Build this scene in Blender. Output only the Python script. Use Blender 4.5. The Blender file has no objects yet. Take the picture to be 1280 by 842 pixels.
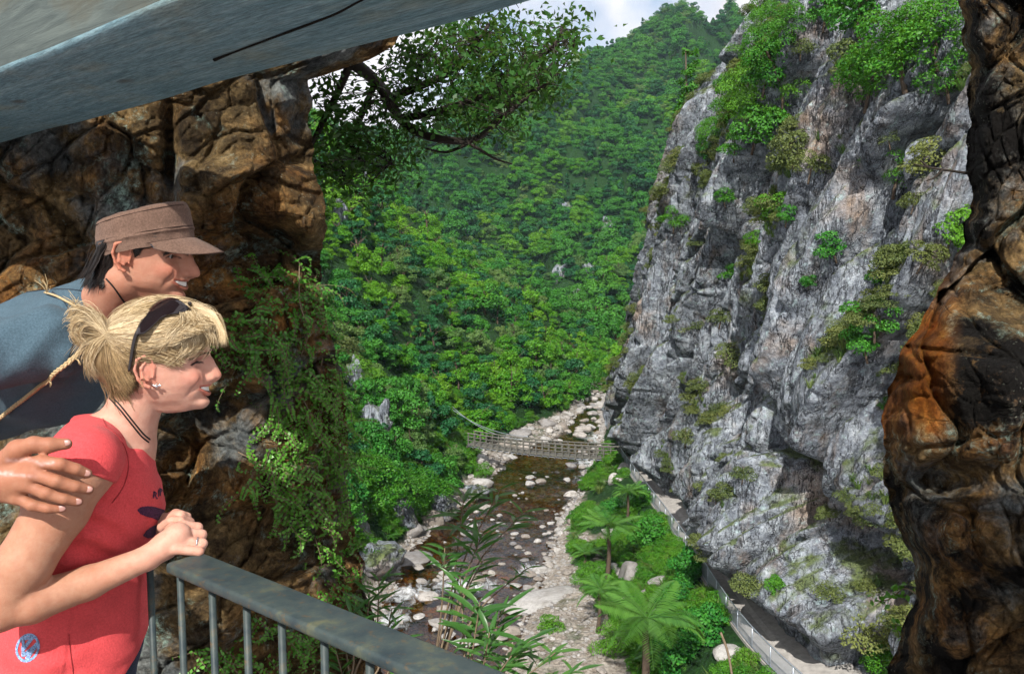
import bpy, math, random
import numpy as np
from math import radians as RAD
from mathutils import Vector, Matrix

scene = bpy.context.scene
COL = scene.collection
rng = np.random.default_rng(7)
random.seed(7)

# ------------------------------------------------------------------ camera
FPX = 1000.0                      # focal length in photo pixels (1280 wide)
PITCH = math.atan(91/FPX)
cam_d = bpy.data.cameras.new("camera")
cam = bpy.data.objects.new("camera", cam_d)
COL.objects.link(cam)
cam.location = (0, 0, 0)
cam.rotation_euler = (math.pi/2 - PITCH, 0, 0)
cam_d.sensor_width = 36.0
cam_d.lens = 36.0*FPX/1280
cam_d.clip_start = 0.05
cam_d.clip_end = 20000
scene.camera = cam

# ------------------------------------------------------------------ light
SUN_D = Vector((0.14, 0.75, -0.65)).normalized()
sun_el = math.asin(-SUN_D.z)
sun_rot = math.atan2(-SUN_D.x, -SUN_D.y)
sd = bpy.data.lights.new("sun", 'SUN')
sd.energy = 4.6
sd.angle = RAD(0.5)
sd.color = (1.0, 0.95, 0.87)
sun = bpy.data.objects.new("sun", sd)
COL.objects.link(sun)
sun.rotation_euler = SUN_D.to_track_quat('-Z', 'Y').to_euler()

world = bpy.data.worlds.new("World")
scene.world = world
world.use_nodes = True
wt = world.node_tree
wt.nodes.clear()
wo = wt.nodes.new('ShaderNodeOutputWorld')
bg = wt.nodes.new('ShaderNodeBackground')
sky = wt.nodes.new('ShaderNodeTexSky')
sky.sky_type = 'NISHITA'
sky.sun_disc = False
sky.sun_elevation = sun_el
sky.sun_rotation = sun_rot
sky.air_density = 1.0
sky.dust_density = 1.0
tc = wt.nodes.new('ShaderNodeTexCoord')
cn = wt.nodes.new('ShaderNodeTexNoise')
cn.inputs['Scale'].default_value = 2.6
cn.inputs['Detail'].default_value = 6
cn.inputs['Roughness'].default_value = 0.55
cr = wt.nodes.new('ShaderNodeValToRGB')
cr.color_ramp.elements[0].position = 0.34
cr.color_ramp.elements[1].position = 0.47
cn2 = wt.nodes.new('ShaderNodeTexNoise')
cn2.inputs['Scale'].default_value = 5.0
cn2.inputs['Detail'].default_value = 5
cr2 = wt.nodes.new('ShaderNodeValToRGB')
cr2.color_ramp.elements[0].position = 0.3
cr2.color_ramp.elements[1].position = 0.7
cr2.color_ramp.elements[0].color = (5.6, 5.3, 5.6, 1)
cr2.color_ramp.elements[1].color = (9.2, 8.9, 9.1, 1)
mx = wt.nodes.new('ShaderNodeMix')
mx.data_type = 'RGBA'
L = wt.links.new
L(tc.outputs['Generated'], cn.inputs['Vector'])
L(tc.outputs['Generated'], cn2.inputs['Vector'])
L(cn.outputs['Fac'], cr.inputs['Fac'])
L(cn2.outputs['Fac'], cr2.inputs['Fac'])
L(cr.outputs['Color'], mx.inputs['Factor'])
L(sky.outputs['Color'], mx.inputs['A'])
L(cr2.outputs['Color'], mx.inputs['B'])
L(mx.outputs['Result'], bg.inputs['Color'])
bg.inputs['Strength'].default_value = 0.10
L(bg.outputs['Background'], wo.inputs['Surface'])

scene.view_settings.view_transform = 'Standard'
scene.view_settings.look = 'None'
scene.view_settings.exposure = 0.66
scene.view_settings.gamma = 1.0
scene.view_settings.use_curve_mapping = False
scene.cycles.max_bounces = 6
scene.cycles.diffuse_bounces = 3
scene.cycles.glossy_bounces = 2
scene.cycles.transmission_bounces = 4
scene.cycles.transparent_max_bounces = 8
scene.cycles.use_adaptive_sampling = True
scene.cycles.adaptive_threshold = 0.03
scene.cycles.use_denoising = True
scene.cycles.caustics_reflective = False
scene.cycles.caustics_refractive = False

# ------------------------------------------------------------------ pixel helpers (photo pixels -> world)
_cp, _sp = math.cos(PITCH), math.sin(PITCH)
CF = Vector((0, _cp, -_sp)); CU = Vector((0, _sp, _cp)); CR = Vector((1, 0, 0))
def ray(u, v):
    return CF + CR*((u-640)/FPX) - CU*((v-421)/FPX)
def P(u, v, y):
    d = ray(u, v)
    return d*(y/d.y)
def PC(u, v, c):                  # c = distance along the camera axis
    return ray(u, v)*c
def project(p):
    p = np.asarray(p, float)
    c = p[..., 1]*_cp - p[..., 2]*_sp
    up = p[..., 1]*_sp + p[..., 2]*_cp
    c = np.where(np.abs(c) < 1e-6, 1e-6, c)
    return 640 + FPX*p[..., 0]/c, 421 - FPX*up/c, c

# ------------------------------------------------------------------ noise in numpy
def _h(ix, iy, iz, seed):
    with np.errstate(over='ignore'):
        h = (ix.astype(np.int64)*374761393 + iy.astype(np.int64)*668265263 + iz.astype(np.int64)*2147483647 + seed*1274126177) & 0xffffffff
        h = ((h ^ (h >> 13))*1274126177) & 0xffffffff
        h = ((h ^ (h >> 16))*2246822519) & 0xffffffff
        h = h ^ (h >> 15)
    return (h & 0xffffff)/float(0x1000000)
def vnoise(x, y, z=0.0, seed=0):
    x, y, z = np.broadcast_arrays(np.asarray(x, float), np.asarray(y, float), np.asarray(z, float))
    fx, fy, fz = np.floor(x), np.floor(y), np.floor(z)
    ix, iy, iz = fx.astype(np.int64), fy.astype(np.int64), fz.astype(np.int64)
    tx, ty, tz = x-fx, y-fy, z-fz
    tx = tx*tx*tx*(tx*(tx*6-15)+10); ty = ty*ty*ty*(ty*(ty*6-15)+10); tz = tz*tz*tz*(tz*(tz*6-15)+10)
    r = 0
    for a in (0, 1):
        for b in (0, 1):
            for c in (0, 1):
                w = (tx if a else 1-tx)*(ty if b else 1-ty)*(tz if c else 1-tz)
                r = r + w*_h(ix+a, iy+b, iz+c, seed)
    return r*2-1
def fbm(x, y, z=0.0, oct=4, seed=0, gain=0.5):
    r, a, f = 0, 1.0, 1.0
    for o in range(oct):
        r = r + a*vnoise(np.asarray(x)*f, np.asarray(y)*f, np.asarray(z)*f, seed+o*17)
        a *= gain; f *= 2.03
    return r
def voro(x, y, seed=0):
    """2-D cells: f1, f2, three random numbers of the cell, offset to its point"""
    x = np.asarray(x, float); y = np.asarray(y, float)
    ix = np.floor(x).astype(np.int64); iy = np.floor(y).astype(np.int64)
    z0 = np.zeros_like(ix)
    f1 = np.full(x.shape, 9.0); f2 = np.full(x.shape, 9.0)
    bx = np.zeros_like(ix); by = np.zeros_like(iy); ox = np.zeros_like(x); oy = np.zeros_like(x)
    for a in (-1, 0, 1):
        for b in (-1, 0, 1):
            jx, jy = ix+a, iy+b
            px = jx + _h(jx, jy, z0, seed)*0.9+0.05; py = jy + _h(jx, jy, z0+1, seed)*0.9+0.05
            d = np.sqrt((px-x)**2+(py-y)**2)
            m = d < f1
            f2 = np.where(m, f1, np.minimum(f2, d))
            f1 = np.where(m, d, f1)
            bx = np.where(m, jx, bx); by = np.where(m, jy, by)
            ox = np.where(m, x-px, ox); oy = np.where(m, y-py, oy)
    return f1, f2, _h(bx, by, z0+2, seed), _h(bx, by, z0+3, seed), _h(bx, by, z0+4, seed), ox, oy
def sstep(a, b, x):
    t = np.clip((np.asarray(x, float)-a)/(b-a), 0, 1)
    return t*t*(3-2*t)

# ------------------------------------------------------------------ meshes
def mesh_np(name, V, F, mat=None, smooth=True, attrs=None):
    V = np.asarray(V, np.float32); F = np.asarray(F, np.int32)
    me = bpy.data.meshes.new(name)
    n, k = F.shape
    me.vertices.add(len(V)); me.vertices.foreach_set('co', V.ravel())
    me.loops.add(n*k); me.loops.foreach_set('vertex_index', F.ravel())
    me.polygons.add(n)
    me.polygons.foreach_set('loop_start', np.arange(0, n*k, k, dtype=np.int32))
    me.polygons.foreach_set('loop_total', np.full(n, k, np.int32))
    me.polygons.foreach_set('use_smooth', np.full(n, smooth, bool))
    me.update(calc_edges=True)
    for an, av in (attrs or {}).items():
        av = np.asarray(av, np.float32)
        if av.ndim == 1:
            at = me.attributes.new(an, 'FLOAT', 'POINT'); at.data.foreach_set('value', av)
        else:
            at = me.attributes.new(an, 'FLOAT_COLOR', 'POINT')
            at.data.foreach_set('color', np.concatenate([av, np.ones((len(av), 1), np.float32)], 1).ravel())
    if mat: me.materials.append(mat)
    return me
def link(name, me, parent=None, **props):
    o = bpy.data.objects.new(name, me)
    COL.objects.link(o)
    if parent: o.parent = parent
    for k, v in props.items():
        if v is not None: o[k] = v
    return o
def thing(name, label, cat, loc=(0, 0, 0), group=None):
    o = bpy.data.objects.new(name, None)
    COL.objects.link(o); o.location = loc
    o.empty_display_size = 0.1
    o['label'] = label; o['category'] = cat
    if group: o['group'] = group
    return o
def put(name, me, root):          # a part modelled in world space, kept in place under its thing
    o = link(name, me, root)
    o.matrix_parent_inverse = Matrix.Translation(-Vector(root.location))
    return o
class MB:
    """collects quads and triangles into one mesh"""
    def __init__(s): s.V = []; s.Q = []; s.T = []; s.n = 0; s.A = []
    def add(s, V, F, a=0.0):
        V = np.asarray(V, float); F = np.asarray(F, int)
        s.V.append(V)
        (s.Q if F.shape[1] == 4 else s.T).append(F+s.n)
        s.A.append(np.broadcast_to(np.asarray(a, float), (len(V),)))
        s.n += len(V)
    def box(s, lo, hi, M=None, a=0.0):
        x0, y0, z0 = lo; x1, y1, z1 = hi
        V = np.array([(x, y, z) for z in (z0, z1) for y in (y0, y1) for x in (x0, x1)], float)
        if M is not None: V = V@np.array(M.to_3x3()).T + np.array(M.translation)
        s.add(V, [(0, 2, 3, 1), (4, 5, 7, 6), (0, 1, 5, 4), (2, 6, 7, 3), (0, 4, 6, 2), (1, 3, 7, 5)], a)
    def tube(s, pts, r, k=6, a=0.0, caps=True):
        pts = np.asarray([tuple(p) for p in pts], float); n = len(pts)
        r = np.broadcast_to(np.asarray(r, float), (n,))
        t = np.gradient(pts, axis=0); t /= np.linalg.norm(t, axis=1)[:, None]+1e-12
        ref = np.array((0, 0, 1.0)) if abs(t[0, 2]) < 0.9 else np.array((1.0, 0, 0))
        V = np.zeros((n, k, 3)); nrm = np.cross(t[0], ref); nrm /= np.linalg.norm(nrm)
        ang = np.arange(k)*2*np.pi/k
        for i in range(n):
            nrm = nrm - t[i]*np.dot(nrm, t[i]); nrm /= np.linalg.norm(nrm)+1e-12
            b = np.cross(t[i], nrm)
            V[i] = pts[i]+r[i]*(np.cos(ang)[:, None]*nrm+np.sin(ang)[:, None]*b)
        i, j = np.meshgrid(np.arange(n-1), np.arange(k), indexing='ij')
        F = np.stack([i*k+j, i*k+(j+1) % k, (i+1)*k+(j+1) % k, (i+1)*k+j], -1).reshape(-1, 4)
        V = V.reshape(-1, 3)
        if caps:
            V = np.concatenate([V, pts[:1], pts[-1:]])
            c0, c1 = n*k, n*k+1
            T = [(c0, (q+1) % k, q) for q in range(k)]+[(c1, (n-1)*k+q, (n-1)*k+(q+1) % k) for q in range(k)]
            base = s.n
            s.add(V, F, a)
            s.T.append(np.array(T)+base)
        else: s.add(V, F, a)
    def mesh(s, name, mat=None, smooth=True):
        V = np.concatenate(s.V) if s.V else np.zeros((0, 3))
        A = np.concatenate(s.A) if s.A else np.zeros(0)
        me = bpy.data.meshes.new(name)
        Q = np.concatenate(s.Q) if s.Q else np.zeros((0, 4), int)
        T = np.concatenate(s.T) if s.T else np.zeros((0, 3), int)
        loops = np.concatenate([Q.ravel(), T.ravel()]).astype(np.int32)
        tot = np.concatenate([np.full(len(Q), 4), np.full(len(T), 3)]).astype(np.int32)
        st = (np.cumsum(tot)-tot).astype(np.int32)
        me.vertices.add(len(V)); me.vertices.foreach_set('co', V.astype(np.float32).ravel())
        me.loops.add(len(loops)); me.loops.foreach_set('vertex_index', loops)
        me.polygons.add(len(tot)); me.polygons.foreach_set('loop_start', st); me.polygons.foreach_set('loop_total', tot)
        me.polygons.foreach_set('use_smooth', np.full(len(tot), smooth, bool))
        me.update(calc_edges=True)
        at = me.attributes.new('tint', 'FLOAT', 'POINT'); at.data.foreach_set('value', A.astype(np.float32))
        if mat: me.materials.append(mat)
        return me
def grid_faces(n, m, wrap=False):
    i, j = np.meshgrid(np.arange(n-1), np.arange(m if wrap else m-1), indexing='ij')
    j2 = (j+1) % m
    return np.stack([i*m+j, i*m+j2, (i+1)*m+j2, (i+1)*m+j], -1).reshape(-1, 4)
def spline(pts, n):
    pts = np.asarray([tuple(p) for p in pts], float)
    t = np.linspace(0, len(pts)-1, n)
    i = np.clip(np.floor(t).astype(int), 0, len(pts)-2); f = (t-i)[:, None]
    g = lambda k: pts[np.clip(k, 0, len(pts)-1)]
    p0, p1, p2, p3 = g(i-1), g(i), g(i+1), g(i+2)
    return 0.5*(2*p1+(p2-p0)*f+(2*p0-5*p1+4*p2-p3)*f*f+(3*p1-p0-3*p2+p3)*f**3)

# ------------------------------------------------------------------ material graphs
class G:
    def __init__(s, name):
        s.m = bpy.data.materials.new(name); s.m.use_nodes = True
        s.t = s.m.node_tree; s.t.nodes.clear()
        s.out = s.t.nodes.new('ShaderNodeOutputMaterial')
    def n(s, typ, **kw):
        nd = s.t.nodes.new('ShaderNode'+typ)
        for k, v in kw.items():
            k2 = k.replace('_', ' ')
            if hasattr(nd, k) and k not in nd.inputs and k2 not in nd.inputs: setattr(nd, k, v)
            else: s.set(nd.inputs[k2 if k2 in nd.inputs else k], v)
        return nd
    def set(s, inp, v):
        if isinstance(v, bpy.types.Node): v = v.outputs[0]
        if isinstance(v, bpy.types.NodeSocket): s.t.links.new(v, inp)
        else:
            if hasattr(inp.default_value, '__len__') and not hasattr(v, '__len__'): v = (v,)*len(inp.default_value)
            if hasattr(inp.default_value, '__len__') and len(inp.default_value) == 4 and len(v) == 3: v = (*v, 1)
            inp.default_value = v
    def noise(s, vec, scale, detail=4, rough=0.55, dist=0.0):
        return s.n('TexNoise', Vector=vec, Scale=scale, Detail=detail, Roughness=rough, Distortion=dist).outputs['Fac']
    def ramp(s, fac, *stops, interp='LINEAR'):
        nd = s.n('ValToRGB'); s.set(nd.inputs[0], fac)
        r = nd.color_ramp; r.interpolation = interp
        while len(r.elements) < len(stops): r.elements.new(0.5)
        for e, (p, c) in zip(r.elements, stops):
            e.position = p; e.color = (c, c, c, 1) if not hasattr(c, '__len__') else (*c, 1)
        return nd.outputs[0]
    def mix(s, fac, a, b, mode='MIX'):
        nd = s.n('Mix'); nd.data_type = 'RGBA'; nd.blend_type = mode
        s.set(nd.inputs[0], fac); s.set(nd.inputs[6], a); s.set(nd.inputs[7], b)
        return nd.outputs[2]
    def math(s, op, a, b=0.0):
        nd = s.n('Math'); nd.operation = op
        s.set(nd.inputs[0], a); s.set(nd.inputs[1], b); return nd.outputs[0]
    def coord(s, which='Object'): return s.n('TexCoord').outputs[which]
    def map(s, vec, scale=(1, 1, 1), rot=(0, 0, 0), loc=(0, 0, 0)):
        return s.n('Mapping', Vector=vec, Scale=scale, Rotation=rot, Location=loc).outputs[0]
    def bump(s, h, strength=0.5, dist=0.02, normal=None):
        nd = s.n('Bump', Height=h, Strength=strength, Distance=dist)
        if normal is not None: s.set(nd.inputs['Normal'], normal)
        return nd.outputs[0]
    def attr(s, name, out='Fac'):
        nd = s.n('Attribute'); nd.attribute_name = name; return nd.outputs[out]
    def pr(s, color, rough=0.7, normal=None, spec=0.3, **kw):
        b = s.n('BsdfPrincipled')
        s.set(b.inputs['Base Color'], color); s.set(b.inputs['Roughness'], rough)
        s.set(b.inputs['Specular IOR Level'], spec)
        if normal is not None: s.set(b.inputs['Normal'], normal)
        for k, v in kw.items(): s.set(b.inputs[k.replace('_', ' ')], v)
        return b.outputs[0]
    def done(s, sh):
        s.t.links.new(sh, s.out.inputs['Surface']); return s.m

def leaf_mat(name, c1, c2, c3, trans=0.3, rough=0.5, pos_scale=0.0, spec=0.25):
    """foliage: colour varies from plant to plant, from leaf to leaf"""
    g = G(name)
    rnd = g.n('ObjectInfo').outputs['Random']
    t = g.attr('tint')
    base = g.ramp(rnd, (0.0, c1), (0.5, c2), (1.0, c3))
    if pos_scale:
        nz = g.noise(g.n('NewGeometry').outputs['Position'], pos_scale, 2)
        base = g.mix(g.ramp(nz, (0.35, 0), (0.65, 1)), base, g.ramp(rnd, (0, c3), (1, c1)))
    col = g.mix(g.math('MULTIPLY', t, 0.55), base, tuple(min(1, x*1.9+0.01) for x in c3))
    d = g.pr(col, rough, spec=spec)
    tr = g.n('BsdfTranslucent', Color=g.mix(0.5, col, (0.12, 0.20, 0.01)))
    mxs = g.n('MixShader'); mxs.inputs[0].default_value = trans
    g.t.links.new(d, mxs.inputs[1]); g.t.links.new(tr.outputs[0], mxs.inputs[2])
    return g.done(mxs.outputs[0])

def rock_cliff_mat():
    g = G('cliff_rock'); v = g.coord()
    n1 = g.noise(v, 0.16, 6, 0.6); n2 = g.noise(v, 1.1, 8, 0.68); n3 = g.noise(v, 5.0, 6, 0.7)
    # streaks follow the dip of the joints
    st = g.map(v, (1, 1, 0.28), (RAD(-42), 0, 0))
    ns = g.noise(st, 0.9, 6, 0.65)
    base = g.ramp(n2, (0.30, (0.065, 0.074, 0.092)), (0.45, (0.180, 0.205, 0.245)), (0.66, (0.38, 0.42, 0.47)))
    base = g.mix(g.ramp(n3, (0.56, 0), (0.70, 0.7)), base, (0.50, 0.545, 0.57))
    base = g.mix(g.ramp(ns, (0.54, 0), (0.70, 0.75)), base, (0.17, 0.12, 0.085))
    base = g.mix(g.ramp(n1, (0.56, 0), (0.66, 0.55)), base, (0.34, 0.23, 0.14))
    nb = g.noise(v, 0.55, 4, 0.6)
    base = g.mix(g.ramp(nb, (0.60, 0), (0.68, 0.75)), base, (0.035, 0.037, 0.042))
    lich = g.noise(g.map(v, loc=(31, 7, 3)), 2.3, 6, 0.7)
    base = g.mix(g.ramp(lich, (0.57, 0), (0.66, 0.6)), base, (0.36, 0.49, 0.50))
    fine = g.noise(v, 16, 4, 0.7)
    base = g.mix(0.6, base, g.ramp(fine, (0.3, 0.25), (0.5, 0.5), (0.7, 0.85)), 'OVERLAY')
    base = g.mix(0.5, base, g.ramp(g.noise(g.map(v, loc=(2, 8, 1)), 2.6, 7, .7), (0.34, 0.12), (0.5, 0.5), (0.66, 0.8)), 'OVERLAY')
    up = g.n('SeparateXYZ'); g.set(up.inputs[0], g.n('NewGeometry').outputs['Normal'])
    moss = g.math('MULTIPLY', g.ramp(up.outputs[2], (0.30, 0), (0.65, 1)), g.ramp(g.noise(v, 0.7, 5, 0.6), (0.45, 0), (0.55, .9)))
    mossn = g.ramp(g.noise(v, 0.28, 5, 0.65), (0.60, 0), (0.68, 0.7))
    moss = g.math('MAXIMUM', moss, g.math('MULTIPLY', mossn, g.ramp(n2, (0.4, 0), (0.6, 1))))
    base = g.mix(moss, base, g.ramp(n3, (0.3, (0.05, 0.075, 0.02)), (0.7, (0.13, 0.17, 0.05))))
    def cracks(sc, rot, seed, wid):
        wv = g.n('VectorMath'); wv.operation = 'ADD'
        wn = g.n('TexNoise', Vector=v, Scale=sc*2.2, Detail=3)
        sb = g.n('VectorMath'); sb.operation = 'SCALE'; g.set(sb.inputs[0], wn.outputs['Color']); g.set(sb.inputs['Scale'], .55/sc)
        g.set(wv.inputs[0], v); g.set(wv.inputs[1], sb.outputs[0])
        vo = g.n('TexVoronoi', Vector=g.map(wv.outputs[0], (1, 1, .36), (RAD(rot), 0, 0), (seed, 0, 0)), Scale=sc)
        vo.feature = 'DISTANCE_TO_EDGE'
        vc = g.n('TexVoronoi', Vector=g.map(wv.outputs[0], (1, 1, .36), (RAD(rot), 0, 0), (seed, 0, 0)), Scale=sc)
        return g.ramp(vo.outputs['Distance'], (0, 0), (wid, 1)), vc.outputs['Color']
    c1, k1 = cracks(.42, -32, 0, .03); c2, k2 = cracks(1.5, -32, 4, .05)
    def seams(rot, stretch, sc, wid, off):
        nz_ = g.noise(g.map(v, (1, 1, stretch), (RAD(rot), 0, 0), (off, 0, 0)), sc, 5, .6, .3)
        return g.ramp(g.math('ABSOLUTE', g.math('SUBTRACT', nz_, .5)), (0, 0), (wid, 1))
    s1 = seams(-30, .13, .75, .012, 0); s2 = seams(-36, .16, 2.4, .016, 7); s3 = seams(40, .2, .8, .008, 3)
    gate = g.ramp(g.noise(g.map(v, loc=(5, 5, 5)), .7, 4, .6), (.44, 0), (.58, 1))
    cr_ = g.math('MULTIPLY', s1, g.math('MULTIPLY', g.math('MAXIMUM', s2, gate), g.math('MAXIMUM', s3, g.math('SUBTRACT', 1.0, gate))))
    base = g.mix(g.math('MULTIPLY', g.math('SUBTRACT', 1.0, cr_), .75), base, (0.02, 0.02, 0.024))
    base = g.mix(.35, base, g.ramp(k1, (.2, .3), (.8, .7)), 'OVERLAY')
    h = g.math('ADD', g.math('MULTIPLY', n2, 1.0), g.math('MULTIPLY', n3, 0.35))
    h = g.math('ADD', h, g.math('ADD', g.math('MULTIPLY', cr_, .5), g.math('ADD', g.math('MULTIPLY', k1, .6), g.math('MULTIPLY', k2, .25))))
    b = g.bump(h, 1.0, 0.5)
    b = g.bump(fine, 0.5, 0.06, b)
    return g.done(g.pr(base, 0.85, b, 0.25))

def rock_rust_mat(name='rust_rock', dark=0.5, sc=1.0, orange=0.5):
    g = G(name); v0 = g.coord(); v = g.map(v0, (sc, sc, sc))
    n1 = g.noise(v, 1.5, 5, 0.62); n2 = g.noise(v, 6, 9, 0.74); n3 = g.noise(v, 32, 6, 0.78)
    base = g.ramp(n2, (0.32, (0.030, 0.020, 0.012)), (0.44, (0.105, 0.070, 0.034)), (0.56, (0.22, 0.150, 0.066)), (0.72, (0.42, 0.33, 0.18)))
    om = g.math('MULTIPLY', g.ramp(n1, (0.54-0.09*orange, 0), (0.66, 0.9)), g.ramp(g.noise(g.map(v, loc=(2, 2, 6)), 5, 7, .72), (.36, .1), (.6, 1)))
    base = g.mix(om, base, g.ramp(n2, (0.3, (0.09, 0.026, 0.006)), (0.5, (0.32, 0.115, 0.020)), (0.7, (0.50, 0.25, 0.05))))
    grey = g.noise(g.map(v, loc=(8, 2, 5)), 1.3, 6, 0.66)
    base = g.mix(g.ramp(grey, (0.52, 0), (0.60, 0.75)), base, g.ramp(n2, (0.3, (0.06, 0.075, 0.085)), (0.7, (0.28, 0.34, 0.36))))
    nl = g.noise(g.map(v, loc=(3, 9, 1)), 3.0, 10, 0.76)
    base = g.mix(g.math('MULTIPLY', g.ramp(nl, (0.54, 0), (0.60, 0.8)), g.ramp(n3, (.40, 0), (.55, 1))), base, g.ramp(n3, (0.4, (0.12, 0.20, 0.16)), (0.7, (0.36, 0.50, 0.44))))
    bl = g.noise(g.map(v, loc=(1, 4, 7)), 1.9, 8, 0.70)
    base = g.mix(g.ramp(bl, (0.53-dark*0.09, 0), (0.62-dark*0.09, min(1, dark+0.35))), base, (0.009, 0.008, 0.007))
    base = g.mix(0.75, base, g.ramp(n3, (0.30, 0.05), (0.5, 0.48), (0.70, 1.0)), 'OVERLAY')
    f = g.n('TexVoronoi', Vector=g.map(v, (1, 1, 1.6), (.3, .5, .2)), Scale=3.2); f.feature = 'DISTANCE_TO_EDGE'
    cr = g.math('MAXIMUM', g.ramp(f.outputs['Distance'], (0, 0), (.03, 1)), g.ramp(n1, (.45, 1), (.55, 0)))
    base = g.mix(g.math('MULTIPLY', g.math('SUBTRACT', 1.0, cr), .5), base, (0.008, 0.007, 0.006))
    h = g.math('ADD', g.math('MULTIPLY', n2, 1.0), g.math('ADD', g.math('MULTIPLY', n3, 1.0), g.math('MULTIPLY', cr, .3)))
    b = g.bump(h, 1.0, 0.035)
    sp = g.n('TexVoronoi', Vector=v, Scale=34.0)
    base = g.mix(g.math('MULTIPLY', g.ramp(sp.outputs['Distance'], (.10, 1), (.20, 0)), g.ramp(g.noise(g.map(v, loc=(6, 1, 9)), 2.4, 5, .7), (.5, 0), (.6, .8))), base, (.22, .24, .19))
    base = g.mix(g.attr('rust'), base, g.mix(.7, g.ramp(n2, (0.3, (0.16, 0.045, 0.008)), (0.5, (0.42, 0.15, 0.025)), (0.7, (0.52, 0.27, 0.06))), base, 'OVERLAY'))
    return g.done(g.pr(base, 0.92, b, 0.12))

def boulder_mat():
    g = G('river_boulder'); v = g.coord()
    rnd = g.n('ObjectInfo').outputs['Random']
    n1 = g.noise(v, 2.2, 6, 0.65); n2 = g.noise(v, 11, 5, 0.7)
    base = g.ramp(rnd, (0, (0.30, 0.295, 0.29)), (0.35, (0.43, 0.42, 0.41)), (0.6, (0.22, 0.19, 0.165)), (0.8, (0.33, 0.31, 0.29)), (1, (0.15, 0.152, 0.165)))
    base = g.mix(g.ramp(n1, (0.42, 0.0), (0.68, 0.75)), base, (0.13, 0.115, 0.10))
    base = g.mix(0.5, base, g.ramp(n2, (0.25, 0.25), (0.75, 0.8)), 'OVERLAY')
    b = g.bump(g.math('ADD', n1, g.math('MULTIPLY', n2, 0.3)), 0.8, 0.12)
    return g.done(g.pr(base, 0.8, b, 0.3))

def ground_mat():
    """forest floor, scree and gravel: what it is follows height above the river and slope"""
    g = G('gorge_ground'); v = g.coord()
    z = g.n('SeparateXYZ'); g.set(z.inputs[0], v)
    n1 = g.noise(v, 0.35, 6, 0.6); n2 = g.noise(v, 2.5, 6, 0.65)
    green = g.ramp(n2, (0.3, (0.004, 0.016, 0.004)), (0.5, (0.009, 0.036, 0.007)), (0.75, (0.024, 0.072, 0.012)))
    vo = g.n('TexVoronoi', Vector=v, Scale=3.2)
    vo2 = g.n('TexVoronoi', Vector=v, Scale=9.0)
    grav = g.mix(0.5, g.ramp(vo.outputs['Color'], (0.1, (0.13, 0.11, 0.09)), (0.5, (0.25, 0.235, 0.21)), (0.9, (0.38, 0.365, 0.345))),
                 g.ramp(vo2.outputs['Color'], (0.1, (0.12, 0.095, 0.07)), (0.9, (0.36, 0.31, 0.26))))
    soil = g.ramp(n2, (0.3, (0.10, 0.07, 0.045)), (0.7, (0.30, 0.22, 0.15)))
    hgt = g.math('ADD', z.outputs[2], g.math('MULTIPLY', g.math('SUBTRACT', n1, 0.5), 3.0))
    base = g.mix(g.ramp(g.math('MULTIPLY', g.math('ADD', hgt, 22.0), 0.2), (0.10, 0), (0.20, 1)), grav, green)
    base = g.mix(g.ramp(n1, (0.66, 0), (0.74, 0.7)), base, soil)
    amber = g.mix(g.ramp(vo.outputs['Color'], (0.3, 0), (0.8, 1)), (0.10, 0.05, 0.015), (0.38, 0.20, 0.06))
    base = g.mix(g.ramp(g.math('MULTIPLY', g.math('ADD', z.outputs[2], 23.0), 0.5), (0.40, 0), (0.52, 1)), amber, base)
    h = g.math('ADD', n2, g.math('MULTIPLY', vo.outputs['Distance'], 0.5))
    b = g.bump(h, 0.8, 0.25)
    return g.done(g.pr(base, 0.9, b, 0.2))

def simple_mat(name, c, rough=0.6, spec=0.3, var=0.25, scale=20.0, bump=0.2, bdist=0.004, metallic=0.0, **kw):
    g = G(name); v = g.coord()
    n = g.noise(v, scale, 5, 0.65)
    col = g.mix(g.ramp(n, (0.3, 0), (0.7, 1)), tuple(x*(1-var) for x in c), tuple(min(1, x*(1+var)) for x in c))
    return g.done(g.pr(col, rough, g.bump(n, bump, bdist), spec, Metallic=metallic, **kw))

M = {}
M['cliff'] = rock_cliff_mat()
M['rust'] = rock_rust_mat('rust_rock', 0.45, 1.0, 0.6)
M['rust_dark'] = rock_rust_mat('dark_wet_rock', 0.95, 1.3, 0.3)
M['boulder'] = boulder_mat()
M['ground'] = ground_mat()
M['leaf_far'] = leaf_mat('forest_leaf', (0.009, 0.110, 0.020), (0.018, 0.155, 0.020), (0.058, 0.205, 0.016), 0.28, 0.55, 0.012)
M['leaf_bright'] = leaf_mat('bush_leaf', (0.018, 0.135, 0.010), (0.042, 0.185, 0.012), (0.095, 0.240, 0.016), 0.35, 0.5)
M['leaf_dark'] = leaf_mat('dark_leaf', (0.018, 0.075, 0.016), (0.030, 0.105, 0.018), (0.050, 0.140, 0.020), 0.4, 0.4)
M['leaf_olive'] = leaf_mat('heath_leaf', (0.050, 0.085, 0.028), (0.085, 0.120, 0.035), (0.13, 0.15, 0.04), 0.25, 0.6)
M['leaf_fern'] = leaf_mat('fern_frond', (0.030, 0.120, 0.020), (0.055, 0.165, 0.024), (0.085, 0.200, 0.030), 0.35, 0.45)
M['leaf_lance'] = leaf_mat('lance_leaf', (0.022, 0.090, 0.018), (0.035, 0.120, 0.022), (0.060, 0.160, 0.025), 0.35, 0.35, spec=0.5)
M['grass'] = leaf_mat('grass_blade', (0.035, 0.095, 0.018), (0.060, 0.125, 0.024), (0.11, 0.15, 0.04), 0.3, 0.55)
M['bark'] = simple_mat('bark', (0.075, 0.055, 0.040), 0.9, 0.2, 0.4, 9, 0.8, 0.02)
M['bark_pale'] = simple_mat('pale_bark', (0.24, 0.21, 0.18), 0.9, 0.2, 0.35, 9, 0.8, 0.02)
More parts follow.
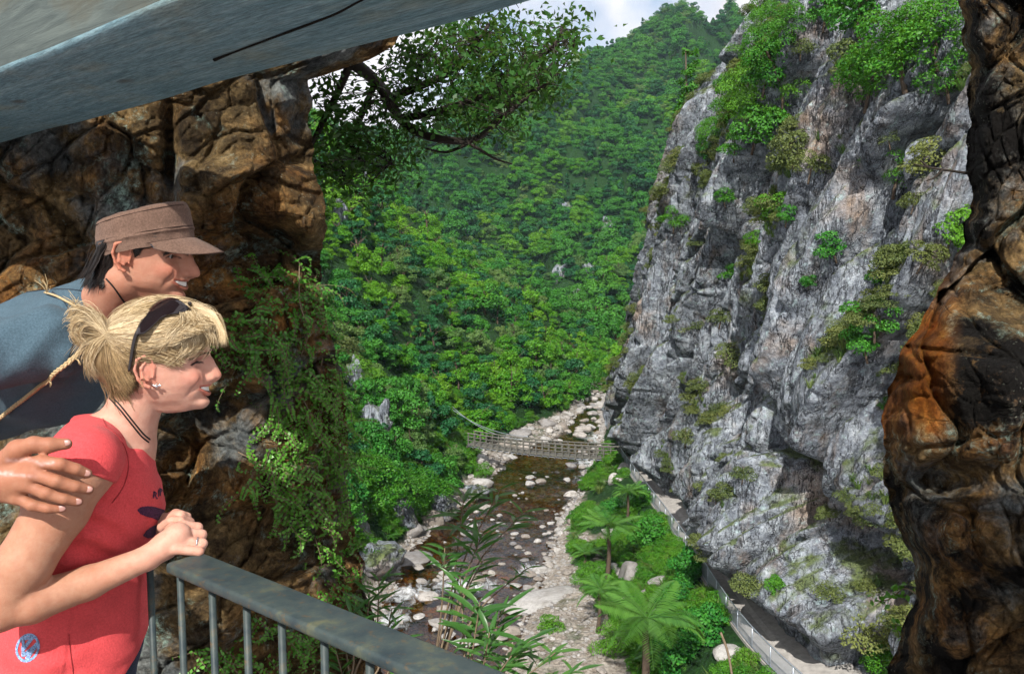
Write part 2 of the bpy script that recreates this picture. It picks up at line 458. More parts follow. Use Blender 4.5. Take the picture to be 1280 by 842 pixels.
M['twig'] = simple_mat('twig', (0.16, 0.12, 0.08), 0.8, 0.2, 0.3, 30, 0.4, 0.005)
M['leaf_deep'] = leaf_mat('deep_forest_leaf', (0.006, 0.062, 0.022), (0.008, 0.082, 0.026), (0.018, 0.105, 0.024), 0.2, 0.55)
M['leaf_pale'] = leaf_mat('pale_forest_leaf', (0.060, 0.150, 0.040), (0.085, 0.180, 0.045), (0.130, 0.210, 0.055), 0.3, 0.55)
M['leaf_yellow_green'] = leaf_mat('yellow_green_forest_leaf', (0.026, 0.175, 0.010), (0.062, 0.235, 0.012), (0.125, 0.290, 0.016), 0.38, 0.5)  # brighter, yellower leaf colour of one group of crowns
from mathutils.bvhtree import BVHTree
# ================================================================== GORGE
WZ = -22.0                                         # water level (camera eye is z = 0)
_ry = [20, 40, 49, 59, 69, 81, 92, 102, 116, 137, 163, 200, 400]
_xl = [-10, -9, -8.3, -8.3, -5.5, -2.3, 0, 6.0, 9.3, 12.6, 18, 35, 140]
_xr = [-2, -1, 1, 3, 4.5, 8, 10.0, 11.5, 13.3, 15.8, 23, 45, 160]
_xs = [-12, -10.5, -9.5, -9, -6.4, -4.0, -3.6, 0.8, 8.2, 12.0, 17.4, 31, 136]
_sl = [1.6, 1.6, 1.6, 1.5, 1.45, 1.25, 1.05, .95, .85, .78, .75, .75, .75]
_ps_y = [24, 30, 34, 38, 50, 65, 75, 84, 100]
_ps_x = [15.5, 13.0, 12.0, 11.35, 11.35, 10.7, 10.3, 10.6, 14]      # outer edge of the walkway
def smin(a, b, k):
    h = np.clip(0.5+0.5*(b-a)/k, 0, 1)
    return b*(1-h)+a*h-k*h*(1-h)
def smax(a, b, k): return -smin(-a, -b, k)
def terrain(x, y):
    x = np.asarray(x, float); y = np.asarray(y, float)
    xl = np.interp(y, _ry, _xl); xr = np.interp(y, _ry, _xr); xs = np.interp(y, _ry, _xs); sl = np.interp(y, _ry, _sl)
    n1 = fbm(x/23, y/23, 0, 4, 3); n2 = fbm(x/5.5, y/5.5, 0, 4, 5); n3 = fbm(x/90, y/90, 0, 3, 9)
    # left slope
    d = np.maximum(xs - x, 0)
    A = WZ + 0.35*sstep(0, 1.0, xl-x) + np.minimum(xl-x, 3)*0.12 + sl*d + (n1*2.4+n2*0.55)*sstep(0, 9, d) + n3*5*sstep(10, 50, d)
    A = A - 0.62*np.maximum(y-172, 0)*sstep(0, 30, d) - 0.12*np.maximum(d-70, 0)
    # bank strip left of the water, right bank, walkway terrace
    px = np.interp(y, _ps_y, _ps_x)
    t = np.clip((x-xr)/np.maximum(px-0.4-xr, 0.5), 0, 1)
    beach = np.interp(y, [20, 44, 52, 60, 75], [.62, .58, .35, .18, .08])
    tt = np.clip((t-beach)/(1-beach), 0, 1)
    Rb = WZ + 0.25*sstep(0, 0.12, t) + 0.3*t + 2.9*(0.55*tt+0.45*sstep(0.25, 1, tt)) + n2*0.28*np.sin(np.pi*np.clip(t, 0, 1))
    ramp = 1.5*np.maximum(x-px-5.0, 0)
    Rn = Rb + ramp - 0.04
    Rf = WZ + 0.2 + 2.05*np.maximum(x-xr-0.6, 0) + n2*0.5 + n1*1.5*sstep(0, 8, x-xr)
    Rf = smin(Rf, 6.0+0.18*(x-xr)+n1*2, 5)
    w = sstep(78, 86, y)
    R = Rn*(1-w)+Rf*w
    bed = WZ - 0.55 + n2*0.16
    z = np.where(x < xl, np.maximum(A, bed), np.where(x > xr, R, bed))
    # the channel edge is soft
    ed = np.minimum(np.abs(x-xl), np.abs(x-xr)); inside = (x > xl) & (x < xr)
    z = np.where(inside, np.maximum(z, WZ+0.05-ed*0.45), z)
    # far mountain with a pointed peak, gullies down its face
    rn = 1-np.abs(fbm(x/75+0.35*fbm(x/60, y/60, 0, 2, 41), y/210, 0, 4, 21))
    px_, py_ = 116.0, 600.0
    ridge = 171 - 0.73*(np.sqrt((x-px_)**2+9**2)-9)*np.where(x > px_, 1.0, 1.0)
    ridge = np.maximum(ridge, 62+n3*8)
    face = -26 + 0.69*(y-268)
    B = smin(face, ridge-0.45*np.maximum(y-py_, 0), 18) + (rn-0.72)*50*sstep(200, 330, y)*(1-0.75*sstep(480, 600, y)) + fbm(x/28, y/28, 0, 3, 33)*3.0
    # rocky spur between the two
    t3 = np.clip((x-8)/52.0, -0.3, 1.6)
    cy = 212 + 92*t3
    C = -20 + 44*t3 - 0.95*np.abs(y-cy)*np.where(y < cy, 1, 0.8) + n1*3 + fbm(x/14, y/14, 0, 3, 12)*2.5
    C = np.where(x < 8, C-0.9*(8-x), C)
    wf = sstep(150, 185, y)
    far = smax(smax(B, C, 6), np.full_like(z, WZ+0.5), 2)
    z = np.where(wf > 0, np.maximum(z, z*(1-wf)+far*wf), z)
    z = np.where(y > 900, np.maximum(z*(1-sstep(900, 1400, y)), WZ)+n3*12, z)
    return z
NA, NY = 560, 620
_a = np.concatenate([np.linspace(-0.95, -0.42, 90), np.linspace(-0.41, 0.34, NA-150), np.linspace(0.35, 0.9, 60)])
_y = np.concatenate([np.geomspace(29, 700, NY-40), np.geomspace(715, 6000, 40)])
TY, TA = np.meshgrid(_y, _a, indexing='ij')
TX = TA*TY
TZ = terrain(TX, TY)
TV = np.stack([TX, TY, TZ], -1).reshape(-1, 3)
TF = grid_faces(len(_y), len(_a))
ground = link('terrain', mesh_np('terrain', TV, TF, M['ground']), kind='structure')
terr_bvh = BVHTree.FromPolygons(TV.tolist(), TF.tolist())

# ---- water
g = G('river_water'); v = g.coord()
rip = g.noise(g.map(v, (1, .55, 1)), 1.6, 5, 0.6); rip2 = g.noise(v, 6, 3, 0.6)
foam_at = g.attr('foam')
fn = g.noise(g.map(v, (1, .5, 1)), 1.9, 6, 0.72, 0.8)
fm = g.ramp(g.math('MULTIPLY', foam_at, fn), (0.34, 0), (0.62, 0.8))
nb = g.bump(g.math('ADD', rip, g.math('MULTIPLY', rip2, 0.35)), 0.30, 0.06)
fr = g.n('Fresnel', IOR=1.31, Normal=nb)
tr = g.n('BsdfTransparent', Color=(0.56, 0.44, 0.25, 1))
gl = g.n('BsdfGlossy', Color=(0.85, 0.92, 1, 1), Roughness=0.06, Normal=nb)
m1 = g.n('MixShader'); g.set(m1.inputs[0], fr); g.t.links.new(tr.outputs[0], m1.inputs[1]); g.t.links.new(gl.outputs[0], m1.inputs[2])
fo = g.pr((0.78, 0.82, 0.85), 0.6, g.bump(fn, 0.6, 0.1))
m2 = g.n('MixShader'); g.set(m2.inputs[0], fm); g.t.links.new(m1.outputs[0], m2.inputs[1]); g.t.links.new(fo, m2.inputs[2])
M['water'] = g.done(m2.outputs[0])
wy = np.linspace(28, 190, 330); wa = np.linspace(-14, 42, 200)
WYg, WXg = np.meshgrid(wy, wa, indexing='ij')
rapid = [(9.6, 88, 4.0, 6), (8.2, 81, 3.0, 5), (11.0, 100, 3, 6), (-7, 52, 3.2, 2.6), (-3.2, 53.5, 4.5, 2.2), (1.5, 56, 2.2, 2.0), (-8, 48, 3, 3)]
fm_ = np.zeros_like(WXg)
for (ax, ay, rx, ry) in rapid: fm_ = np.maximum(fm_, np.exp(-((WXg-ax)/rx)**2-((WYg-ay)/ry)**2))
WZg = WZ + 0.05*fbm(WXg/1.3, WYg/1.8, 0, 3, 77)*(0.4+1.6*fm_)
water = link('river_water', mesh_np('river_water', np.stack([WXg, WYg, WZg], -1).reshape(-1, 3), grid_faces(330, 200), M['water'], attrs={'foam': fm_.ravel()}), kind='structure')

# ---- the great cliff right of the gorge
_cb = spline([(20, 14), (17.2, 24), (15.0, 31), (13.2, 36), (12.5, 44), (12.4, 52), (11.85, 63), (11.8, 72), (12.1, 77), (12.8, 81), (15, 85.5), (20, 90), (28, 95), (40, 100)], 900)
_len = np.concatenate([[0], np.cumsum(np.linalg.norm(np.diff(_cb, axis=0), axis=1))])
NS, NZ = 760, 430
_s = np.interp(np.linspace(0, 1, NS), [0, .1, .62, .88, 1], [0, 9, 52, 74, _len[-1]])
cbx = np.interp(_s, _len, _cb[:, 0]); cby = np.interp(_s, _len, _cb[:, 1])
tx, ty = np.gradient(cbx), np.gradient(cby); tl = np.hypot(tx, ty)
for _ in range(30):
    tx = np.convolve(np.pad(tx, 1, 'edge'), [.25, .5, .25], 'valid'); ty = np.convolve(np.pad(ty, 1, 'edge'), [.25, .5, .25], 'valid')
tl = np.hypot(tx, ty); nx, ny = -ty/tl, tx/tl
_z = np.concatenate([np.linspace(-18.75, 22, 370), np.linspace(22.3, 42, NZ-370)])
S, Z = np.meshgrid(_s, _z, indexing='ij')
off = np.interp(Z, [-18.8, -17.2, -15.6, -13, -7, 2.4, 7, 12.8, 18, 26, 42], [0.9, 0.3, -1.75, -1.25, 0.7, 2.1, 3.2, 5.0, 8.3, 13.5, 24])
def pix_sz(u, v):                    # where a photo pixel meets the undisplaced cliff
    d = ray(u, v); best = None
    for yy in np.linspace(24, 82, 400):
        p = d*(yy/d.y)
        X = np.interp(yy, cby[:int(NS*0.8)], cbx[:int(NS*0.8)])+np.interp(p.z, _z, off[0])
        if p.x >= X: return yy, p.z
    return 80, p.z
def cliff_disp(y, z):
    wv = 0.9*fbm(y/7, z/7, 0, 2, 51); wv2 = 0.9*fbm(y/7, z/7, 3.3, 2, 52)
    yy, zz = y+wv, z+wv2
    a = -yy*.46+zz*.888; b = yy*.888+zz*.46
    D = 0
    for (la, lb, amp, tilt, crack, sd_) in ((24, 5.2, 3.2, 3.0, 3.2, 61), (8.5, 1.9, .70, .75, 1.1, 62), (2.6, .8, .22, .30, .45, 63), (.95, .42, .11, .17, .16, 64)):
        wa_ = .18*fbm(y/la*2, z/la*2, 1.7, 2, sd_+100)
        f1, f2, r1, r2, r3, ox, oy = voro(a/la+wa_, b/lb+wa_, sd_)
        D = D + amp*(r1-.5)*2*.62 + tilt*((r2-.5)*ox*1.1+(r3-.72)*oy*1.5) - crack*np.clip(1-(f2-f1)/.10, 0, 1)
    return D + 0.18*fbm(y/4.2, z/4.2, 0, 3, 71) + 0.05*fbm(y/.9, z/.9, 0, 2, 73)
yS = np.interp(S, _s, cby); D = cliff_disp(np.interp(S, _s, np.where(cby < 80, cby, 80+(_s-np.interp(80, cby, _s)))), Z)
yflat = np.interp(S, _s, cby)
for (u_, v_, r_, dep) in ((1010, 702, 2.0, -3.2), (940, 640, 2.2, -1.2), (905, 520, 1.5, -2.3), (943, 335, 1.5, -2.4), (1085, 320, 1.7, -2.2), (1100, 250, 1.5, -2.2), (1065, 390, 1.6, -1.8),
                          (930, 400, 1.1, -1.2), (985, 560, 1.8, -1.0), (960, 610, 1.4, -2.0), (1060, 640, 1.5, .8), (1050, 590, 1.8, .9), (980, 745, 2.0, 1.2), (1090, 720, 1.8, .8),
                          (1035, 310, 3.2, 1.6), (1000, 430, 3.0, 1.4), (870, 500, 1.2, -1.3), (835, 590, 1.5, .7), (1010, 510, 1.8, 1.3), (830, 340, 2.0, .6)):
    yc, zc = pix_sz(u_, v_)
    ra = np.hypot((yflat-yc)/(1.25*r_), (Z-zc)/r_)
    D = D + dep*np.exp(-ra**2*1.2)*(1.7 if dep < 0 else 0.8)
    if dep > 1.2: D = D*(1-0.55*np.exp(-ra**2))
low = sstep(-18.6, -16.2, Z)
for _ in range(1):
    Dp = np.pad(D, 1, 'edge'); D = .25*Dp[:-2, 1:-1]+.5*D+.25*Dp[2:, 1:-1]
    Dp = np.pad(D, 1, 'edge'); D = .25*Dp[1:-1, :-2]+.5*D+.25*Dp[1:-1, 2:]
D = D*(0.25+0.75*low)
D = np.clip(D, -6.5, 2.6)
D = np.where(Z < -15.0, np.minimum(D, .8), D)
off2 = off - D
CX = np.interp(S, _s, cbx) - np.interp(S, _s, nx)*off2; CY = np.interp(S, _s, cby) - np.interp(S, _s, ny)*off2
CV = np.stack([CX, CY, Z+0.18*fbm(S/3, Z/3, 0, 2, 88)*low], -1).reshape(-1, 3)
CFc = grid_faces(NS, NZ)
cliff = link('rock_cliff', mesh_np('rock_cliff', CV, CFc, M['cliff'], smooth=True), kind='structure')
cliff_bvh = BVHTree.FromPolygons(CV.tolist(), CFc.tolist())
def hit(u, v, which='both'):
    d = ray(u, v).normalized(); o = Vector((0, 0, 0)); best = None
    for nm, b in (('cliff', cliff_bvh), ('terrain', terr_bvh)):
        if which in ('both', nm):
            p, n, i, t = b.ray_cast(o, d, 5000)
            if p is not None and (best is None or t < best[2]): best = (p, n, t)
    if best is None: return P(u, v, 60), Vector((0, 0, 1)), 60
    p, n, t = best
    if n.dot(d) > 0: n = -n
    return p, n, t

# ---- leaves
def leafquads(pos, nrm, size, aspect=0.55, rs=None, dirs=None, fold=0.15):
    """diamond leaves: pos, nrm (n,3), size (n,)"""
    rs = rs or rng
    n = len(pos)
    nrm = nrm/(np.linalg.norm(nrm, axis=1)[:, None]+1e-9)
    if dirs is None: dirs = rs.normal(size=(n, 3))
    t = dirs - nrm*np.sum(dirs*nrm, 1)[:, None]
    t /= np.linalg.norm(t, axis=1)[:, None]+1e-9
    b = np.cross(nrm, t)
    s = np.broadcast_to(np.asarray(size, float), (n,))[:, None]
    p0 = pos - t*s*0.5; p2 = pos + t*s*0.5 - nrm*s*fold
    p1 = pos + b*s*aspect*0.5 - t*s*0.08 + nrm*s*fold*.6; p3 = pos - b*s*aspect*0.5 - t*s*0.08 + nrm*s*fold*.6
    V = np.stack([p0, p1, p2, p3], 1).reshape(-1, 3)
    F = np.arange(4*n).reshape(n, 4)
    return V, F
def crown_mesh(name, mat, seed, R, H, nl, nleaf, ls, base=0.25, lobe=0.42, conic=0.0, up=0.45):
    rs = np.random.default_rng(seed)
    C = []
    for i in range(nl):
        h = rs.uniform(base, 1.0)
        rr = R*math.sqrt(max(0.03, 1-((h-0.42)/0.66)**2))*(1-conic*h)
        a = rs.uniform(0, 2*math.pi); q = rr*rs.uniform(0.25, 0.85)
        C.append((q*math.cos(a), q*math.sin(a), H*h*0.86, R*lobe*rs.uniform(0.6, 1.15)*(1-0.5*conic*h)))
    C = np.array(C)
    per = np.maximum((nleaf*C[:, 3]**2/np.sum(C[:, 3]**2)).astype(int), 5)
    pos, nr, tint = [], [], []
    for k, (cx, cy, cz, cr_) in enumerate(C):
        d = rs.normal(size=(per[k], 3)); d[:, 2] = np.abs(d[:, 2])*1.1-0.35; d /= np.linalg.norm(d, axis=1)[:, None]
        p = np.array((cx, cy, cz)) + d*cr_*rs.uniform(0.72, 1.08, (per[k], 1))*np.array((1, 1, .72))
        keep = np.ones(len(p), bool)
        for j, (ax, ay, az, ar) in enumerate(C):
            if j != k: keep &= np.linalg.norm((p-np.array((ax, ay, az)))/np.array((1, 1, .72)), axis=1) > ar*0.72
        pos.append(p[keep]); nr.append((d*0.75+rs.normal(size=d.shape)*0.38+np.array((0, 0, up)))[keep])
        tint.append(np.clip(rs.normal(0.25, 0.25, keep.sum())+rs.uniform(-.15, .2), 0, 1))
    pos, nr, tint = np.concatenate(pos), np.concatenate(nr), np.concatenate(tint)
    V, F = leafquads(pos, nr, rs.uniform(0.7, 1.3, len(pos))*ls, 0.6, rs)
    return mesh_np(name, V, F, mat, True, {'tint': np.repeat(tint, 4)})
def trunk_mesh(name, mat, seed, H, r, nb=5, spread=1.2):
    rs = np.random.default_rng(seed); mb = MB()
    top = np.array((rs.normal(0, .1)*H, rs.normal(0, .1)*H, H))
    mb.tube(spline([(0, 0, -0.5), (0, 0, H*.3), top*np.array((.5, .5, .65)), top], 9), np.linspace(r*1.2, r*.3, 9), 7)
    for i in range(nb):
        h = rs.uniform(.35, .85)*H; a = rs.uniform(0, 6.28); b = np.array((0, 0, h))
        e = b+np.array((math.cos(a), math.sin(a), .7))*spread*rs.uniform(.5, 1)
        mb.tube([b, (b+e)/2+rs.normal(size=3)*.1, e], [r*.45, r*.3, r*.1], 5)
    return mb.mesh(name, mat)
LF, LB, LD, LO = M['leaf_far'], M['leaf_bright'], M['leaf_dark'], M['leaf_olive']
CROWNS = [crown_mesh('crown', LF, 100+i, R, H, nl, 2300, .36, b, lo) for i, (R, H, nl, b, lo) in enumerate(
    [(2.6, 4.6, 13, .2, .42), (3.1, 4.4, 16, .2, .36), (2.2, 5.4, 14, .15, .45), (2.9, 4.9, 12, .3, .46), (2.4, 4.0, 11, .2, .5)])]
CROWNS_B = [crown_mesh('crown', M['leaf_yellow_green'], 200+i, R, H, nl, 2600, .27, b, lo) for i, (R, H, nl, b, lo) in enumerate(
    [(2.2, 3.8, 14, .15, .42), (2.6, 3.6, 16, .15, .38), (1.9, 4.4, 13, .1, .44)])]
CROWNS_C = [crown_mesh('crown', M['leaf_deep'], 220, 1.5, 7.2, 18, 2200, .32, .05, .42, .75), crown_mesh('crown', M['leaf_deep'], 221, 2.6, 4.4, 15, 2200, .36, .2, .4),
            crown_mesh('crown', M['leaf_pale'], 222, 2.3, 4.0, 20, 2800, .24, .15, .34), crown_mesh('crown', M['leaf_pale'], 223, 2.7, 3.4, 22, 2800, .24, .2, .32)]
TRUNKS = [trunk_mesh('trunk', M['bark'], 300+i, 3.6, .16, 6, 1.6) for i in range(3)]

def scatter(name, V, scale, rotz, idx, protos, label=None, tilt=None):
    """one countless mass: instances of proto meshes on points (geometry nodes)"""
    me = bpy.data.meshes.new(name+'_points')
    n = len(V); me.vertices.add(n); me.vertices.foreach_set('co', np.asarray(V, np.float32).ravel())
    def at(nm, typ, arr, key):
        q = me.attributes.new(nm, typ, 'POINT'); q.data.foreach_set(key, np.asarray(arr).ravel())
    sc = np.asarray(scale, np.float32)
    if sc.ndim == 1: sc = np.repeat(sc[:, None], 3, 1)
    at('sc', 'FLOAT_VECTOR', sc, 'vector')
    r3 = np.zeros((n, 3), np.float32); r3[:, 2] = rotz
    if tilt is not None: r3[:, :2] = tilt
    at('rt', 'FLOAT_VECTOR', r3, 'vector')
    at('ix', 'INT', np.asarray(idx, np.int32), 'value')
    o = link(name, me, kind='stuff')
    if label: o['label'] = label
    ng = bpy.data.node_groups.new(name, 'GeometryNodeTree')
    ng.interface.new_socket('Geometry', in_out='INPUT', socket_type='NodeSocketGeometry')
    ng.interface.new_socket('Geometry', in_out='OUTPUT', socket_type='NodeSocketGeometry')
    N = ng.nodes.new; K = ng.links.new
    gi, go = N('NodeGroupInput'), N('NodeGroupOutput')
    iop = N('GeometryNodeInstanceOnPoints'); join = N('GeometryNodeGeometryToInstance')
    for p in reversed(protos):
        oi = N('GeometryNodeObjectInfo'); oi.inputs['Object'].default_value = p
        oi.transform_space = 'ORIGINAL'
        K(oi.outputs['Geometry'], join.inputs[0])
    def na(nm, typ):
        q = N('GeometryNodeInputNamedAttribute'); q.data_type = typ; q.inputs[0].default_value = nm; return q.outputs[0]
    m2p = N('GeometryNodeMeshToPoints')
    K(gi.outputs[0], m2p.inputs[0]); K(m2p.outputs[0], iop.inputs['Points'])
    K(join.outputs[0], iop.inputs['Instance'])
    iop.inputs['Pick Instance'].default_value = True
    K(na('ix', 'INT'), iop.inputs['Instance Index'])
    K(na('rt', 'FLOAT_VECTOR'), iop.inputs['Rotation'])
    K(na('sc', 'FLOAT_VECTOR'), iop.inputs['Scale'])
    K(iop.outputs[0], go.inputs[0])
    md = o.modifiers.new('scatter', 'NODES'); md.node_group = ng
    return o

# ---- the forest: every tree a place; the 300 that show largest are things
tp = []
for (y0, y1, step) in ((52, 100, 2.1), (100, 180, 2.6), (180, 330, 3.6), (330, 480, 3.5), (480, 680, 4.2)):
    for yy in np.arange(y0, y1, step):
        xs_ = np.arange(-0.62*yy, 0.52*yy, step)
        jx = xs_+rng.uniform(-.5, .5, len(xs_))*step*1.1; jy = yy+rng.uniform(-.5, .5, len(xs_))*step*1.1
        tp.append(np.stack([jx, jy, np.full(len(xs_), step)], 1))
tp = np.concatenate(tp)
tz = terrain(tp[:, 0], tp[:, 1])
xs_f = np.interp(tp[:, 1], _ry, _xs); xr_f = np.interp(tp[:, 1], _ry, _xr)
left = tp[:, 0] < xs_f-np.where(tp[:, 1] < 75, 1.2, 0.3)
right = (tp[:, 0] > xr_f+2.0) & (tp[:, 1] > 92)
ok = (left & (tz > WZ+1.0)) | right | (tp[:, 1] > 195)
ok &= tz > WZ+0.9
uu, vv, cc = project(np.stack([tp[:, 0], tp[:, 1], tz+3], 1))
ok &= (uu > 190) & (uu < 1000)
bare = fbm(tp[:, 0]/11, tp[:, 1]/11, 0, 3, 91)
ok &= ~((bare > 0.8) & (tp[:, 1] < 330))
# bare rock of the left bank, near the water
ok &= ~((tp[:, 1] < 66) & (tz < WZ+5.5) & (bare > -0.15))
ok &= ~((uu > 575) & (uu < 770) & (vv > 520) & (tp[:, 1] < 110))
tp, tz = tp[ok], tz[ok]
ts = tp[:, 2]/3.75*rng.uniform(0.6, 1.4, len(tp))*np.interp(tp[:, 1], [55, 100, 180, 330, 700], [.95, 1.0, 1.05, 1.35, 1.5])
ts = ts*np.where(rng.uniform(0, 1, len(tp)) < .08, 1.45, 1.0)
tsz = ts*rng.uniform(.8, 1.25, len(tp))
top = np.stack([tp[:, 0], tp[:, 1], tz+tsz*2.6], 1)
uu, vv, cc = project(top)
vis = np.zeros(len(tp), bool)
for i in range(len(tp)):
    if 395 < uu[i] < 960 and -20 < vv[i] < 700 and tp[i, 1] < 260:
        q = Vector(top[i]); d = q.normalized(); L_ = q.length
        vis[i] = True
        for b in (cliff_bvh, terr_bvh):
            h = b.ray_cast(Vector((0, 0, 0)), d, L_-0.5)
            if h[0] is not None: vis[i] = False
score = np.where(vis, ts/cc, -1)
# the tree must not be swallowed by one in front of it: prefer spread by skipping near-coincident picks
order = np.argsort(-score); single = []; seen_uv = []
for i in order:
    if score[i] <= 0 or len(single) >= 290: break
    if all(abs(uu[i]-a)+abs(vv[i]-b) > 9 for a, b in seen_uv):
        single.append(i); seen_uv.append((uu[i], vv[i]))
single = np.array(single, int)
mass = np.setdiff1d(np.arange(len(tp)), single)
ALLC = CROWNS+CROWNS_B+CROWNS_C
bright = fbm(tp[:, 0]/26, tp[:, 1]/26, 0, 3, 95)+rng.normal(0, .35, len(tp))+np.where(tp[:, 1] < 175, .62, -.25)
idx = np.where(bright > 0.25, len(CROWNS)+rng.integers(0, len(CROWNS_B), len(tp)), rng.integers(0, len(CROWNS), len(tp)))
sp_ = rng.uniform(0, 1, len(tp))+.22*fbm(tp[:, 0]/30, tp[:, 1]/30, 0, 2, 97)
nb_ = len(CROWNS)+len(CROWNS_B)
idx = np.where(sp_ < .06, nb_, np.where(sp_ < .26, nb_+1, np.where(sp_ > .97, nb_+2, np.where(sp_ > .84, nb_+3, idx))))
rz = rng.uniform(0, 6.28, len(tp))
ts = ts*np.interp(tp[:, 1], [430, 560, 640], [1, .75, .55]); tsz = tsz*np.interp(tp[:, 1], [430, 560, 640], [1, .7, .5])
cfac = np.where((idx >= len(CROWNS)) & (idx < nb_), 1.2, 1.0)
MARKS = [(590, 545, 'the footbridge end'), (680, 500, 'the upstream boulders'), (560, 520, 'the bridge cables'), (745, 450, 'the river bend'), (700, 285, 'the tall pale rock face'), (760, 290, 'the squat pale rock face'), (715, 355, 'the low grey rocks'), (470, 590, 'the shady bank rocks'), (445, 500, 'the rusty rock rim'), (430, 400, 'the creeping ferns'), (425, 280, 'the rust stained pinnacle'), (455, 235, 'the high grey crag'), (520, 230, 'the overhanging branch'), (610, 215, 'the branch tips'), (820, 330, 'the cliff edge'), (840, 200, 'the slender pine'), (790, 440, 'the pale crag'), (640, 430, 'the valley floor'), (600, 330, 'the middle of the slope'), (520, 340, 'the sunlit spur'), (520, 440, 'the lower spur'), (660, 380, 'the spur foot'), (570, 270, 'the upper gully'), (760, 380, 'the shaded gully')]
def place_words(u, v):
    m = min(MARKS, key=lambda q: (q[0]-u)**2+(q[1]-v)**2); dx, dy = u-m[0], v-m[1]
    d = math.hypot(dx, dy)
    if d < 14: w = 'right at'.replace('right ', '')
    elif abs(dy) > abs(dx)*1.3: w = ('just ' if d < 34 else 'well ')+('above' if dy < 0 else 'below')
    else: w = ('close' if d < 34 else 'farther')+(' cliffward of' if dx > 0 else ' streamward of')
    return w+' '+m[2]
def size_word(px): return 'tiny ' if px < 40 else ('small ' if px < 60 else ('' if px < 85 else 'large '))
PR = []
tree_words = ['bushy dark green', 'broad flat-topped green', 'slender deep green', 'rounded green', 'low dense green', 'bright yellow-green rounded', 'bright green spreading', 'tall light green', 'pointed dark', 'deep green shady', 'pale olive feathery', 'pale flat-crowned']
for n_, i in enumerate(single):
    zone = place_words(uu[i], vv[i])
    k = int(idx[i])
    t_ = thing('forest_tree', '%s%s tree %s' % (size_word(ts[i]/cc[i]*4000), tree_words[k], zone), 'tree', (tp[i, 0], tp[i, 1], tz[i]-0.3), 'trees covering the gorge slopes')
    t_.rotation_euler = (0, 0, rz[i]); t_.scale = (ts[i]*cfac[i], ts[i]*cfac[i], tsz[i]*cfac[i])
    link('crown', ALLC[k], t_); link('trunk', TRUNKS[n_ % 3], t_)
protos = []
for k, me in enumerate(ALLC):
    for o in bpy.data.objects:
        if o.data is me: protos.append(o); break
    else:
        protos.append(bpy.data.objects.new('crown', me))
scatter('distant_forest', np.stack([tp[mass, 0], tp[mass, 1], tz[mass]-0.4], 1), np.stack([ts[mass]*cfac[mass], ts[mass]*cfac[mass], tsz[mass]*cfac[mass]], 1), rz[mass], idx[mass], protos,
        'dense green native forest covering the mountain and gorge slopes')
# ================================================================== RIVER BOULDERS
def rock_mesh(name, mat, seed, flat=0.7, cuts=11, sub=4, rough=0.05):
    import bmesh
    bm = bmesh.new(); bmesh.ops.create_icosphere(bm, subdivisions=sub, radius=1.0)
    V = np.array([v.co[:] for v in bm.verts]); F = np.array([[v.index for v in f.verts] for f in bm.faces]); bm.free()
    rs = np.random.default_rng(seed)
    for i in range(cuts):
        n = rs.normal(size=3); n /= np.linalg.norm(n); h = rs.uniform(.55, .85)
        d = V@n-h; V = V-np.where(d > 0, d*.93, 0)[:, None]*n
    V = V*(1+rough*fbm(V[:, 0]*2.2+seed, V[:, 1]*2.2, V[:, 2]*2.2, 4, seed))[:, None]
    V[:, 2] *= flat
    return mesh_np(name, V, F, mat, True)
ROCKS = [rock_mesh('boulder', M['boulder'], 400+i, fl, 10+i % 4, 3) for i, fl in enumerate((.7, .6, .8, .55, .75, .5, .65, .85))]
def ground_at(u, v):
    d = ray(u, v); p = d*(WZ/d.z)
    return p
boulder_n = 0
CRAGS = [rock_mesh('rock_outcrop', M['cliff'], 450+i, 1.0, 7, 4, .22) for i in range(4)]
def boulder(p, size, label, stretch=(1, 1, 1), rz=None, k=None, group='boulders in and along the river', tilt=(0, 0), name='boulder'):
    global boulder_n
    boulder_n += 1
    o = link(name, CRAGS[boulder_n % 4] if name == 'rock_outcrop' else ROCKS[k if k is not None else int(rng.integers(0, len(ROCKS)))])
    o.location = p
    o.rotation_euler = (tilt[0]+rng.normal(0, .12), tilt[1]+rng.normal(0, .12), rng.uniform(0, 6.28) if rz is None else rz)
    o.scale = tuple(size*q for q in stretch)
    o['label'] = label; o['category'] = 'boulder'
    if group: o['group'] = group
    return o
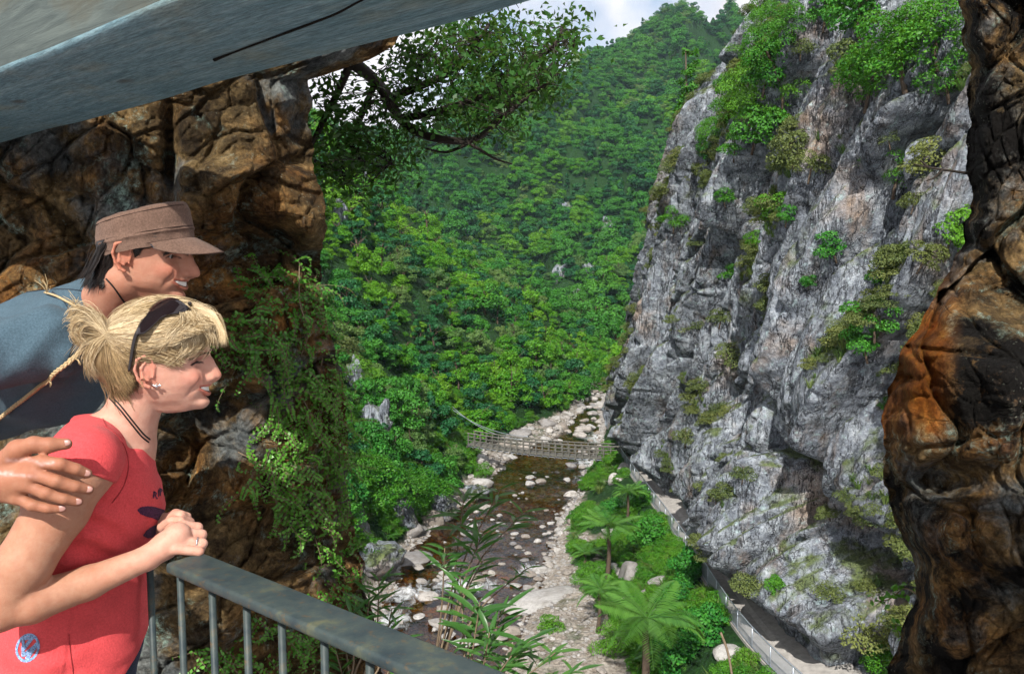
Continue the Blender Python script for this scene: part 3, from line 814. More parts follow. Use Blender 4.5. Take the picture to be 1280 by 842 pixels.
mid = [(605, 635, 20, 'flat pale boulder standing alone upstream in the dark pool'), (591, 657, 15, 'small bleached boulder in the pool near the far bank'), (582, 668, 15, 'pair-like pale rock touching the shady pool edge'),
       (625, 655, 13, 'thin pale rock barely above the brown water'), (657, 671, 12, 'oval white rock in the middle of the pool'), (672, 677, 11, 'white rock just downstream of the oval one'), (681, 668, 8, 'tiny pale rock near the gravel edge of the pool'),
       (660, 692, 9, 'round pale stone in open brown water'), (627, 705, 10, 'white stone in the smooth tail of the pool'), (648, 683, 7, 'smallest pale stone in mid pool'), (597, 726, 24, 'tan boulder at the head of the lower rapid'),
       (537, 747, 27, 'long flat white boulder in the lower rapid'), (527, 727, 14, 'low pale rock at the shaded side of the rapid'), (555, 723, 15, 'pale rock with white water around it'), (551, 781, 34, 'large pale boulder behind the handrail leaves'),
       (585, 805, 34, 'white boulder low beside the leaning leaves'), (619, 797, 28, 'broad bleached boulder at the foot of the rapid'), (606, 716, 7, 'small stone just above the tan boulder'), (676, 714, 20, 'grey boulder at the tip of the gravel beach'),
       (644, 732, 15, 'pale rock at the near edge of the rapid'), (659, 735, 13, 'grey rock wedged beside the pale rapid rock'), (673, 724, 13, 'brown rock on the wet beach edge'), (689, 680, 15, 'pale rock on the beach beside open water'),
       (684, 699, 13, 'squat grey rock half way along the beach'), (697, 689, 13, 'pink-grey rock up on the beach'), (713, 619, 18, 'grey boulder beside the upper white water'), (733, 622, 18, 'square grey boulder against the cliff-side bank'),
       (737, 592, 20, 'boulder between the rapid and the walkway bank'), (676, 602, 13, 'pale rock at the upper pool mouth'), (662, 605, 13, 'tan rock at the pool mouth'), (713, 582, 15, 'boulder just below the footbridge deck'), (662, 597, 12, 'low rock under the footbridge rail'),
       (560, 795, 20, 'grey rock tucked under the rail side leaves'), (640, 790, 26, 'wide white rock at the end of the sand bank'), (665, 800, 22, 'whitish rock beside the sand bank')]
for (u, v, w, lab) in mid:
    p = ground_at(u, v); s = w/FPX*p.y*.52
    boulder(p+Vector((0, 0, s*.12)), s, lab, (1.15, .85, .72), rz=rng.uniform(-.4, .4))
big = [(693, 745, 84, (1.5, .58, .62), 0.62, 'huge long grey slab lying on the beach by the ferns', 3), (598, 606, 32, (1.1, .8, .75), .3, 'big pale slab on the wooded bank below the footbridge', 0), (537, 647, 36, (1, .9, .8), .2, 'dark wet boulder at the foot of the shady bank', 2),
       (500, 700, 56, (1.3, .9, .6), .5, 'broad mossy slab on the shady bank', 5), (538, 684, 34, (1.2, .8, .7), .1, 'pale boulder beside the mossy slab', 1), (563, 664, 26, (1.3, .8, .7), .8, 'grey boulder sloping into the shady pool', 4), 
       (512, 660, 30, (1, 1, .8), 0, 'small blocky rock behind the dark boulder', 0),
       (790, 722, 48, (.7, .9, 1.15), .4, 'upright grey outcrop in the ferns below the walkway', 2), (772, 715, 22, (1, 1, .8), 1.2, 'squat rock leaning on the grey outcrop', 0), (812, 745, 30, (1, .8, .9), 0, 'tan earthy rock under the big tree fern', 4),
       (783, 590, 26, (.8, .9, 1.3), 0, 'pale rock abutment under the footbridge end', 7), (768, 600, 20, (.8, .9, 1.2), 0, 'brown rock beneath the footbridge landing', 2), (885, 745, 34, (.9, 1, 1.0), 0, 'pale rock edge under the walkway railing', 5), (915, 815, 40, (1, 1, .9), 0, 'bleached rock lump beside the walkway bend', 3), (838, 700, 22, (1, 1, 1), 0, 'sandy rock below the middle of the walkway', 1)]
for (u, v, w, st, rz, lab, k) in big:
    p, n, t = hit(u, v, 'terrain'); s = w/FPX*p.y*.62
    boulder(p+Vector((0, 0, -s*.15)), s, lab, st, rz, k)
MK2 = [(735, 525, 'near the cliff foot'), (700, 520, 'in mid field'), (665, 535, 'near the bushes'), (640, 560, 'under the deck middle'), (610, 560, 'under the deck end'), (625, 590, 'by the green low bush'), (650, 600, 'at the pool mouth'), (740, 500, 'highest upstream'), (700, 640, 'at its upper end'), (690, 690, 'half way along'), (670, 725, 'at its lower tip'), (540, 750, 'in the shade'), (590, 745, 'in mid stream'), (640, 745, 'by the beach'), (520, 690, 'by the mossy slab'), (560, 650, 'by the dark boulder'), (590, 610, 'by the pale slab'), (780, 700, 'by the grey outcrop'), (840, 760, 'by the walkway bend'), (770, 800, 'by the sand'), (740, 600, 'by the upper rapid'), (730, 570, 'below the deck')]
def near_words(u, v): return min(MK2, key=lambda q: (q[0]-u)**2+(q[1]-v)**2)[2]
where = []
for (y0, y1, x0f, x1f, n, smin_, smax_, lab) in (
        (98, 150, 'xl', 'xr', 60, .45, 1.25, 'boulder in the dry upstream rock field past the footbridge'),
        (98, 150, 'xs', 'xl', 26, .7, 1.8, 'large boulder beside the upstream bank past the footbridge'),
        (84, 108, 'xs', 'xl', 46, .35, 1.15, 'boulder on the stony bank below the footbridge'),
        (80, 100, 'xr-', 'xr', 18, .35, .8, 'boulder along the cliff side of the upper rapid'),
        (40, 76, 'bank', '', 22, .35, 1.0, 'rock among the ferns of the walkway bank'),
        (50, 78, 'beach', '', 34, .22, .55, 'stone along the gravel beach beside the pool'),
        (46, 58, 'xl', 'xr', 22, .25, .6, 'stone breaking the lower rapid'),
        (50, 84, 'xl', 'xr', 64, .14, .42, 'stone breaking the surface of the brown pool'),
        (55, 80, 'lb', '', 20, .35, .9, 'rock at the foot of the shady wooded bank')):
    for i in range(n):
        y = rng.uniform(y0, y1)
        xl, xr, xs = np.interp(y, _ry, _xl), np.interp(y, _ry, _xr), np.interp(y, _ry, _xs)
        x = {'xl': rng.uniform(xl, xr), 'xs': rng.uniform(xs, xl+.8), 'xr-': rng.uniform(xr-2.2, xr+.4), 'beach': xr+rng.normal(.1, .55), 'lb': xl-abs(rng.normal(0, .9)), 'bank': np.interp(y, _ps_y, _ps_x)-.8-abs(rng.normal(0, 2.5))}[x0f]
        s = smin_+(smax_-smin_)*rng.uniform(0, 1)**2.2
        z = max(float(terrain(x, y)), WZ-.12*s)
        pu, pv, _c = project((x, y, z+.1*s))
        lab2 = '%s %s' % (('tiny' if s/y*1000 < 5 else 'small' if s/y*1000 < 8 else 'mid-sized' if s/y*1000 < 12 else 'large')+' '+lab.split(' ')[0].replace('large', 'bulky'), ' '.join(lab.split(' ')[1:]))+' '+near_words(float(pu), float(pv))
        boulder((x, y, z+.1*s), s, lab2, (1.1, .9, .78), group=lab.replace('boulder', 'boulders').replace('stone ', 'stones ').replace('rock at', 'rocks at').replace('rock among', 'rocks among'))
# gravel and cobbles too many to count
gp = []
for i in range(9000):
    y = rng.uniform(42, 135); xl, xr, xs = np.interp(y, _ry, _xl), np.interp(y, _ry, _xr), np.interp(y, _ry, _xs)
    m = rng.uniform()
    if m < .42: x = xr+rng.uniform(-.6, np.interp(y, [42, 50, 58, 70, 80], [5.5, 5, 3.2, 1.2, .6]))
    elif m < .62: x = rng.uniform(xs, xl+.5)
    else: x = rng.uniform(xl, xr)
    gp.append((x, y, rng.uniform(.05, .2)*(1.4 if m > .62 else 1)))
gp = np.array(gp); gz = terrain(gp[:, 0], gp[:, 1])
keep = gz < WZ+2.0
gp, gz = gp[keep], gz[keep]
scatter('river_gravel', np.stack([gp[:, 0], gp[:, 1], gz], 1), np.stack([gp[:, 2]*1.2, gp[:, 2], gp[:, 2]*.8], 1), rng.uniform(0, 6.28, len(gp)), rng.integers(0, 3, len(gp)),
        [next(o for o in bpy.data.objects if o.data is ROCKS[k]) for k in (0, 1, 2)], 'pale gravel and cobbles on the beaches and river bed')

# ================================================================== WALKWAY
g = G('walkway_concrete'); v = g.coord(); nz = g.noise(v, 3, 6, .65)
M['path'] = g.done(g.pr(g.ramp(nz, (.3, (.24, .23, .22)), (.7, (.42, .40, .38))), .85, g.bump(nz, .4, .03)))
M['steel'] = simple_mat('galvanised_steel', (.38, .43, .50), .4, .5, .2, 14, .1, .004, metallic=.6)
PZ = -18.5
pyy = np.linspace(28, 76, 120); pxx = np.interp(pyy, _ps_y, _ps_x)
pxx = np.convolve(np.pad(pxx, 6, 'edge'), np.ones(13)/13, 'valid')
pxx = np.convolve(np.pad(pxx, 9, 'edge'), np.ones(19)/19, 'valid')
prof = [(-.12, -.35), (-.12, .06), (.0, .06), (.02, 0), (1.25, 0), (1.5, .14), (2.2, .3), (3.4, .5)]
PV = np.array([[(x+a, y, PZ+.01+b+.02*vnoise(y*1.1, a)) for a, b in prof] for x, y in zip(pxx, pyy)]).reshape(-1, 3)
link('path', mesh_np('path', PV, grid_faces(120, len(prof)), M['path'], smooth=False), kind='structure')
g = G('wire_netting'); v = g.coord('UV')
nt_ = g.n('BsdfTransparent'); b_ = g.pr((.36, .42, .50), .4, spec=.5)
mxs = g.n('MixShader'); mxs.inputs[0].default_value = .42
g.t.links.new(nt_.outputs[0], mxs.inputs[1]); g.t.links.new(b_, mxs.inputs[2]); M['netting'] = g.done(mxs.outputs[0])
R0 = Vector((pxx[60], pyy[60], PZ))
rail_t = thing('walkway_railing', 'long galvanised railing with wire netting along the cliff walkway', 'railing', R0)
mb = MB(); pts = [(x-.05, y, PZ+1.12) for x, y in zip(pxx, pyy)]; mb.tube(pts, .035, 6); put('handrail', mb.mesh('handrail', M['steel']), rail_t)
mb = MB(); pts = [(x-.05, y, PZ+.16) for x, y in zip(pxx, pyy)]; mb.tube(pts, .028, 6); put('bottom_rail', mb.mesh('bottom_rail', M['steel']), rail_t)
NV = np.array([[(x-.05, y, PZ+h) for h in (.16, 1.1)] for x, y in zip(pxx, pyy)]).reshape(-1, 3)
put('wire_panel', mesh_np('wire_panel', NV, grid_faces(120, 2), M['netting']), rail_t)
mb = MB(); mb.tube([(0, 0, -.1), (0, 0, 1.14)], .03, 6); pm = mb.mesh('post', M['steel'])
for y in np.arange(29.5, 76, 1.9):
    x = np.interp(y, pyy, pxx); o = link('post', pm, rail_t); o.location = Vector((x-.05, y, PZ))-R0

# ================================================================== FOOTBRIDGE
M['bridge_wood'] = simple_mat('weathered_bridge_timber', (.115, .112, .10), .85, .2, .3, 6, .4, .01)
A_ = Vector((10.6, 75.6, PZ+.02)); B_ = P(588, 553, 84.0)
bt = thing('footbridge', 'narrow timber swing footbridge crossing the river to the cliff walkway', 'footbridge', A_)
dv = B_-A_; ln = dv.length; dh = Vector((dv.x, dv.y, 0)).normalized(); nh = Vector((-dh.y, dh.x, 0))
def bp(t, s=0, h=0): return A_+dv*t+nh*s+Vector((0, 0, h-1.0*4*t*(1-t)*.30))
NT = 27
ts_ = np.linspace(0, 1, NT)
mb = MB(); dk = np.array([[tuple(bp(t, s, h)) for s, h in ((-.6, 0), (.6, 0), (.6, -.12), (-.6, -.12))] for t in ts_]).reshape(-1, 3)
put('deck', mesh_np('deck', dk, grid_faces(NT, 4, True), M['bridge_wood'], False), bt)
for s in (-.62, .62):
    for h, r in ((1.15, .065), (.78, .05), (.42, .05)):
        mb = MB(); mb.tube([bp(t, s, h) for t in ts_], r, 4); put('handrail' if h > 1 else 'side_rail', mb.mesh('rail', M['bridge_wood'], False), bt)
    mb = MB(); mb.tube([bp(t, s*1.2, -.2) for t in ts_], .03, 5); put('support_cable', mb.mesh('cable', M['steel']), bt)
mb = MB(); mb.box((-.05, -.05, -.35), (.05, .05, 1.15)); bpost = mb.mesh('post', M['bridge_wood'], False)
mb = MB(); mb.box((-.06, -.95, -.3), (.06, .95, -.14)); bbeam = mb.mesh('crossbeam', M['bridge_wood'], False)
rzb = math.atan2(dh.y, dh.x)
for t in np.linspace(.01, .99, 24):
    for s in (-.66, .66):
        o = link('post', bpost, bt); o.location = bp(t, s)-A_; o.rotation_euler = (0, 0, rzb)
    o = link('crossbeam', bbeam, bt); o.location = bp(t)-A_; o.rotation_euler = (0, 0, rzb)
for s in (-.8, .8):
    e = P(563+s*3, 508, 92)
    a = bp(.62, s, 1.3); mb = MB()
    mb.tube([a.lerp(e, q)-Vector((0, 0, 1.6*4*q*(1-q)*.5)) for q in np.linspace(0, 1, 14)], .035, 5); put('suspension_cable', mb.mesh('cable', M['steel']), bt)
    q0 = bp(-.01, s, -.2); mb = MB(); mb.box((-.12, -.12, -1.0), (.12, .12, 1.9), Matrix.Translation(q0)); put('end_post', mb.mesh('end_post', M['bridge_wood'], False), bt)

# ================================================================== PLANTS OF THE GORGE
SHR = [crown_mesh('foliage', LB, 500+i, R, H, nl, 3200, .125, b, lo, up=.25) for i, (R, H, nl, b, lo) in enumerate([(1, 1.5, 20, .0, .45), (1.15, 1.2, 22, .0, .4), (.9, 1.7, 18, .0, .45)])]
SHL = [crown_mesh('foliage', LB, 510+i, R, H, nl, 7500, .068, b, lo, up=.35) for i, (R, H, nl, b, lo) in enumerate([(1, 1.3, 26, .0, .38), (1.2, 1.15, 28, .0, .36)])]
SHO = [crown_mesh('foliage', LO, 520+i, R, H, nl, 3200, .10, b, lo, up=.5) for i, (R, H, nl, b, lo) in enumerate([(1, 1.3, 20, .0, .42), (1.1, 1.0, 22, .0, .38)])]
SHD = [crown_mesh('foliage', LF, 540+i, R, H, nl, 3200, .125, b, lo, up=.3) for i, (R, H, nl, b, lo) in enumerate([(1, 1.5, 20, .0, .42), (1.1, 1.3, 20, .0, .4)])]
STEM = trunk_mesh('stem', M['bark'], 560, 1.0, .05, 5, .5)
def shrub(p, w, label, kind='b', hsc=1.0, group='shrubs rooted on the cliff ledges'):
    P_ = SHL if (kind == 'b' and w > 2.2) else {'b': SHR, 'o': SHO, 'd': SHD}[kind]
    t = thing('shrub', label, 'shrub', p, group)
    t.rotation_euler = (rng.normal(0, .15), rng.normal(0, .15), rng.uniform(0, 6.28)); s = w*.5
    t.scale = (s, s, s*hsc)
    link('foliage', P_[int(rng.integers(0, len(P_)))], t); link('stem', STEM, t)
    return t
cl = [(1130, 62, 105, 'b', 'wide yellow-green bush highest among the large cliff bushes'), (1088, 100, 70, 'b', 'dense bush hanging below the wide yellow-green one'), (1168, 40, 80, 'b', 'tall bush beside the dark tunnel rock'), (1182, 92, 60, 'b', 'bright bush against the tunnel rock edge'), (1062, 75, 48, 'o', 'dull olive bush at the head of a crevice'),
      (1170, 190, 60, 'o', 'heath bush behind a bare dark twig'), (1118, 210, 62, 'b', 'round bush over the deep diagonal crevice'), (1182, 295, 52, 'b', 'low spreading bush beside the tunnel rock'), (1150, 318, 40, 'o', 'dry heath tuft below the spreading bush'), (992, 190, 50, 'o', 'olive heath in the middle of the cliff'), (1012, 205, 40, 'o', 'smaller heath right of the olive one'.replace('right of', 'next to')),
      (975, 255, 36, 'b', 'bush on a ledge left of the smooth slab'.replace('left of', 'beside')), (983, 268, 25, 'd', 'dark tuft under the ledge bush'), (1042, 305, 38, 'd', 'lone dark tuft on the smooth grey slab'), (1092, 395, 52, 'd', 'round dark bush at the foot of the crevice'), (1080, 425, 46, 'd', 'second dark bush just under the crevice foot'), (1100, 348, 30, 'b', 'bright bush inside the crevice'),
      (914, 338, 24, 'b', 'small bright bush above a shadowed hollow'), (918, 440, 36, 'o', 'olive bush on the lower cliff rib'), (900, 395, 28, 'o', 'dry tuft on the lower cliff rib'), (842, 272, 32, 'b', 'bush on the far edge of the cliff'), (870, 300, 20, 'o', 'little heath on the cliff edge rib'), (1075, 14, 60, 'd', 'dark bush at the very top of the cliff'), (1030, 12, 46, 'd', 'bush capping the grey pinnacle'),
      (1150, 480, 25, 'o', 'tuft beside the orange tunnel rock'), (1112, 505, 20, 'b', 'tiny bright sprig by the orange tunnel rock'), (1037, 636, 24, 'o', 'tuft on the low bulging rock'), (966, 732, 22, 'b', 'sprig above the walkway overhang'), (1080, 778, 62, 'o', 'dry bush low over the walkway'), (1135, 770, 42, 'o', 'brown heath low beside the tunnel rock'), (1050, 832, 80, 'b', 'bright bush at the bottom edge by the walkway'),
      (1118, 832, 62, 'b', 'bright ferny bush under the tunnel rock'), (930, 590, 26, 'o', 'tuft beside the dark square hollow'), (872, 478, 24, 'o', 'heath streak on the far rib'), (858, 545, 26, 'o', 'heath low on the far rib'), (1000, 60, 26, 'o', 'tuft in the crack of the grey pinnacle'), (1110, 170, 26, 'o', 'tuft at the top of the smooth slab'), (960, 150, 30, 'd', 'bush in the shaded cleft'), (1140, 250, 30, 'o', 'dry tuft above the crevice'), (945, 300, 24, 'b', 'sprig over the black hollow'),
      (895, 620, 22, 'o', 'tuft under the overhang lip'), (1195, 360, 40, 'o', 'heath at the rim of the tunnel rock'), (1010, 350, 18, 'd', 'speck of green on the slab'), (880, 215, 30, 'o', 'heath below the cliff edge trees'), (905, 245, 24, 'b', 'sprig on the shaded rib')]
for (u, v, w, k, lab) in cl:
    p, n, t = hit(u, v+w*.3, 'cliff')
    if t > 120: p = P(u, v+w*.3, 79)
    shrub(p+n*0.1, w/FPX*p.y*1.25, lab, k)
tops = [(914, 138, 50), (934, 100, 60), (966, 55, 64), (892, 160, 34), (944, 152, 56), (978, 100, 50), (926, 66, 36), (962, 24, 44), (990, 22, 44), (910, 106, 32), (918, 178, 34), (975, -10, 50), (938, 128, 50), (956, 84, 56), (884, 186, 26), (948, 30, 30), (975, 140, 36)]
tl_ = ['lowest', 'broad', 'tall', 'small', 'dense', 'sparse', 'bright', 'highest', 'narrow', 'outermost', 'hanging', 'topmost', 'middle', 'inner', 'little', 'shaggy', 'innermost']
for (u, v, w), a in zip(tops, tl_):
    y = 78-max(0, (u-930))*.12; p = P(u, v+w*.42, y)
    b = cliff_bvh.ray_cast(Vector((0, 0, 0)), p.normalized(), 300)
    if b[0] is not None: p = b[0]
    shrub(p, w/FPX*p.y*1.12, '%s sunlit bush of the green cap on the cliff edge' % a, 'b' if a not in ('dense', 'inner', 'little') else 'd', 1.15, 'bushes capping the cliff edge')
# bushes of the two banks
bk = [(815, 668, 44, 'd', 'round bush below the walkway railing'), (862, 712, 46, 'd', 'tall bush between outcrop and walkway'), (880, 790, 60, 'd', 'bush under the walkway bend'), (850, 750, 44, 'd', 'dark bush behind the big tree fern'), (730, 650, 30, 'b', 'low bush on the edge of the beach'), (745, 720, 40, 'b', 'bush behind the long grey slab'), (800, 625, 30, 'd', 'bush near the footbridge landing'), (770, 800, 50, 'b', 'bush beside the sand bank'),
      (840, 825, 60, 'd', 'leafy bush by the largest fern trunk'), (605, 590, 26, 'b', 'bright low bush on the stony far bank'), (585, 575, 22, 'b', 'bright bush beneath the footbridge end'), (480, 610, 80, 'b', 'big light green bush over the shady bank'), (445, 590, 60, 'b', 'light bush beside the tunnel rock'), (520, 615, 60, 'b', 'light bush hanging over the dark boulder'), (470, 560, 50, 'd', 'dark bush above the bank rocks'), (550, 600, 50, 'd', 'shady bush at the pool corner'),
      (450, 470, 50, 'b', 'pale bush on the bank ledge'), (500, 520, 60, 'd', 'bushy growth above the bank ledge'), (430, 440, 40, 'o', 'dry grassy bush on the bank rim'), (690, 780, 26, 'b', 'weedy bush on the sand bank'), (765, 640, 30, 'd', 'bush by the small tree fern'), (744, 480, 44, 'b', 'bush closing off the boulder field upstream'), (726, 490, 36, 'd', 'dark bush at the upstream end of the boulder field'), (757, 470, 40, 'd', 'dark bush where the river turns behind the cliff')]
for (u, v, w, k, lab) in bk:
    p, n, t = hit(u, v+w*.25, 'terrain'); shrub(p, w/FPX*p.y*1.2, lab, k, 1, 'bushes on the river banks')
# tree ferns: every frond is a part
def frond_mesh(L_, droop, seed):
    rs = np.random.default_rng(seed); mb = MB(); n = 16
    t = np.linspace(0, 1, n); x = L_*(t-.12*t**3); z = L_*(.42*t-droop*t**2.1)
    mb.tube(np.stack([x, 0*x, z], 1), np.linspace(.03, .008, n)*L_/3, 4, .1, False)
    k = 30
    for s in (-1, 1):
        tt = np.linspace(.1, .985, k); px = np.interp(tt, t, x); pz = np.interp(tt, t, z)
        w = L_*.25*np.sin(np.pi*np.clip(tt, .02, 1)**.75)**.8+.03
        for q in range(k):
            a = np.array((px[q], 0, pz[q])); d = np.array((.55, s*1.0, -.12-.15*rs.uniform())); d /= np.linalg.norm(d)
            e = a+d*w[q]; m = a+d*w[q]*.5; c = np.array((L_*.016, 0, 0.0)); dn = np.array((0, 0, -w[q]*.12))
            mb.add([a-c*.9, m-c, e+dn, m+c], [(0, 1, 2, 3)], rs.uniform(.1, .6))
    return mb.mesh('frond', M['leaf_fern'])
FR = [frond_mesh(3.0, d, 600+i) for i, d in enumerate((.45, .62, .8, .3))]
def tree_fern(u, v, y, span, th, label):
    top = P(u, v, y); r = span/FPX*y*.5/3.0
    t = thing('tree_fern', label, 'tree fern', top-Vector((0, 0, th)), 'tree ferns below the walkway')
    mb = MB(); pts = [(.1*math.sin(3*q), .08*q, th*q) for q in np.linspace(0, 1, 8)]
    mb.tube(pts, np.linspace(.19, .11, 8)*r*1.1, 9); link('trunk', mb.mesh('trunk', M['bark']), t)
    for i in range(17):
        o = link('frond', FR[int(rng.integers(0, 4))], t); o.location = (0.13, .08, th-.05)
        o.rotation_euler = (rng.normal(0, .1), rng.uniform(-.35, .15), i*2.4+rng.normal(0, .2)); s = r*rng.uniform(.75, 1.1); o.scale = (s, s, s)
tree_fern(806, 772, 35.5, 185, 4.6, 'largest tree fern, spreading over the lower walkway bank')
tree_fern(760, 655, 50, 96, 3.6, 'tree fern with a dark twin trunk above the long grey slab')
tree_fern(784, 612, 59, 60, 3.0, 'small tree fern close to the footbridge landing')
tree_fern(748, 735, 45, 84, 2.6, 'tree fern standing between the grey slab and the upright outcrop')
tree_fern(838, 812, 40, 110, 1.6, 'short tree fern tucked beside the largest one')
tree_fern(730, 690, 56, 60, 1.0, 'low fern crown at the beach edge')
# grass and ground ferns, countless
def tuft(seed, n, h, sp, mat):
    rs = np.random.default_rng(seed); mb = MB()
    for i in range(n):
        a = rs.uniform(0, 6.28); d = np.array((math.cos(a), math.sin(a), 0)); b = d*rs.uniform(0, sp*.4); hh = h*rs.uniform(.6, 1.2)
        s = np.array((-d[1], d[0], 0))*hh*.035
        m = b+d*sp*.4+np.array((0, 0, hh*.65)); e = b+d*sp*rs.uniform(.7, 1.2)+np.array((0, 0, hh*rs.uniform(.5, 1)))
        mb.add([b-s, b+s, m+s, m-s], [(0, 1, 2, 3)], rs.uniform(0, .6)); mb.add([m-s, m+s, e], [(0, 1, 2)], rs.uniform(.2, .8))
    return mb.mesh('grass', mat)
TG = [link('grass', tuft(700+i, 34, .7, .5, M['grass']), kind='stuff') for i in range(2)]
for o in TG: o.location = P(760+40*TG.index(o), 700, 52); o.location.z = terrain(o.location.x, o.location.y)
FG = []
fm_mb = MB()
for i in range(9):
    a = i*.7+rng.normal(0, .1); Rm = np.array(Matrix.Rotation(a, 3, 'Z')); s = .28*rng.uniform(.8, 1.2)
    me = FR[i % 4]; V = np.zeros(len(me.vertices)*3); me.vertices.foreach_get('co', V); V = V.reshape(-1, 3)*s@Rm.T
    for p in me.polygons: pass
    F4 = np.array([p.vertices[:] for p in me.polygons if len(p.vertices) == 4]); fm_mb.add(V, F4, rng.uniform(0, .5))
fo_ = link('ground_fern', fm_mb.mesh('ground_fern', M['leaf_fern']), kind='stuff'); fo_.location = P(770, 740, 50); fo_.location.z = terrain(fo_.location.x, fo_.location.y)
gp = []
for i in range(5200):
    y = rng.uniform(34, 84); xr = np.interp(y, _ry, _xr); px = np.interp(y, _ps_y, _ps_x)
    be = np.interp(y, [20, 44, 52, 60, 75], [.62, .58, .35, .18, .08])
    x = rng.uniform(xr+(px-xr)*(be+.03), px-.3); gp.append((x, y))
for i in range(5000):
    y = rng.uniform(52, 120); xs = np.interp(y, _ry, _xs); gp.append((xs-abs(rng.normal(0, 4))-.3, y))
gp = np.array(gp); gz = terrain(gp[:, 0], gp[:, 1])
kb = fbm(gp[:, 0]/3.2, gp[:, 1]/3.2, 0, 3, 66) < .10
gp, gz = gp[kb], gz[kb]
ixg = rng.choice([0, 1, 2, 3], len(gp), p=[.17, .13, .34, .36])
scatter('undergrowth', np.stack([gp[:, 0], gp[:, 1], gz], 1), np.where(ixg == 3, .45, np.where(ixg == 2, .85, .8))*rng.uniform(.5, 1.5, len(gp)), rng.uniform(0, 6.28, len(gp)), ixg,
        TG+[fo_, next(o for o in bpy.data.objects if o.data is SHR[1])], 'grass, ferns and weeds covering the river banks')
# grasses in the cracks of the cliff
cn_ = np.array([p for p in CV[rng.integers(0, len(CV), 14000)] if 26 < p[1] < 84 and -16 < p[2] < 26])
gk = fbm(cn_[:, 1]/3.5, cn_[:, 2]/3.5, 0, 3, 67) > .42
cn_ = cn_[gk]
scatter('cliff_grass', cn_, rng.uniform(.4, .9, len(cn_)), rng.uniform(0, 6.28, len(cn_)), rng.choice([0, 1, 2], len(cn_)), TG+[next(o for o in bpy.data.objects if o.data is SHO[1])][:1] + [TG[1]], 'dry grass tufts growing in cracks of the cliff')
# slender pine standing off the cliff edge
def pine():
    base = P(850, 408, 80); top = P(857, 62, 80); H = (top-base).length
    t = thing('pine_tree', 'very slender tall pine standing against the far mountain at the cliff edge', 'tree', base)
    mb = MB(); mb.tube([(0, 0, -.5), (.1, 0, H*.4), (.35, 0, H*.75), (top-base)], [.30, .24, .17, .06], 6); put2 = link('trunk', mb.mesh('trunk', M['bark']), t)
    rs = np.random.default_rng(5); pos, nr = [], []; mb = MB()
    for i in range(46):
        h = rs.uniform(.45, 1.0)**.8; a = rs.uniform(0, 6.28); L_ = (1.05-h)*3.2+.5*rs.uniform(.3, 1)
        b = np.array((.35*min(1, h/.75), 0, H*h)); e = b+np.array((math.cos(a)*L_, math.sin(a)*L_, .25*L_))
        mb.tube([b, (b+e)/2+np.array((0, 0, .1)), e], [.04, .03, .012], 4)
        for q in range(int(26)):
            f = rs.uniform(.35, 1.05); pos.append(b+(e-b)*f+rs.normal(0, .16, 3)); nr.append(rs.normal(size=3)+np.array((0, 0, .6)))
    link('branches', mb.mesh('branches', M['bark']), t)
    V, F = leafquads(np.array(pos), np.array(nr), rs.uniform(.45, .8, len(pos)), .35, rs)
    link('crown', mesh_np('crown', V, F, LF, True, {'tint': np.repeat(rs.uniform(0, .6, len(pos)), 4)}), t)
pine()
# pale outcrops on the far spur
for (u, v, w, st, lab) in ((702, 278, 30, (.8, .8, 1.5), 'tall pale rock face showing through the forest on the far spur'), (762, 286, 26, (1, .8, .9), 'squat pale rock face beside the tall one on the far spur'), (700, 345, 22, (.8, .8, 1.2), 'grey rock showing low on the forested spur'), (735, 340, 16, (.8, .8, 1.2), 'small grey rock on the forested spur'), (722, 370, 16, (.8, .8, 1.3), 'lowest grey rock on the forested spur'),
                           (423, 278, 30, (.7, .8, 1.8), 'rust stained pinnacle on the wooded slope'), (440, 655, 52, (.8, .9, 1.3), 'steep lichened rock face of the shady bank'), (462, 705, 60, (1.2, .9, .7), 'broad lichen covered ledge of the shady bank'), (500, 648, 44, (.9, .9, 1.0), 'fractured rock buttress by the shady pool'), (548, 640, 40, (1, .9, 1.0), 'dark rock corner where the pool turns'), (470, 545, 44, (.7, .9, 1.7), 'tall fractured crag under the bank trees'), (445, 480, 40, (.7, .9, 1.6), 'pale crag on the rim of the bank slope'), (590, 620, 34, (1.1, .9, .7), 'rock shelf below the shady bank bushes'), (455, 235, 20, (.8, .8, 1.6), 'grey crag among trees high on the wooded slope'), (790, 440, 24, (.8, .8, 1.5), 'pale crag behind the cliff edge'), (775, 480, 26, (.8, .9, 1.6), 'brown crag above the footbridge'), (765, 525, 26, (.8, .9, 1.6), 'dark crag where the river turns')):
    p, n, t = hit(u, v, 'terrain'); s = w/FPX*p.y*.58
    boulder(p+Vector((0, s*.1, s*.05)), s, lab, st, None, None, 'rock outcrops on the gorge slopes', name='rock_outcrop')
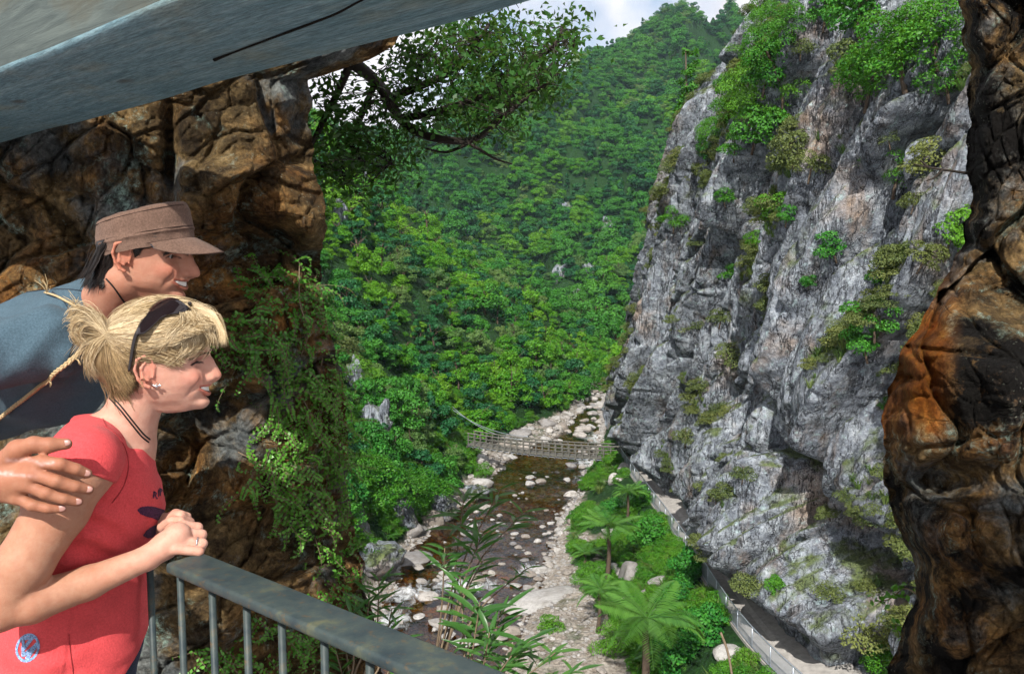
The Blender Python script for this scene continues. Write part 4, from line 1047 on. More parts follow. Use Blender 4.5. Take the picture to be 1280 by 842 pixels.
# ================================================================== TUNNEL WINDOW: rock jambs, timber, railing
def vcurve(pts):
    p = np.array(pts, float); return lambda v: np.interp(v, p[:, 0], p[:, 1])
edgeL = vcurve([(-90, 525), (40, 502), (56, 496), (70, 470), (88, 425), (100, 390), (130, 386), (200, 391), (250, 403), (285, 413), (305, 402), (330, 400), (400, 409), (450, 419), (500, 431), (560, 433), (600, 431), (650, 441), (700, 452), (740, 459), (800, 470), (900, 480), (1100, 500)])
edgeR = vcurve([(-90, 1192), (0, 1200), (60, 1205), (100, 1212), (150, 1208), (250, 1211), (300, 1208), (330, 1190), (380, 1165), (430, 1131), (480, 1110), (540, 1100), (580, 1103), (640, 1112), (680, 1130), (720, 1144), (750, 1143), (800, 1126), (842, 1110), (900, 1098), (1100, 1080)])
def ray_np(u, v):
    a = (u-640)/FPX; b = (v-421)/FPX
    x = a; y = _cp - b*_sp; z = -_sp - b*_cp
    return np.stack([x/y, np.ones_like(x), z/y], -1)          # y = 1
def jamb(name, label, mat, edge, u_far, depth_fn, side, nv=520, nu=400, seed=0, disp=.085, back=3.0):
    v = np.linspace(-90, 1100, nv); t = np.linspace(0, 1, nu)
    Vv, T = np.meshgrid(v, t, indexing='ij')
    e0 = edge(Vv); ev = e0 + side*4*fbm(Vv/26, 0*Vv, 0, 4, seed+3)
    U = u_far + (np.interp(Vv, np.linspace(-90, 1100, 12), edge(np.linspace(-90, 1100, 12)))-u_far)*T**.9
    U = U + (ev-U[:, -1:])*sstep(.55, 1, T)
    Yb = depth_fn(U, Vv)
    Rr = ray_np(U, Vv)
    X, Z = Rr[..., 0]*Yb, Rr[..., 2]*Yb
    cw = .5 if side < 0 else 1.0
    wx = .05*fbm(X*3, Z*3, 0, 3, seed+11); wz = .05*fbm(X*3, Z*3, 5, 3, seed+12)
    D = 0
    for la, lb, amp, cr_, sd_ in ((.62, .42, .17, .07, 1), (.25, .16, .075, .045, 2), (.10, .07, .032, .022, 3), (.042, .030, .012, .008, 4)):
        f1, f2, r1, r2, r3, ox, oy = voro((X+wx)*.9/(la*cw)+(Z+wz)*.35/la, (Z+wz)*.95/lb*(.8 if side < 0 else 1)-(X+wx)*.3/(lb*cw), seed+sd_)
        D = D + amp*(r1-.5) + amp*1.1*((r2-.5)*ox+(r3-.5)*oy) - cr_*np.clip(1-(f2-f1)/.12, 0, 1)
    D = D + .03*fbm(X*2, Z*2, 0, 4, seed+21) + .02*fbm(X*14, Z*14, 0, 4, seed+31)
    Dp = np.pad(D, 1, 'edge'); D = .05*Dp[:-2, 1:-1]+.05*Dp[2:, 1:-1]+.8*D+.05*Dp[1:-1, :-2]+.05*Dp[1:-1, 2:]
    D = D*(disp/.14)
    rim = sstep(.90, 1, T)**2*.16                              # the rim rolls away from the viewer
    Y = Yb - D + rim
    V = Rr*Y[..., None]
    cols = [V]
    for k in range(1, 13):
        uk = ev[:, -1] - side*(3+7*k); yk = Y[:, -1] + back*(k/12)**1.3
        cols.append((ray_np(uk, v)*yk[:, None])[:, None, :])
    V = np.concatenate(cols, 1)
    F = grid_faces(nv, V.shape[1])
    if side > 0: F = F[:, ::-1]
    nc = V.shape[1]-nu
    rust = np.zeros((nv, V.shape[1]))
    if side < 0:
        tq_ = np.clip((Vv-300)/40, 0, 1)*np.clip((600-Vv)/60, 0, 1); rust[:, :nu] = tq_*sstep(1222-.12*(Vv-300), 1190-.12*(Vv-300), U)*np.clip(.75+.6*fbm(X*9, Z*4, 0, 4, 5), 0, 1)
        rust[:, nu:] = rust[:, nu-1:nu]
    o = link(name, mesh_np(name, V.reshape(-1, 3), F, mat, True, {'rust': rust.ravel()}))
    o['label'] = label; o['category'] = 'rock face'
    return o, V.reshape(-1, 3), F
def depL(u, v):
    d = np.interp(u, [-400, 0, 200, 330, 420, 520], [2.90, 2.62, 2.56, 2.60, 2.66, 2.70])
    d = d + .16*sstep(250, 190, v)*0 + .10*np.exp(-((u-212)/9)**2-((v-190)/70)**2)          # upright crack
    d = d - .10*sstep(190, 225, v)*sstep(300, 262, v)*sstep(215, 232, u)                    # projecting ledge block
    d = d + .16*np.exp(-((u-320)/70)**2-((v-330)/42)**2)                                    # hollow beside the cap
    d = d - .16*np.exp(-((u-392)/22)**2-((v-285)/26)**2)                                    # rounded knob on the rim
    d = d + .20*np.exp(-((u-230)/50)**2-((v-590)/60)**2)
    d = d - .25*sstep(520, 760, v)*sstep(430, 250, u)
    return d
M['rustL'] = rock_rust_mat('rusty_tunnel_rock', .25, 1.7, 1.0)
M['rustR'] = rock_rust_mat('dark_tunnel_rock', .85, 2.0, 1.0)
rl, rlV, rlF = jamb('tunnel_rock', 'rusty brown rock wall with pale lichen behind the couple', M['rustL'], edgeL, -420, depL, 1, seed=810)
def depR(u, v):
    d = np.interp(u, [1090, 1200, 1290, 1500], [2.02, 1.95, 1.90, 1.84])
    low = sstep(300, 480, v)
    d = d - low*.13*sstep(1110, 1215, u) + (1-low)*.16
    d = d - .07*np.exp(-((u-1262)/30)**2-((v-490)/70)**2)
    d = d + .12*np.exp(-((u-1180)/60)**2-((v-600)/25)**2)
    return d
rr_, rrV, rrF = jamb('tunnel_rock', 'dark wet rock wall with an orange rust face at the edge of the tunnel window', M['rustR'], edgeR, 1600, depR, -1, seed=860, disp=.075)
rl_bvh = BVHTree.FromPolygons(rlV.tolist(), rlF.tolist())
def on_rock(u, v):
    d = ray(u, v).normalized(); p, n, i, t = rl_bvh.ray_cast(Vector((0, 0, 0)), d, 50)
    if p is None: return P(u, v, 2.7), Vector((0, -1, 0))
    return p, (n if n.dot(d) < 0 else -n)
# ---- timber beam overhead
g = G('weathered_timber'); v = g.map(g.coord('UV'), (1, 1, 1))
wv = g.map(v, (1.2, 16, 1))
gr = g.noise(wv, 3.0, 10, .72, .5); fine = g.noise(g.map(v, (9, 70, 1)), 3, 6, .8); bl = g.noise(g.map(v, (1, 2, 1)), 3.5, 5, .6)
col = g.ramp(gr, (.28, (.060, .125, .155)), (.5, (.125, .215, .250)), (.72, (.23, .330, .360)))
col = g.mix(g.ramp(bl, (.52, 0), (.70, .55)), col, (.22, .22, .15))
kv = g.n('TexVoronoi', Vector=g.map(v, (1.6, 3.4, 1)), Scale=1.6)
kn = g.ramp(kv.outputs['Distance'], (0, 1), (.10, 0))
rings = g.ramp(g.math('SINE', g.math('MULTIPLY', kv.outputs['Distance'], 90.0)), (.2, .35), (.9, .65))
col = g.mix(g.math('MULTIPLY', g.ramp(kv.outputs['Distance'], (.05, 1), (.26, 0)), .7), col, g.mix(.5, col, rings, 'OVERLAY'))
col = g.mix(kn, col, (.06, .045, .035))
col = g.mix(.9, col, g.ramp(fine, (.32, .18), (.5, .5), (.68, .85)), 'OVERLAY')
M['timber'] = g.done(g.pr(col, .75, g.bump(g.math('ADD', gr, g.math('MULTIPLY', fine, .6)), .5, .006), .3))
HB = .36
def at_h(u, v, z):
    d = ray(u, v); return d*(z/d.z)
f0, f1_ = at_h(0, 180, HB), at_h(490, 50, HB)
bd = (f1_-f0); bd.z = 0; bd.normalize()
n0 = at_h(0, 95, HB); bn = Vector((bd.y, -bd.x, 0))
if (n0-f0).dot(bn) < 0: bn = -bn
bw = (n0-f0).dot(bn)
L0, L1 = -1.1, 3.4
NL = 90; tt = np.linspace(L0, L1, NL)
prof = []
W_, H_ = bw, .30
r = .012
for (cx, cz, a0) in ((r, r, 180), (W_-r, r, 270), (W_-r, H_-r, 0), (r, H_-r, 90)):
    for k in range(4):
        a = math.radians(a0+k*30); prof.append((cx+r*math.cos(a), cz+r*math.sin(a)))
prof = np.array(prof)
BV = np.array([[tuple(f0+bd*t+bn*(p[0]+.004*float(vnoise(t*1.7, p[0]*3, p[1]*3)))+Vector((0, 0, p[1]+.003*float(vnoise(t*3.1, p[0]*9, 4))))) for p in prof] for t in tt])
g = G('timber_sunside_darkened'); v = g.coord('UV'); gr2 = g.noise(g.map(v, (1.2, 14, 1)), 3.0, 8, .68, .9); b2 = g.noise(g.map(v, (1, 2, 1)), 3.5, 5, .6)  # same beam timber, colour darkened on the near side to offset the sun there
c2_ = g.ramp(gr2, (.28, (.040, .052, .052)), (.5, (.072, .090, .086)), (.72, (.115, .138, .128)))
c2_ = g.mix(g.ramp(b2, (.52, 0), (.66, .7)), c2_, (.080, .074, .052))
M['timber_sunside_dark'] = g.done(g.pr(c2_, .8, g.bump(gr2, .5, .006), .2))
bt_ = thing('timber_beam', 'heavy weathered blue-grey timber beam crossing overhead at the window top', 'beam', f0+bd*.5)
bme = mesh_np('beam', BV.reshape(-1, 3), grid_faces(NL, len(prof), True), M['timber'])
uvl = bme.uv_layers.new(name='UVMap'); per = np.concatenate([[0], np.cumsum(np.linalg.norm(np.diff(prof, axis=0), axis=1))])
li = np.zeros(len(bme.loops), np.int32); bme.loops.foreach_get('vertex_index', li)
UVv = np.stack([tt[li//len(prof)], per[li % len(prof)]], 1); uvl.data.foreach_set('uv', UVv.astype(np.float32).ravel())
bme.materials.append(M['timber_sunside_dark'])
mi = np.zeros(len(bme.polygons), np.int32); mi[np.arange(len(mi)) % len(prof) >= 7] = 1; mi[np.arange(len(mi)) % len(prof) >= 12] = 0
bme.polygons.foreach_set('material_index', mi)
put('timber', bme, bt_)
# the drying crack along the underside
M['crack'] = simple_mat('timber_check', (.012, .010, .009), .95, .05, .3, 20, .1)
cpx = spline([(268, 75), (300, 63), (340, 48), (380, 33), (420, 17), (447, 2), (480, -14)], 26)
mb = MB(); pts = [at_h(a, b, HB-.0005) for a, b in cpx]; rad = np.interp(np.arange(26), [0, 3, 20, 25], [.0036, .0016, .0026, .003]); mb.tube(pts, rad, 5)
put('drying_crack', mb.mesh('drying_crack', M['crack']), bt_)
# ---- railing
g = G('painted_rail'); v = g.coord(); n1 = g.noise(v, 14, 6, .7); n2 = g.noise(v, 60, 5, .7)
col = g.ramp(n1, (.3, (.016, .028, .036)), (.55, (.042, .058, .056)), (.75, (.11, .112, .060)))
col = g.mix(g.ramp(n2, (.56, 0), (.68, .7)), col, (.10, .065, .03))
M['rail'] = g.done(g.pr(col, .5, g.bump(n2, .25, .002), .25))
RZ = -.55
q0, q1 = at_h(215, 707, RZ), at_h(520, 842, RZ); k0, k1 = at_h(255, 690, RZ), at_h(640, 838, RZ)
rd = ((q1-q0).normalized()+(k1-k0).normalized()).normalized(); rd.z = 0; rd.normalize()
rn = Vector((-rd.y, rd.x, 0))
rw = abs((k0-q0).dot(rn)); rn = rn if (k0-q0).dot(rn) > 0 else -rn
rl_t = thing('hand_railing', 'grey-green steel handrail with round balusters under her hands', 'railing', q0)
RL0, RL1 = -.02, 1.5
prof = []
r = .006; TH = .020
for (cx, cz, a0) in ((rw-r, -r, 0), (r, -r, 90), (r, -TH+r, 180), (rw-r, -TH+r, 270)):
    for k in range(4):
        a = math.radians(a0+k*30); prof.append((cx+r*math.cos(a), cz+r*math.sin(a)))
tt = np.linspace(RL0, RL1, 60)
RVv = np.array([[tuple(q0+rd*t+rn*p[0]+Vector((0, 0, p[1]))) for p in prof] for t in tt]).reshape(-1, 3)
rme = mesh_np('top_rail', RVv, grid_faces(60, len(prof), True), M['rail']); put('top_rail', rme, rl_t)
mb = MB(); mb.tube([(0, 0, -1.06), (0, 0, -.016)], .0066, 10); bal = mb.mesh('baluster', M['rail'])
mid_ = q0+rn*rw*.5
for u_ in (187, 225, 265, 308, 352, 405, 462, 525, 600):
    # where the rail's middle line is seen at column u_
    best = min((abs(project(tuple(mid_+rd*t-Vector((0, 0, .03))))[0]-u_), t) for t in np.linspace(-.6, 1.2, 1200))[1]
    o = link('baluster', bal, rl_t); o.location = mid_+rd*best-q0
mb = MB(); mb.box((-.1, -rw*.3, -1.0), (1.5, rw*.3, -.985), Matrix(((rd.x, rn.x, 0, mid_.x), (rd.y, rn.y, 0, mid_.y), (0, 0, 1, mid_.z), (0, 0, 0, 1)))); put('bottom_rail', mb.mesh('bottom_rail', M['rail'], False), rl_t)
# floor of the gallery
fy = np.linspace(-1.0, 2.9, 60); fx = np.linspace(-3.0, 2.4, 70)
FY, FX = np.meshgrid(fy, fx, indexing='ij')
out = (FX-mid_.x)*rn.x+(FY-mid_.y)*rn.y
FZ = -1.63+.02*fbm(FX*4, FY*4, 0, 4, 3) - 2.5*sstep(.08, .5, out)
link('floor', mesh_np('floor', np.stack([FX, FY, FZ], -1).reshape(-1, 3), grid_faces(60, 70), M['rustR']), kind='structure')

# ================================================================== PLANTS AT THE WINDOW
def lance(seed):
    rs = np.random.default_rng(seed); n = 7; mb = MB()
    t = np.linspace(0, 1, n); w = .066*np.sin(np.pi*t**.8)**.9+.003; z = .18*t-.42*t**2.2*rs.uniform(.5, 1.4)
    Vl = np.stack([t, w, z+.02], 1); Vm = np.stack([t, 0*t, z], 1); Vr = np.stack([t, -w, z+.02], 1)
    Vv = np.stack([Vl, Vm, Vr], 1).reshape(-1, 3); mb.add(Vv, grid_faces(n, 3), rs.uniform(.05, .35))
    return mb.mesh('leaf', M['leaf_lance'])
LN = [lance(900+i) for i in range(5)]
def lance_plant(name, label, base, tips, y, group=None):
    root = P(*base, y); t = thing(name, label, 'plant', root, group)
    rs = np.random.default_rng(int(base[0]))
    for (u, v, L_, dy, via) in tips:
        e = P(u, v, y+dy); m = P(*via, y+dy*.5)
        mb = MB(); pts = spline([root, root.lerp(m, .5)+Vector(rs.normal(0, .01, 3)), m, e], 14); mb.tube(pts, np.linspace(.0065, .002, 14), 5)
        st = put('stem', mb.mesh('stem', M['twig']), t)
        ax = (Vector(pts[-1])-Vector(pts[-4])).normalized()
        n = 13
        for i in range(n):
            f = 1-i*.018 if i < 8 else .9-.03*(i-7)
            p = Vector(pts[-1])-ax*(i*.011)
            a = i*2.4+rs.normal(0, .3)
            side = Vector((math.cos(a), math.sin(a)*.7, .1+.25*rs.normal())).normalized()
            d = (ax*rs.uniform(.1, .7)+side).normalized()
            o = link('leaf', LN[i % 5], st)
            zz = Vector((0, -.5, 1)); yy = zz.cross(d).normalized(); zz = d.cross(yy)
            Mx = Matrix((( d.x, yy.x, zz.x, 0), (d.y, yy.y, zz.y, 0), (d.z, yy.z, zz.z, 0), (0, 0, 0, 1)))
            s = L_/FPX*y*rs.uniform(.7, 1.12)
            o.matrix_basis = Matrix.Translation(p)@Mx@Matrix.Scale(s, 4)
lance_plant('willow_plant', 'tall leaning willow-like plant with long narrow leaves against the river', (535, 870), [(580, 619, 46, .1, (566, 730)), (603, 667, 44, -.1, (575, 740)), (625, 612, 36, .2, (580, 700)), (656, 640, 36, .3, (600, 700)), (556, 684, 40, -.1, (552, 760)), (604, 700, 34, .1, (580, 745)), (659, 710, 24, .3, (600, 760))], 2.9)
lance_plant('willow_plant', 'low bushy plant with dark narrow leaves just past the handrail', (585, 900), [(600, 752, 52, 0, (590, 820)), (628, 762, 48, .1, (605, 830)), (662, 800, 46, .05, (620, 850)), (694, 815, 44, .1, (640, 860)), (640, 818, 46, -.1, (610, 860)), (612, 790, 46, -.1, (600, 850)), (585, 775, 40, .1, (585, 840)), (720, 838, 40, .1, (660, 870)), (575, 720, 40, .15, (580, 800))], 2.5)
lance_plant('willow_plant', 'narrow-leaved plant growing between the balusters and the rusty rock', (440, 880), [(462, 740, 40, .1, (455, 810)), (440, 768, 38, 0, (442, 830)), (418, 806, 36, 0, (430, 850)), (474, 722, 34, .2, (470, 800)), (490, 760, 34, .2, (475, 830)), (425, 760, 30, .1, (435, 830)), (500, 800, 34, .2, (480, 850))], 2.6)
# creeping ferns on the rusty rock
def creeper(label, patches, seed, n_per=1.0):
    rs = np.random.default_rng(seed)
    c0 = on_rock(*patches[0][:2])[0]
    t = thing('creeping_fern', label, 'fern', c0)
    pos, nr, sz = [], [], []; mb = MB()
    for (u, v, ru, rv, n) in patches:
        for i in range(int(n*n_per)):
            a = (u+rs.normal(0, ru*.5), v+rs.normal(0, rv*.5))
            if a[0] > edgeL(a[1])-2: continue
            p, nn = on_rock(*a); q = p; dd = Vector((rs.normal(0, .7), 0, -abs(rs.normal(.5, .5)))).normalized()
            pts = []; ln_ = rs.uniform(.05, .14); k = 9
            for j in range(k):
                f = j/(k-1); c = p+nn*(.012+.045*math.sin(f*2.6))+dd*ln_*f
                pts.append(tuple(c))
                sdv = dd.cross(nn)
                for s in (-1, 1):
                    pos.append(tuple(c+sdv*s*.009*(1-.5*f))); nr.append(tuple(nn+Vector(rs.normal(0, .35, 3))+Vector((0, -.1, .35)))); sz.append(rs.uniform(.011, .020)*(1-.35*f))
            mb.tube(pts, .0011, 3, 0, False)
    put('stems', mb.mesh('stems', M['twig']), t)
    V, F = leafquads(np.array(pos), np.array(nr), np.array(sz), .65, rs)
    put('leaves', mesh_np('leaves', V, F, M['leaf_vine'], True, {'tint': np.repeat(rs.uniform(0, .8, len(pos)), 4)}), t)
M['leaf_vine'] = leaf_mat('creeping_fern_leaf', (.04, .19, .016), (.07, .25, .022), (.11, .29, .03), .4, .35, spec=.5)
creeper('creeping fern patch on the rusty rock beside the faces', [(350, 390, 55, 50, 60), (320, 430, 60, 30, 50), (385, 360, 20, 30, 26), (330, 340, 30, 25, 20)], 21)
creeper('dense hanging fern curtain on the lower rusty rock', [(385, 520, 50, 60, 100), (350, 580, 50, 40, 40), (415, 570, 25, 70, 60), (375, 640, 24, 45, 40), (400, 470, 40, 30, 50)], 22)
creeper('scattered little ferns low on the rusty rock near the handrail', [(410, 750, 40, 40, 30), (340, 790, 50, 30, 30), (430, 700, 20, 40, 20), (290, 820, 50, 20, 20), (440, 640, 10, 40, 16)], 23)
# vines hanging on the rock
t = thing('bare_vine', 'thin bare vines trailing down the rusty rock by the ferns', 'vine', on_rock(380, 450)[0])
for px_ in ([(372, 330), (368, 380), (380, 420), (372, 470), (385, 520)], [(410, 420), (405, 480), (396, 540), (404, 600), (390, 660)], [(300, 560), (330, 590), (345, 640)]):
    mb = MB(); mb.tube(spline([on_rock(*q)[0]+on_rock(*q)[1]*.02 for q in px_], 24), .0022, 5); put('strand', mb.mesh('strand', M['twig']), t)
# overhanging tree
def over_tree():
    rs = np.random.default_rng(77); Y0 = 4.6
    base = P(405, 60, 4.3)
    t = thing('overhanging_tree', 'dark leafy tree branch hanging into view below the timber beam', 'tree', base)
    limbs = [([(405, 60), (439, 77), (470, 102), (485, 123), (500, 148), (525, 167), (565, 176), (596, 173), (627, 148), (646, 132), (672, 112)], .042, .008), ([(485, 123), (520, 110), (560, 92), (590, 60), (612, 30)], .028, .007), ([(500, 148), (545, 140), (600, 120), (650, 90), (690, 60), (705, 30)], .024, .006), ([(565, 176), (590, 182), (618, 198), (640, 205)], .012, .004),
             ([(439, 77), (420, 120), (400, 160), (388, 192), (411, 213), (440, 222)], .024, .006), ([(470, 102), (450, 150), (440, 180), (462, 210), (490, 205)], .020, .005), ([(600, 120), (640, 120), (690, 100), (725, 48)], .014, .004), ([(520, 110), (525, 80), (540, 60)], .014, .005), ([(596, 173), (560, 190), (530, 185)], .012, .004)]
    mb = MB(); L3 = []
    for k, (px_, r0, r1) in enumerate(limbs):
        dy = rs.normal(0, .18, len(px_)); pts = spline([P(a, b, Y0+dd) for (a, b), dd in zip(px_, dy)], 40)
        mb.tube(pts, np.linspace(r0, r1, 40), 7); L3.append(pts)
    put('branches', mb.mesh('branches', M['bark_dark']), t)
    allp = np.concatenate(L3)
    mass = [(530, 92, 55, 45, 10), (600, 80, 55, 48, 12), (560, 138, 70, 34, 9), (655, 60, 26, 40, 5), (692, 72, 32, 46, 8), (705, 38, 22, 20, 3), (645, 110, 48, 34, 8), (440, 150, 48, 52, 10), (415, 200, 34, 44, 7), (470, 192, 40, 34, 7), (515, 62, 30, 26, 4), (680, 112, 28, 26, 4), (402, 120, 18, 34, 3), (615, 36, 32, 22, 4), (600, 140, 44, 30, 6), (620, 60, 30, 30, 5), (450, 225, 30, 20, 2), (500, 210, 24, 16, 1), (640, 165, 30, 18, 2), (578, 30, 25, 22, 3), (545, 55, 30, 25, 3), (480, 160, 30, 30, 4)]
    pos, nr, tw = [], [], MB()
    for (u, v, ru, rv, w) in mass:
        for i in range(int(w*5.2)):
            a = u+rs.normal(0, ru*.45); b = v+rs.normal(0, rv*.45); c = np.array(P(a, b, Y0+rs.normal(0, .35)))
            j = allp[np.argmin(np.linalg.norm(allp-c, axis=1)+rs.uniform(0, .15, len(allp)))]
            d = c-j; dl = np.linalg.norm(d)
            if dl > .75: j = c-d/dl*.6
            mid__ = (j+c)/2+rs.normal(0, .03, 3)
            tw.tube(spline([j, mid__, c], 6), np.linspace(.0035, .0015, 6), 3, 0, False)
            for q in range(11):
                pos.append(c+rs.normal(0, .075, 3)*np.array((1, 1, .8))+(j-c)*rs.uniform(0, .2)); nr.append(rs.normal(0, 1, 3)+np.array((0, -.2, .9)))
    put('twigs', tw.mesh('twigs', M['bark_dark']), t)
    V, F = leafquads(np.array(pos), np.array(nr), rs.uniform(.030, .052, len(pos)), .55, rs)
    put('crown', mesh_np('crown', V, F, M['leaf_dark'], True, {'tint': np.repeat(rs.uniform(0, .5, len(pos))**2, 4)}), t)
M['bark_dark'] = simple_mat('dark_bark', (.030, .024, .020), .9, .2, .3, 12, .6, .01)
over_tree()
# small sprigs by the dark rock
t = thing('leafy_twig', 'small leafy twig growing out of the dark rock rim above the walkway', 'twig', P(1142, 745, 2.3))
mb = MB(); pts = spline([P(1146, 742, 2.3), P(1130, 735, 2.35), P(1112, 748, 2.4), P(1090, 752, 2.45)], 16); mb.tube(pts, np.linspace(.003, .001, 16), 5); put('stem', mb.mesh('stem', M['twig']), t)
ps = np.array([np.array(pts[int(i)])+rng.normal(0, .012, 3) for i in np.linspace(3, 15, 34)]+[np.array(P(1118, 770+i*3, 2.4))+rng.normal(0, .01, 3) for i in range(8)])
V, F = leafquads(ps, rng.normal(0, .5, (len(ps), 3))+np.array((0, -.5, .8)), rng.uniform(.016, .028, len(ps)), .6)
put('leaves', mesh_np('leaves', V, F, M['leaf_vine'], True, {'tint': rng.uniform(0, .6, len(ps)*4)}), t)
t = thing('bare_twig', 'bare dark twig sticking out in front of the cliff bushes', 'twig', P(1208, 216, 2.2))
for px_ in ([(1214, 217), (1185, 213), (1160, 209), (1142, 205)], [(1178, 212), (1168, 222), (1158, 226)], [(1160, 209), (1150, 200)]):
    mb = MB(); mb.tube(spline([P(a, b, 2.2) for a, b in px_], 10), np.linspace(.0042, .0016, 10), 5); put('branch', mb.mesh('branch', M['bark_dark']), t)
t = thing('dead_stem', 'thin dead brown stem leaning by the walkway bank', 'stem', P(912, 842, 30))
mb = MB(); mb.tube(spline([P(916, 850, 30), P(910, 815, 30), P(901, 790, 30)], 8), .05, 5); put('stem', mb.mesh('stem', M['twig']), t)
# ================================================================== PEOPLE: implicit bodies, one continuous skin each
class Field:
    def __init__(s, lo, hi, h=.0025, big=.06):
        s.lo = np.array(lo, float); s.h = h
        s.n = np.ceil((np.array(hi)-s.lo)/h).astype(int)+1
        s.d = np.full(tuple(s.n), big, np.float32)
    def block(s, lo, hi):
        a = np.clip(np.floor((np.array(lo)-s.lo)/s.h).astype(int), 0, s.n-1)
        b = np.clip(np.ceil((np.array(hi)-s.lo)/s.h).astype(int)+1, 1, s.n)
        if np.any(b <= a): return None, None
        ax = [s.lo[i]+s.h*np.arange(a[i], b[i]) for i in range(3)]
        X, Y, Z = np.meshgrid(*ax, indexing='ij')
        return tuple(slice(a[i], b[i]) for i in range(3)), np.stack([X, Y, Z], -1)
    def put(s, f, lo, hi, k=.01, sub=False):
        sl, Pn = s.block(np.array(lo)-k-.012, np.array(hi)+k+.012)
        if sl is None: return
        b = f(Pn).astype(np.float32); a = s.d[sl]
        if sub: b = -b; a_, b_ = -a, -b
        if sub:
            h_ = np.clip(.5+.5*(b_-a_)/k, 0, 1); s.d[sl] = -((b_*(1-h_)+a_*h_)-k*h_*(1-h_))
        else:
            h_ = np.clip(.5+.5*(b-a)/k, 0, 1); s.d[sl] = (b*(1-h_)+a*h_)-k*h_*(1-h_)
    def cone(s, a, b, ra, rb, k=.01, sub=False, flat=None):
        a = np.array(a, float); b = np.array(b, float); ab = b-a; L2 = ab@ab+1e-12
        r = max(ra, rb)
        def f(p):
            q = p-a; t = np.clip((q@ab)/L2, 0, 1); e = q-t[..., None]*ab
            if flat is not None:                      # flattened along one direction
                n, w = flat; n = np.array(n, float); c = e@n; e = e+(c*(w-1))[..., None]*n
            return np.linalg.norm(e, axis=-1)-(ra+(rb-ra)*t)
        s.put(f, np.minimum(a, b)-r, np.maximum(a, b)+r, k, sub)
    def chain(s, pts, rad, k=.008, sub=False):
        for i in range(len(pts)-1): s.cone(pts[i], pts[i+1], rad[i], rad[i+1], k, sub)
    def ell(s, c, Mx, r, k=.01, sub=False):           # Mx columns = axes
        c = np.array(c, float); Mx = np.array(Mx, float); r = np.array(r, float)
        def f(p):
            q = ((p-c)@Mx)/r; l = np.linalg.norm(q, axis=-1)
            return (l-1)*np.min(r)*np.where(l > 1, 1, 1)
        R = np.max(r); s.put(f, c-R, c+R, k, sub)
    def sample(s, p):
        i = np.clip(np.round((np.asarray(p)-s.lo)/s.h).astype(int), 0, s.n-1); return s.d[i[..., 0], i[..., 1], i[..., 2]]
def nets(d, lo, h, smooth=1):
    ins = d < 0
    c = [ins[a:ins.shape[0]-1+a, b:ins.shape[1]-1+b, e:ins.shape[2]-1+e] for a in (0, 1) for b in (0, 1) for e in (0, 1)]
    allin = c[0].copy(); anyin = c[0].copy()
    for q in c[1:]: allin &= q; anyin |= q
    act = anyin & ~allin
    I = np.argwhere(act); idx = np.full(act.shape, -1, np.int32); idx[act] = np.arange(len(I))
    cor = [(a, b, e) for a in (0, 1) for b in (0, 1) for e in (0, 1)]
    val = np.stack([d[I[:, 0]+a, I[:, 1]+b, I[:, 2]+e] for a, b, e in cor], 1)
    acc = np.zeros((len(I), 3)); cnt = np.zeros(len(I))
    for i, p in enumerate(cor):
        for j, q in enumerate(cor):
            if j > i and sum(abs(x-y) for x, y in zip(p, q)) == 1:
                m = (val[:, i] < 0) != (val[:, j] < 0)
                t = np.where(m, val[:, i]/np.where(m, val[:, i]-val[:, j], 1), 0)
                acc += np.where(m[:, None], np.array(p)+t[:, None]*(np.array(q)-np.array(p)), 0); cnt += m
    V = lo+h*(I+acc/np.maximum(cnt, 1)[:, None])
    Fs = []
    for ax in range(3):
        o1, o2 = [(1, 2), (2, 0), (0, 1)][ax]
        sl0 = [slice(1, -1)]*3; sl0[ax] = slice(0, -1); sl1 = [slice(1, -1)]*3; sl1[ax] = slice(1, None)
        m = ins[tuple(sl0)] != ins[tuple(sl1)]
        Q = np.argwhere(m); Q = Q+np.array([0 if a == ax else 1 for a in range(3)])
        neg = ins[Q[:, 0], Q[:, 1], Q[:, 2]]
        e1 = np.zeros(3, int); e1[o1] = 1; e2 = np.zeros(3, int); e2[o2] = 1
        g_ = lambda off: idx[tuple((Q-off).T)]
        q4 = np.stack([g_(e1+e2), g_(e2), g_(0*e1), g_(e1)], 1)
        q4 = np.where(neg[:, None], q4, q4[:, ::-1])
        Fs.append(q4)
    F = np.concatenate(Fs); F = F[(F >= 0).all(1)]
    for _ in range(smooth):
        S = np.zeros_like(V); n = np.zeros(len(V))
        for a, b in ((0, 1), (1, 2), (2, 3), (3, 0)):
            np.add.at(S, F[:, a], V[F[:, b]]); np.add.at(n, F[:, a], 1); np.add.at(S, F[:, b], V[F[:, a]]); np.add.at(n, F[:, b], 1)
        V = .5*V+.5*S/np.maximum(n, 1)[:, None]
    return V, F
def slices(tab):
    """implicit from slices: rows (z, front, back, half width, centre x, exponent) in metres"""
    T = np.array(sorted(tab), float)
    def f(x, y, z):
        g_ = lambda c: np.interp(z, T[:, 0], T[:, c])
        xf, xb, w, xc, ex = g_(1), g_(2), g_(3), g_(4), g_(5)
        a = np.where(x > xc, xf-xc, xc-xb); a = np.maximum(a, 1e-4); w = np.maximum(w, 1e-4)
        n = np.where(x > xc, ex, 2.1)
        rho = ((np.abs(x-xc)/a)**n+(np.abs(y)/w)**n)**(1/n)
        d = (rho-1)*np.minimum(a, w)
        return np.maximum(d, np.maximum(z-T[-1, 0], T[0, 0]-z))
    return f
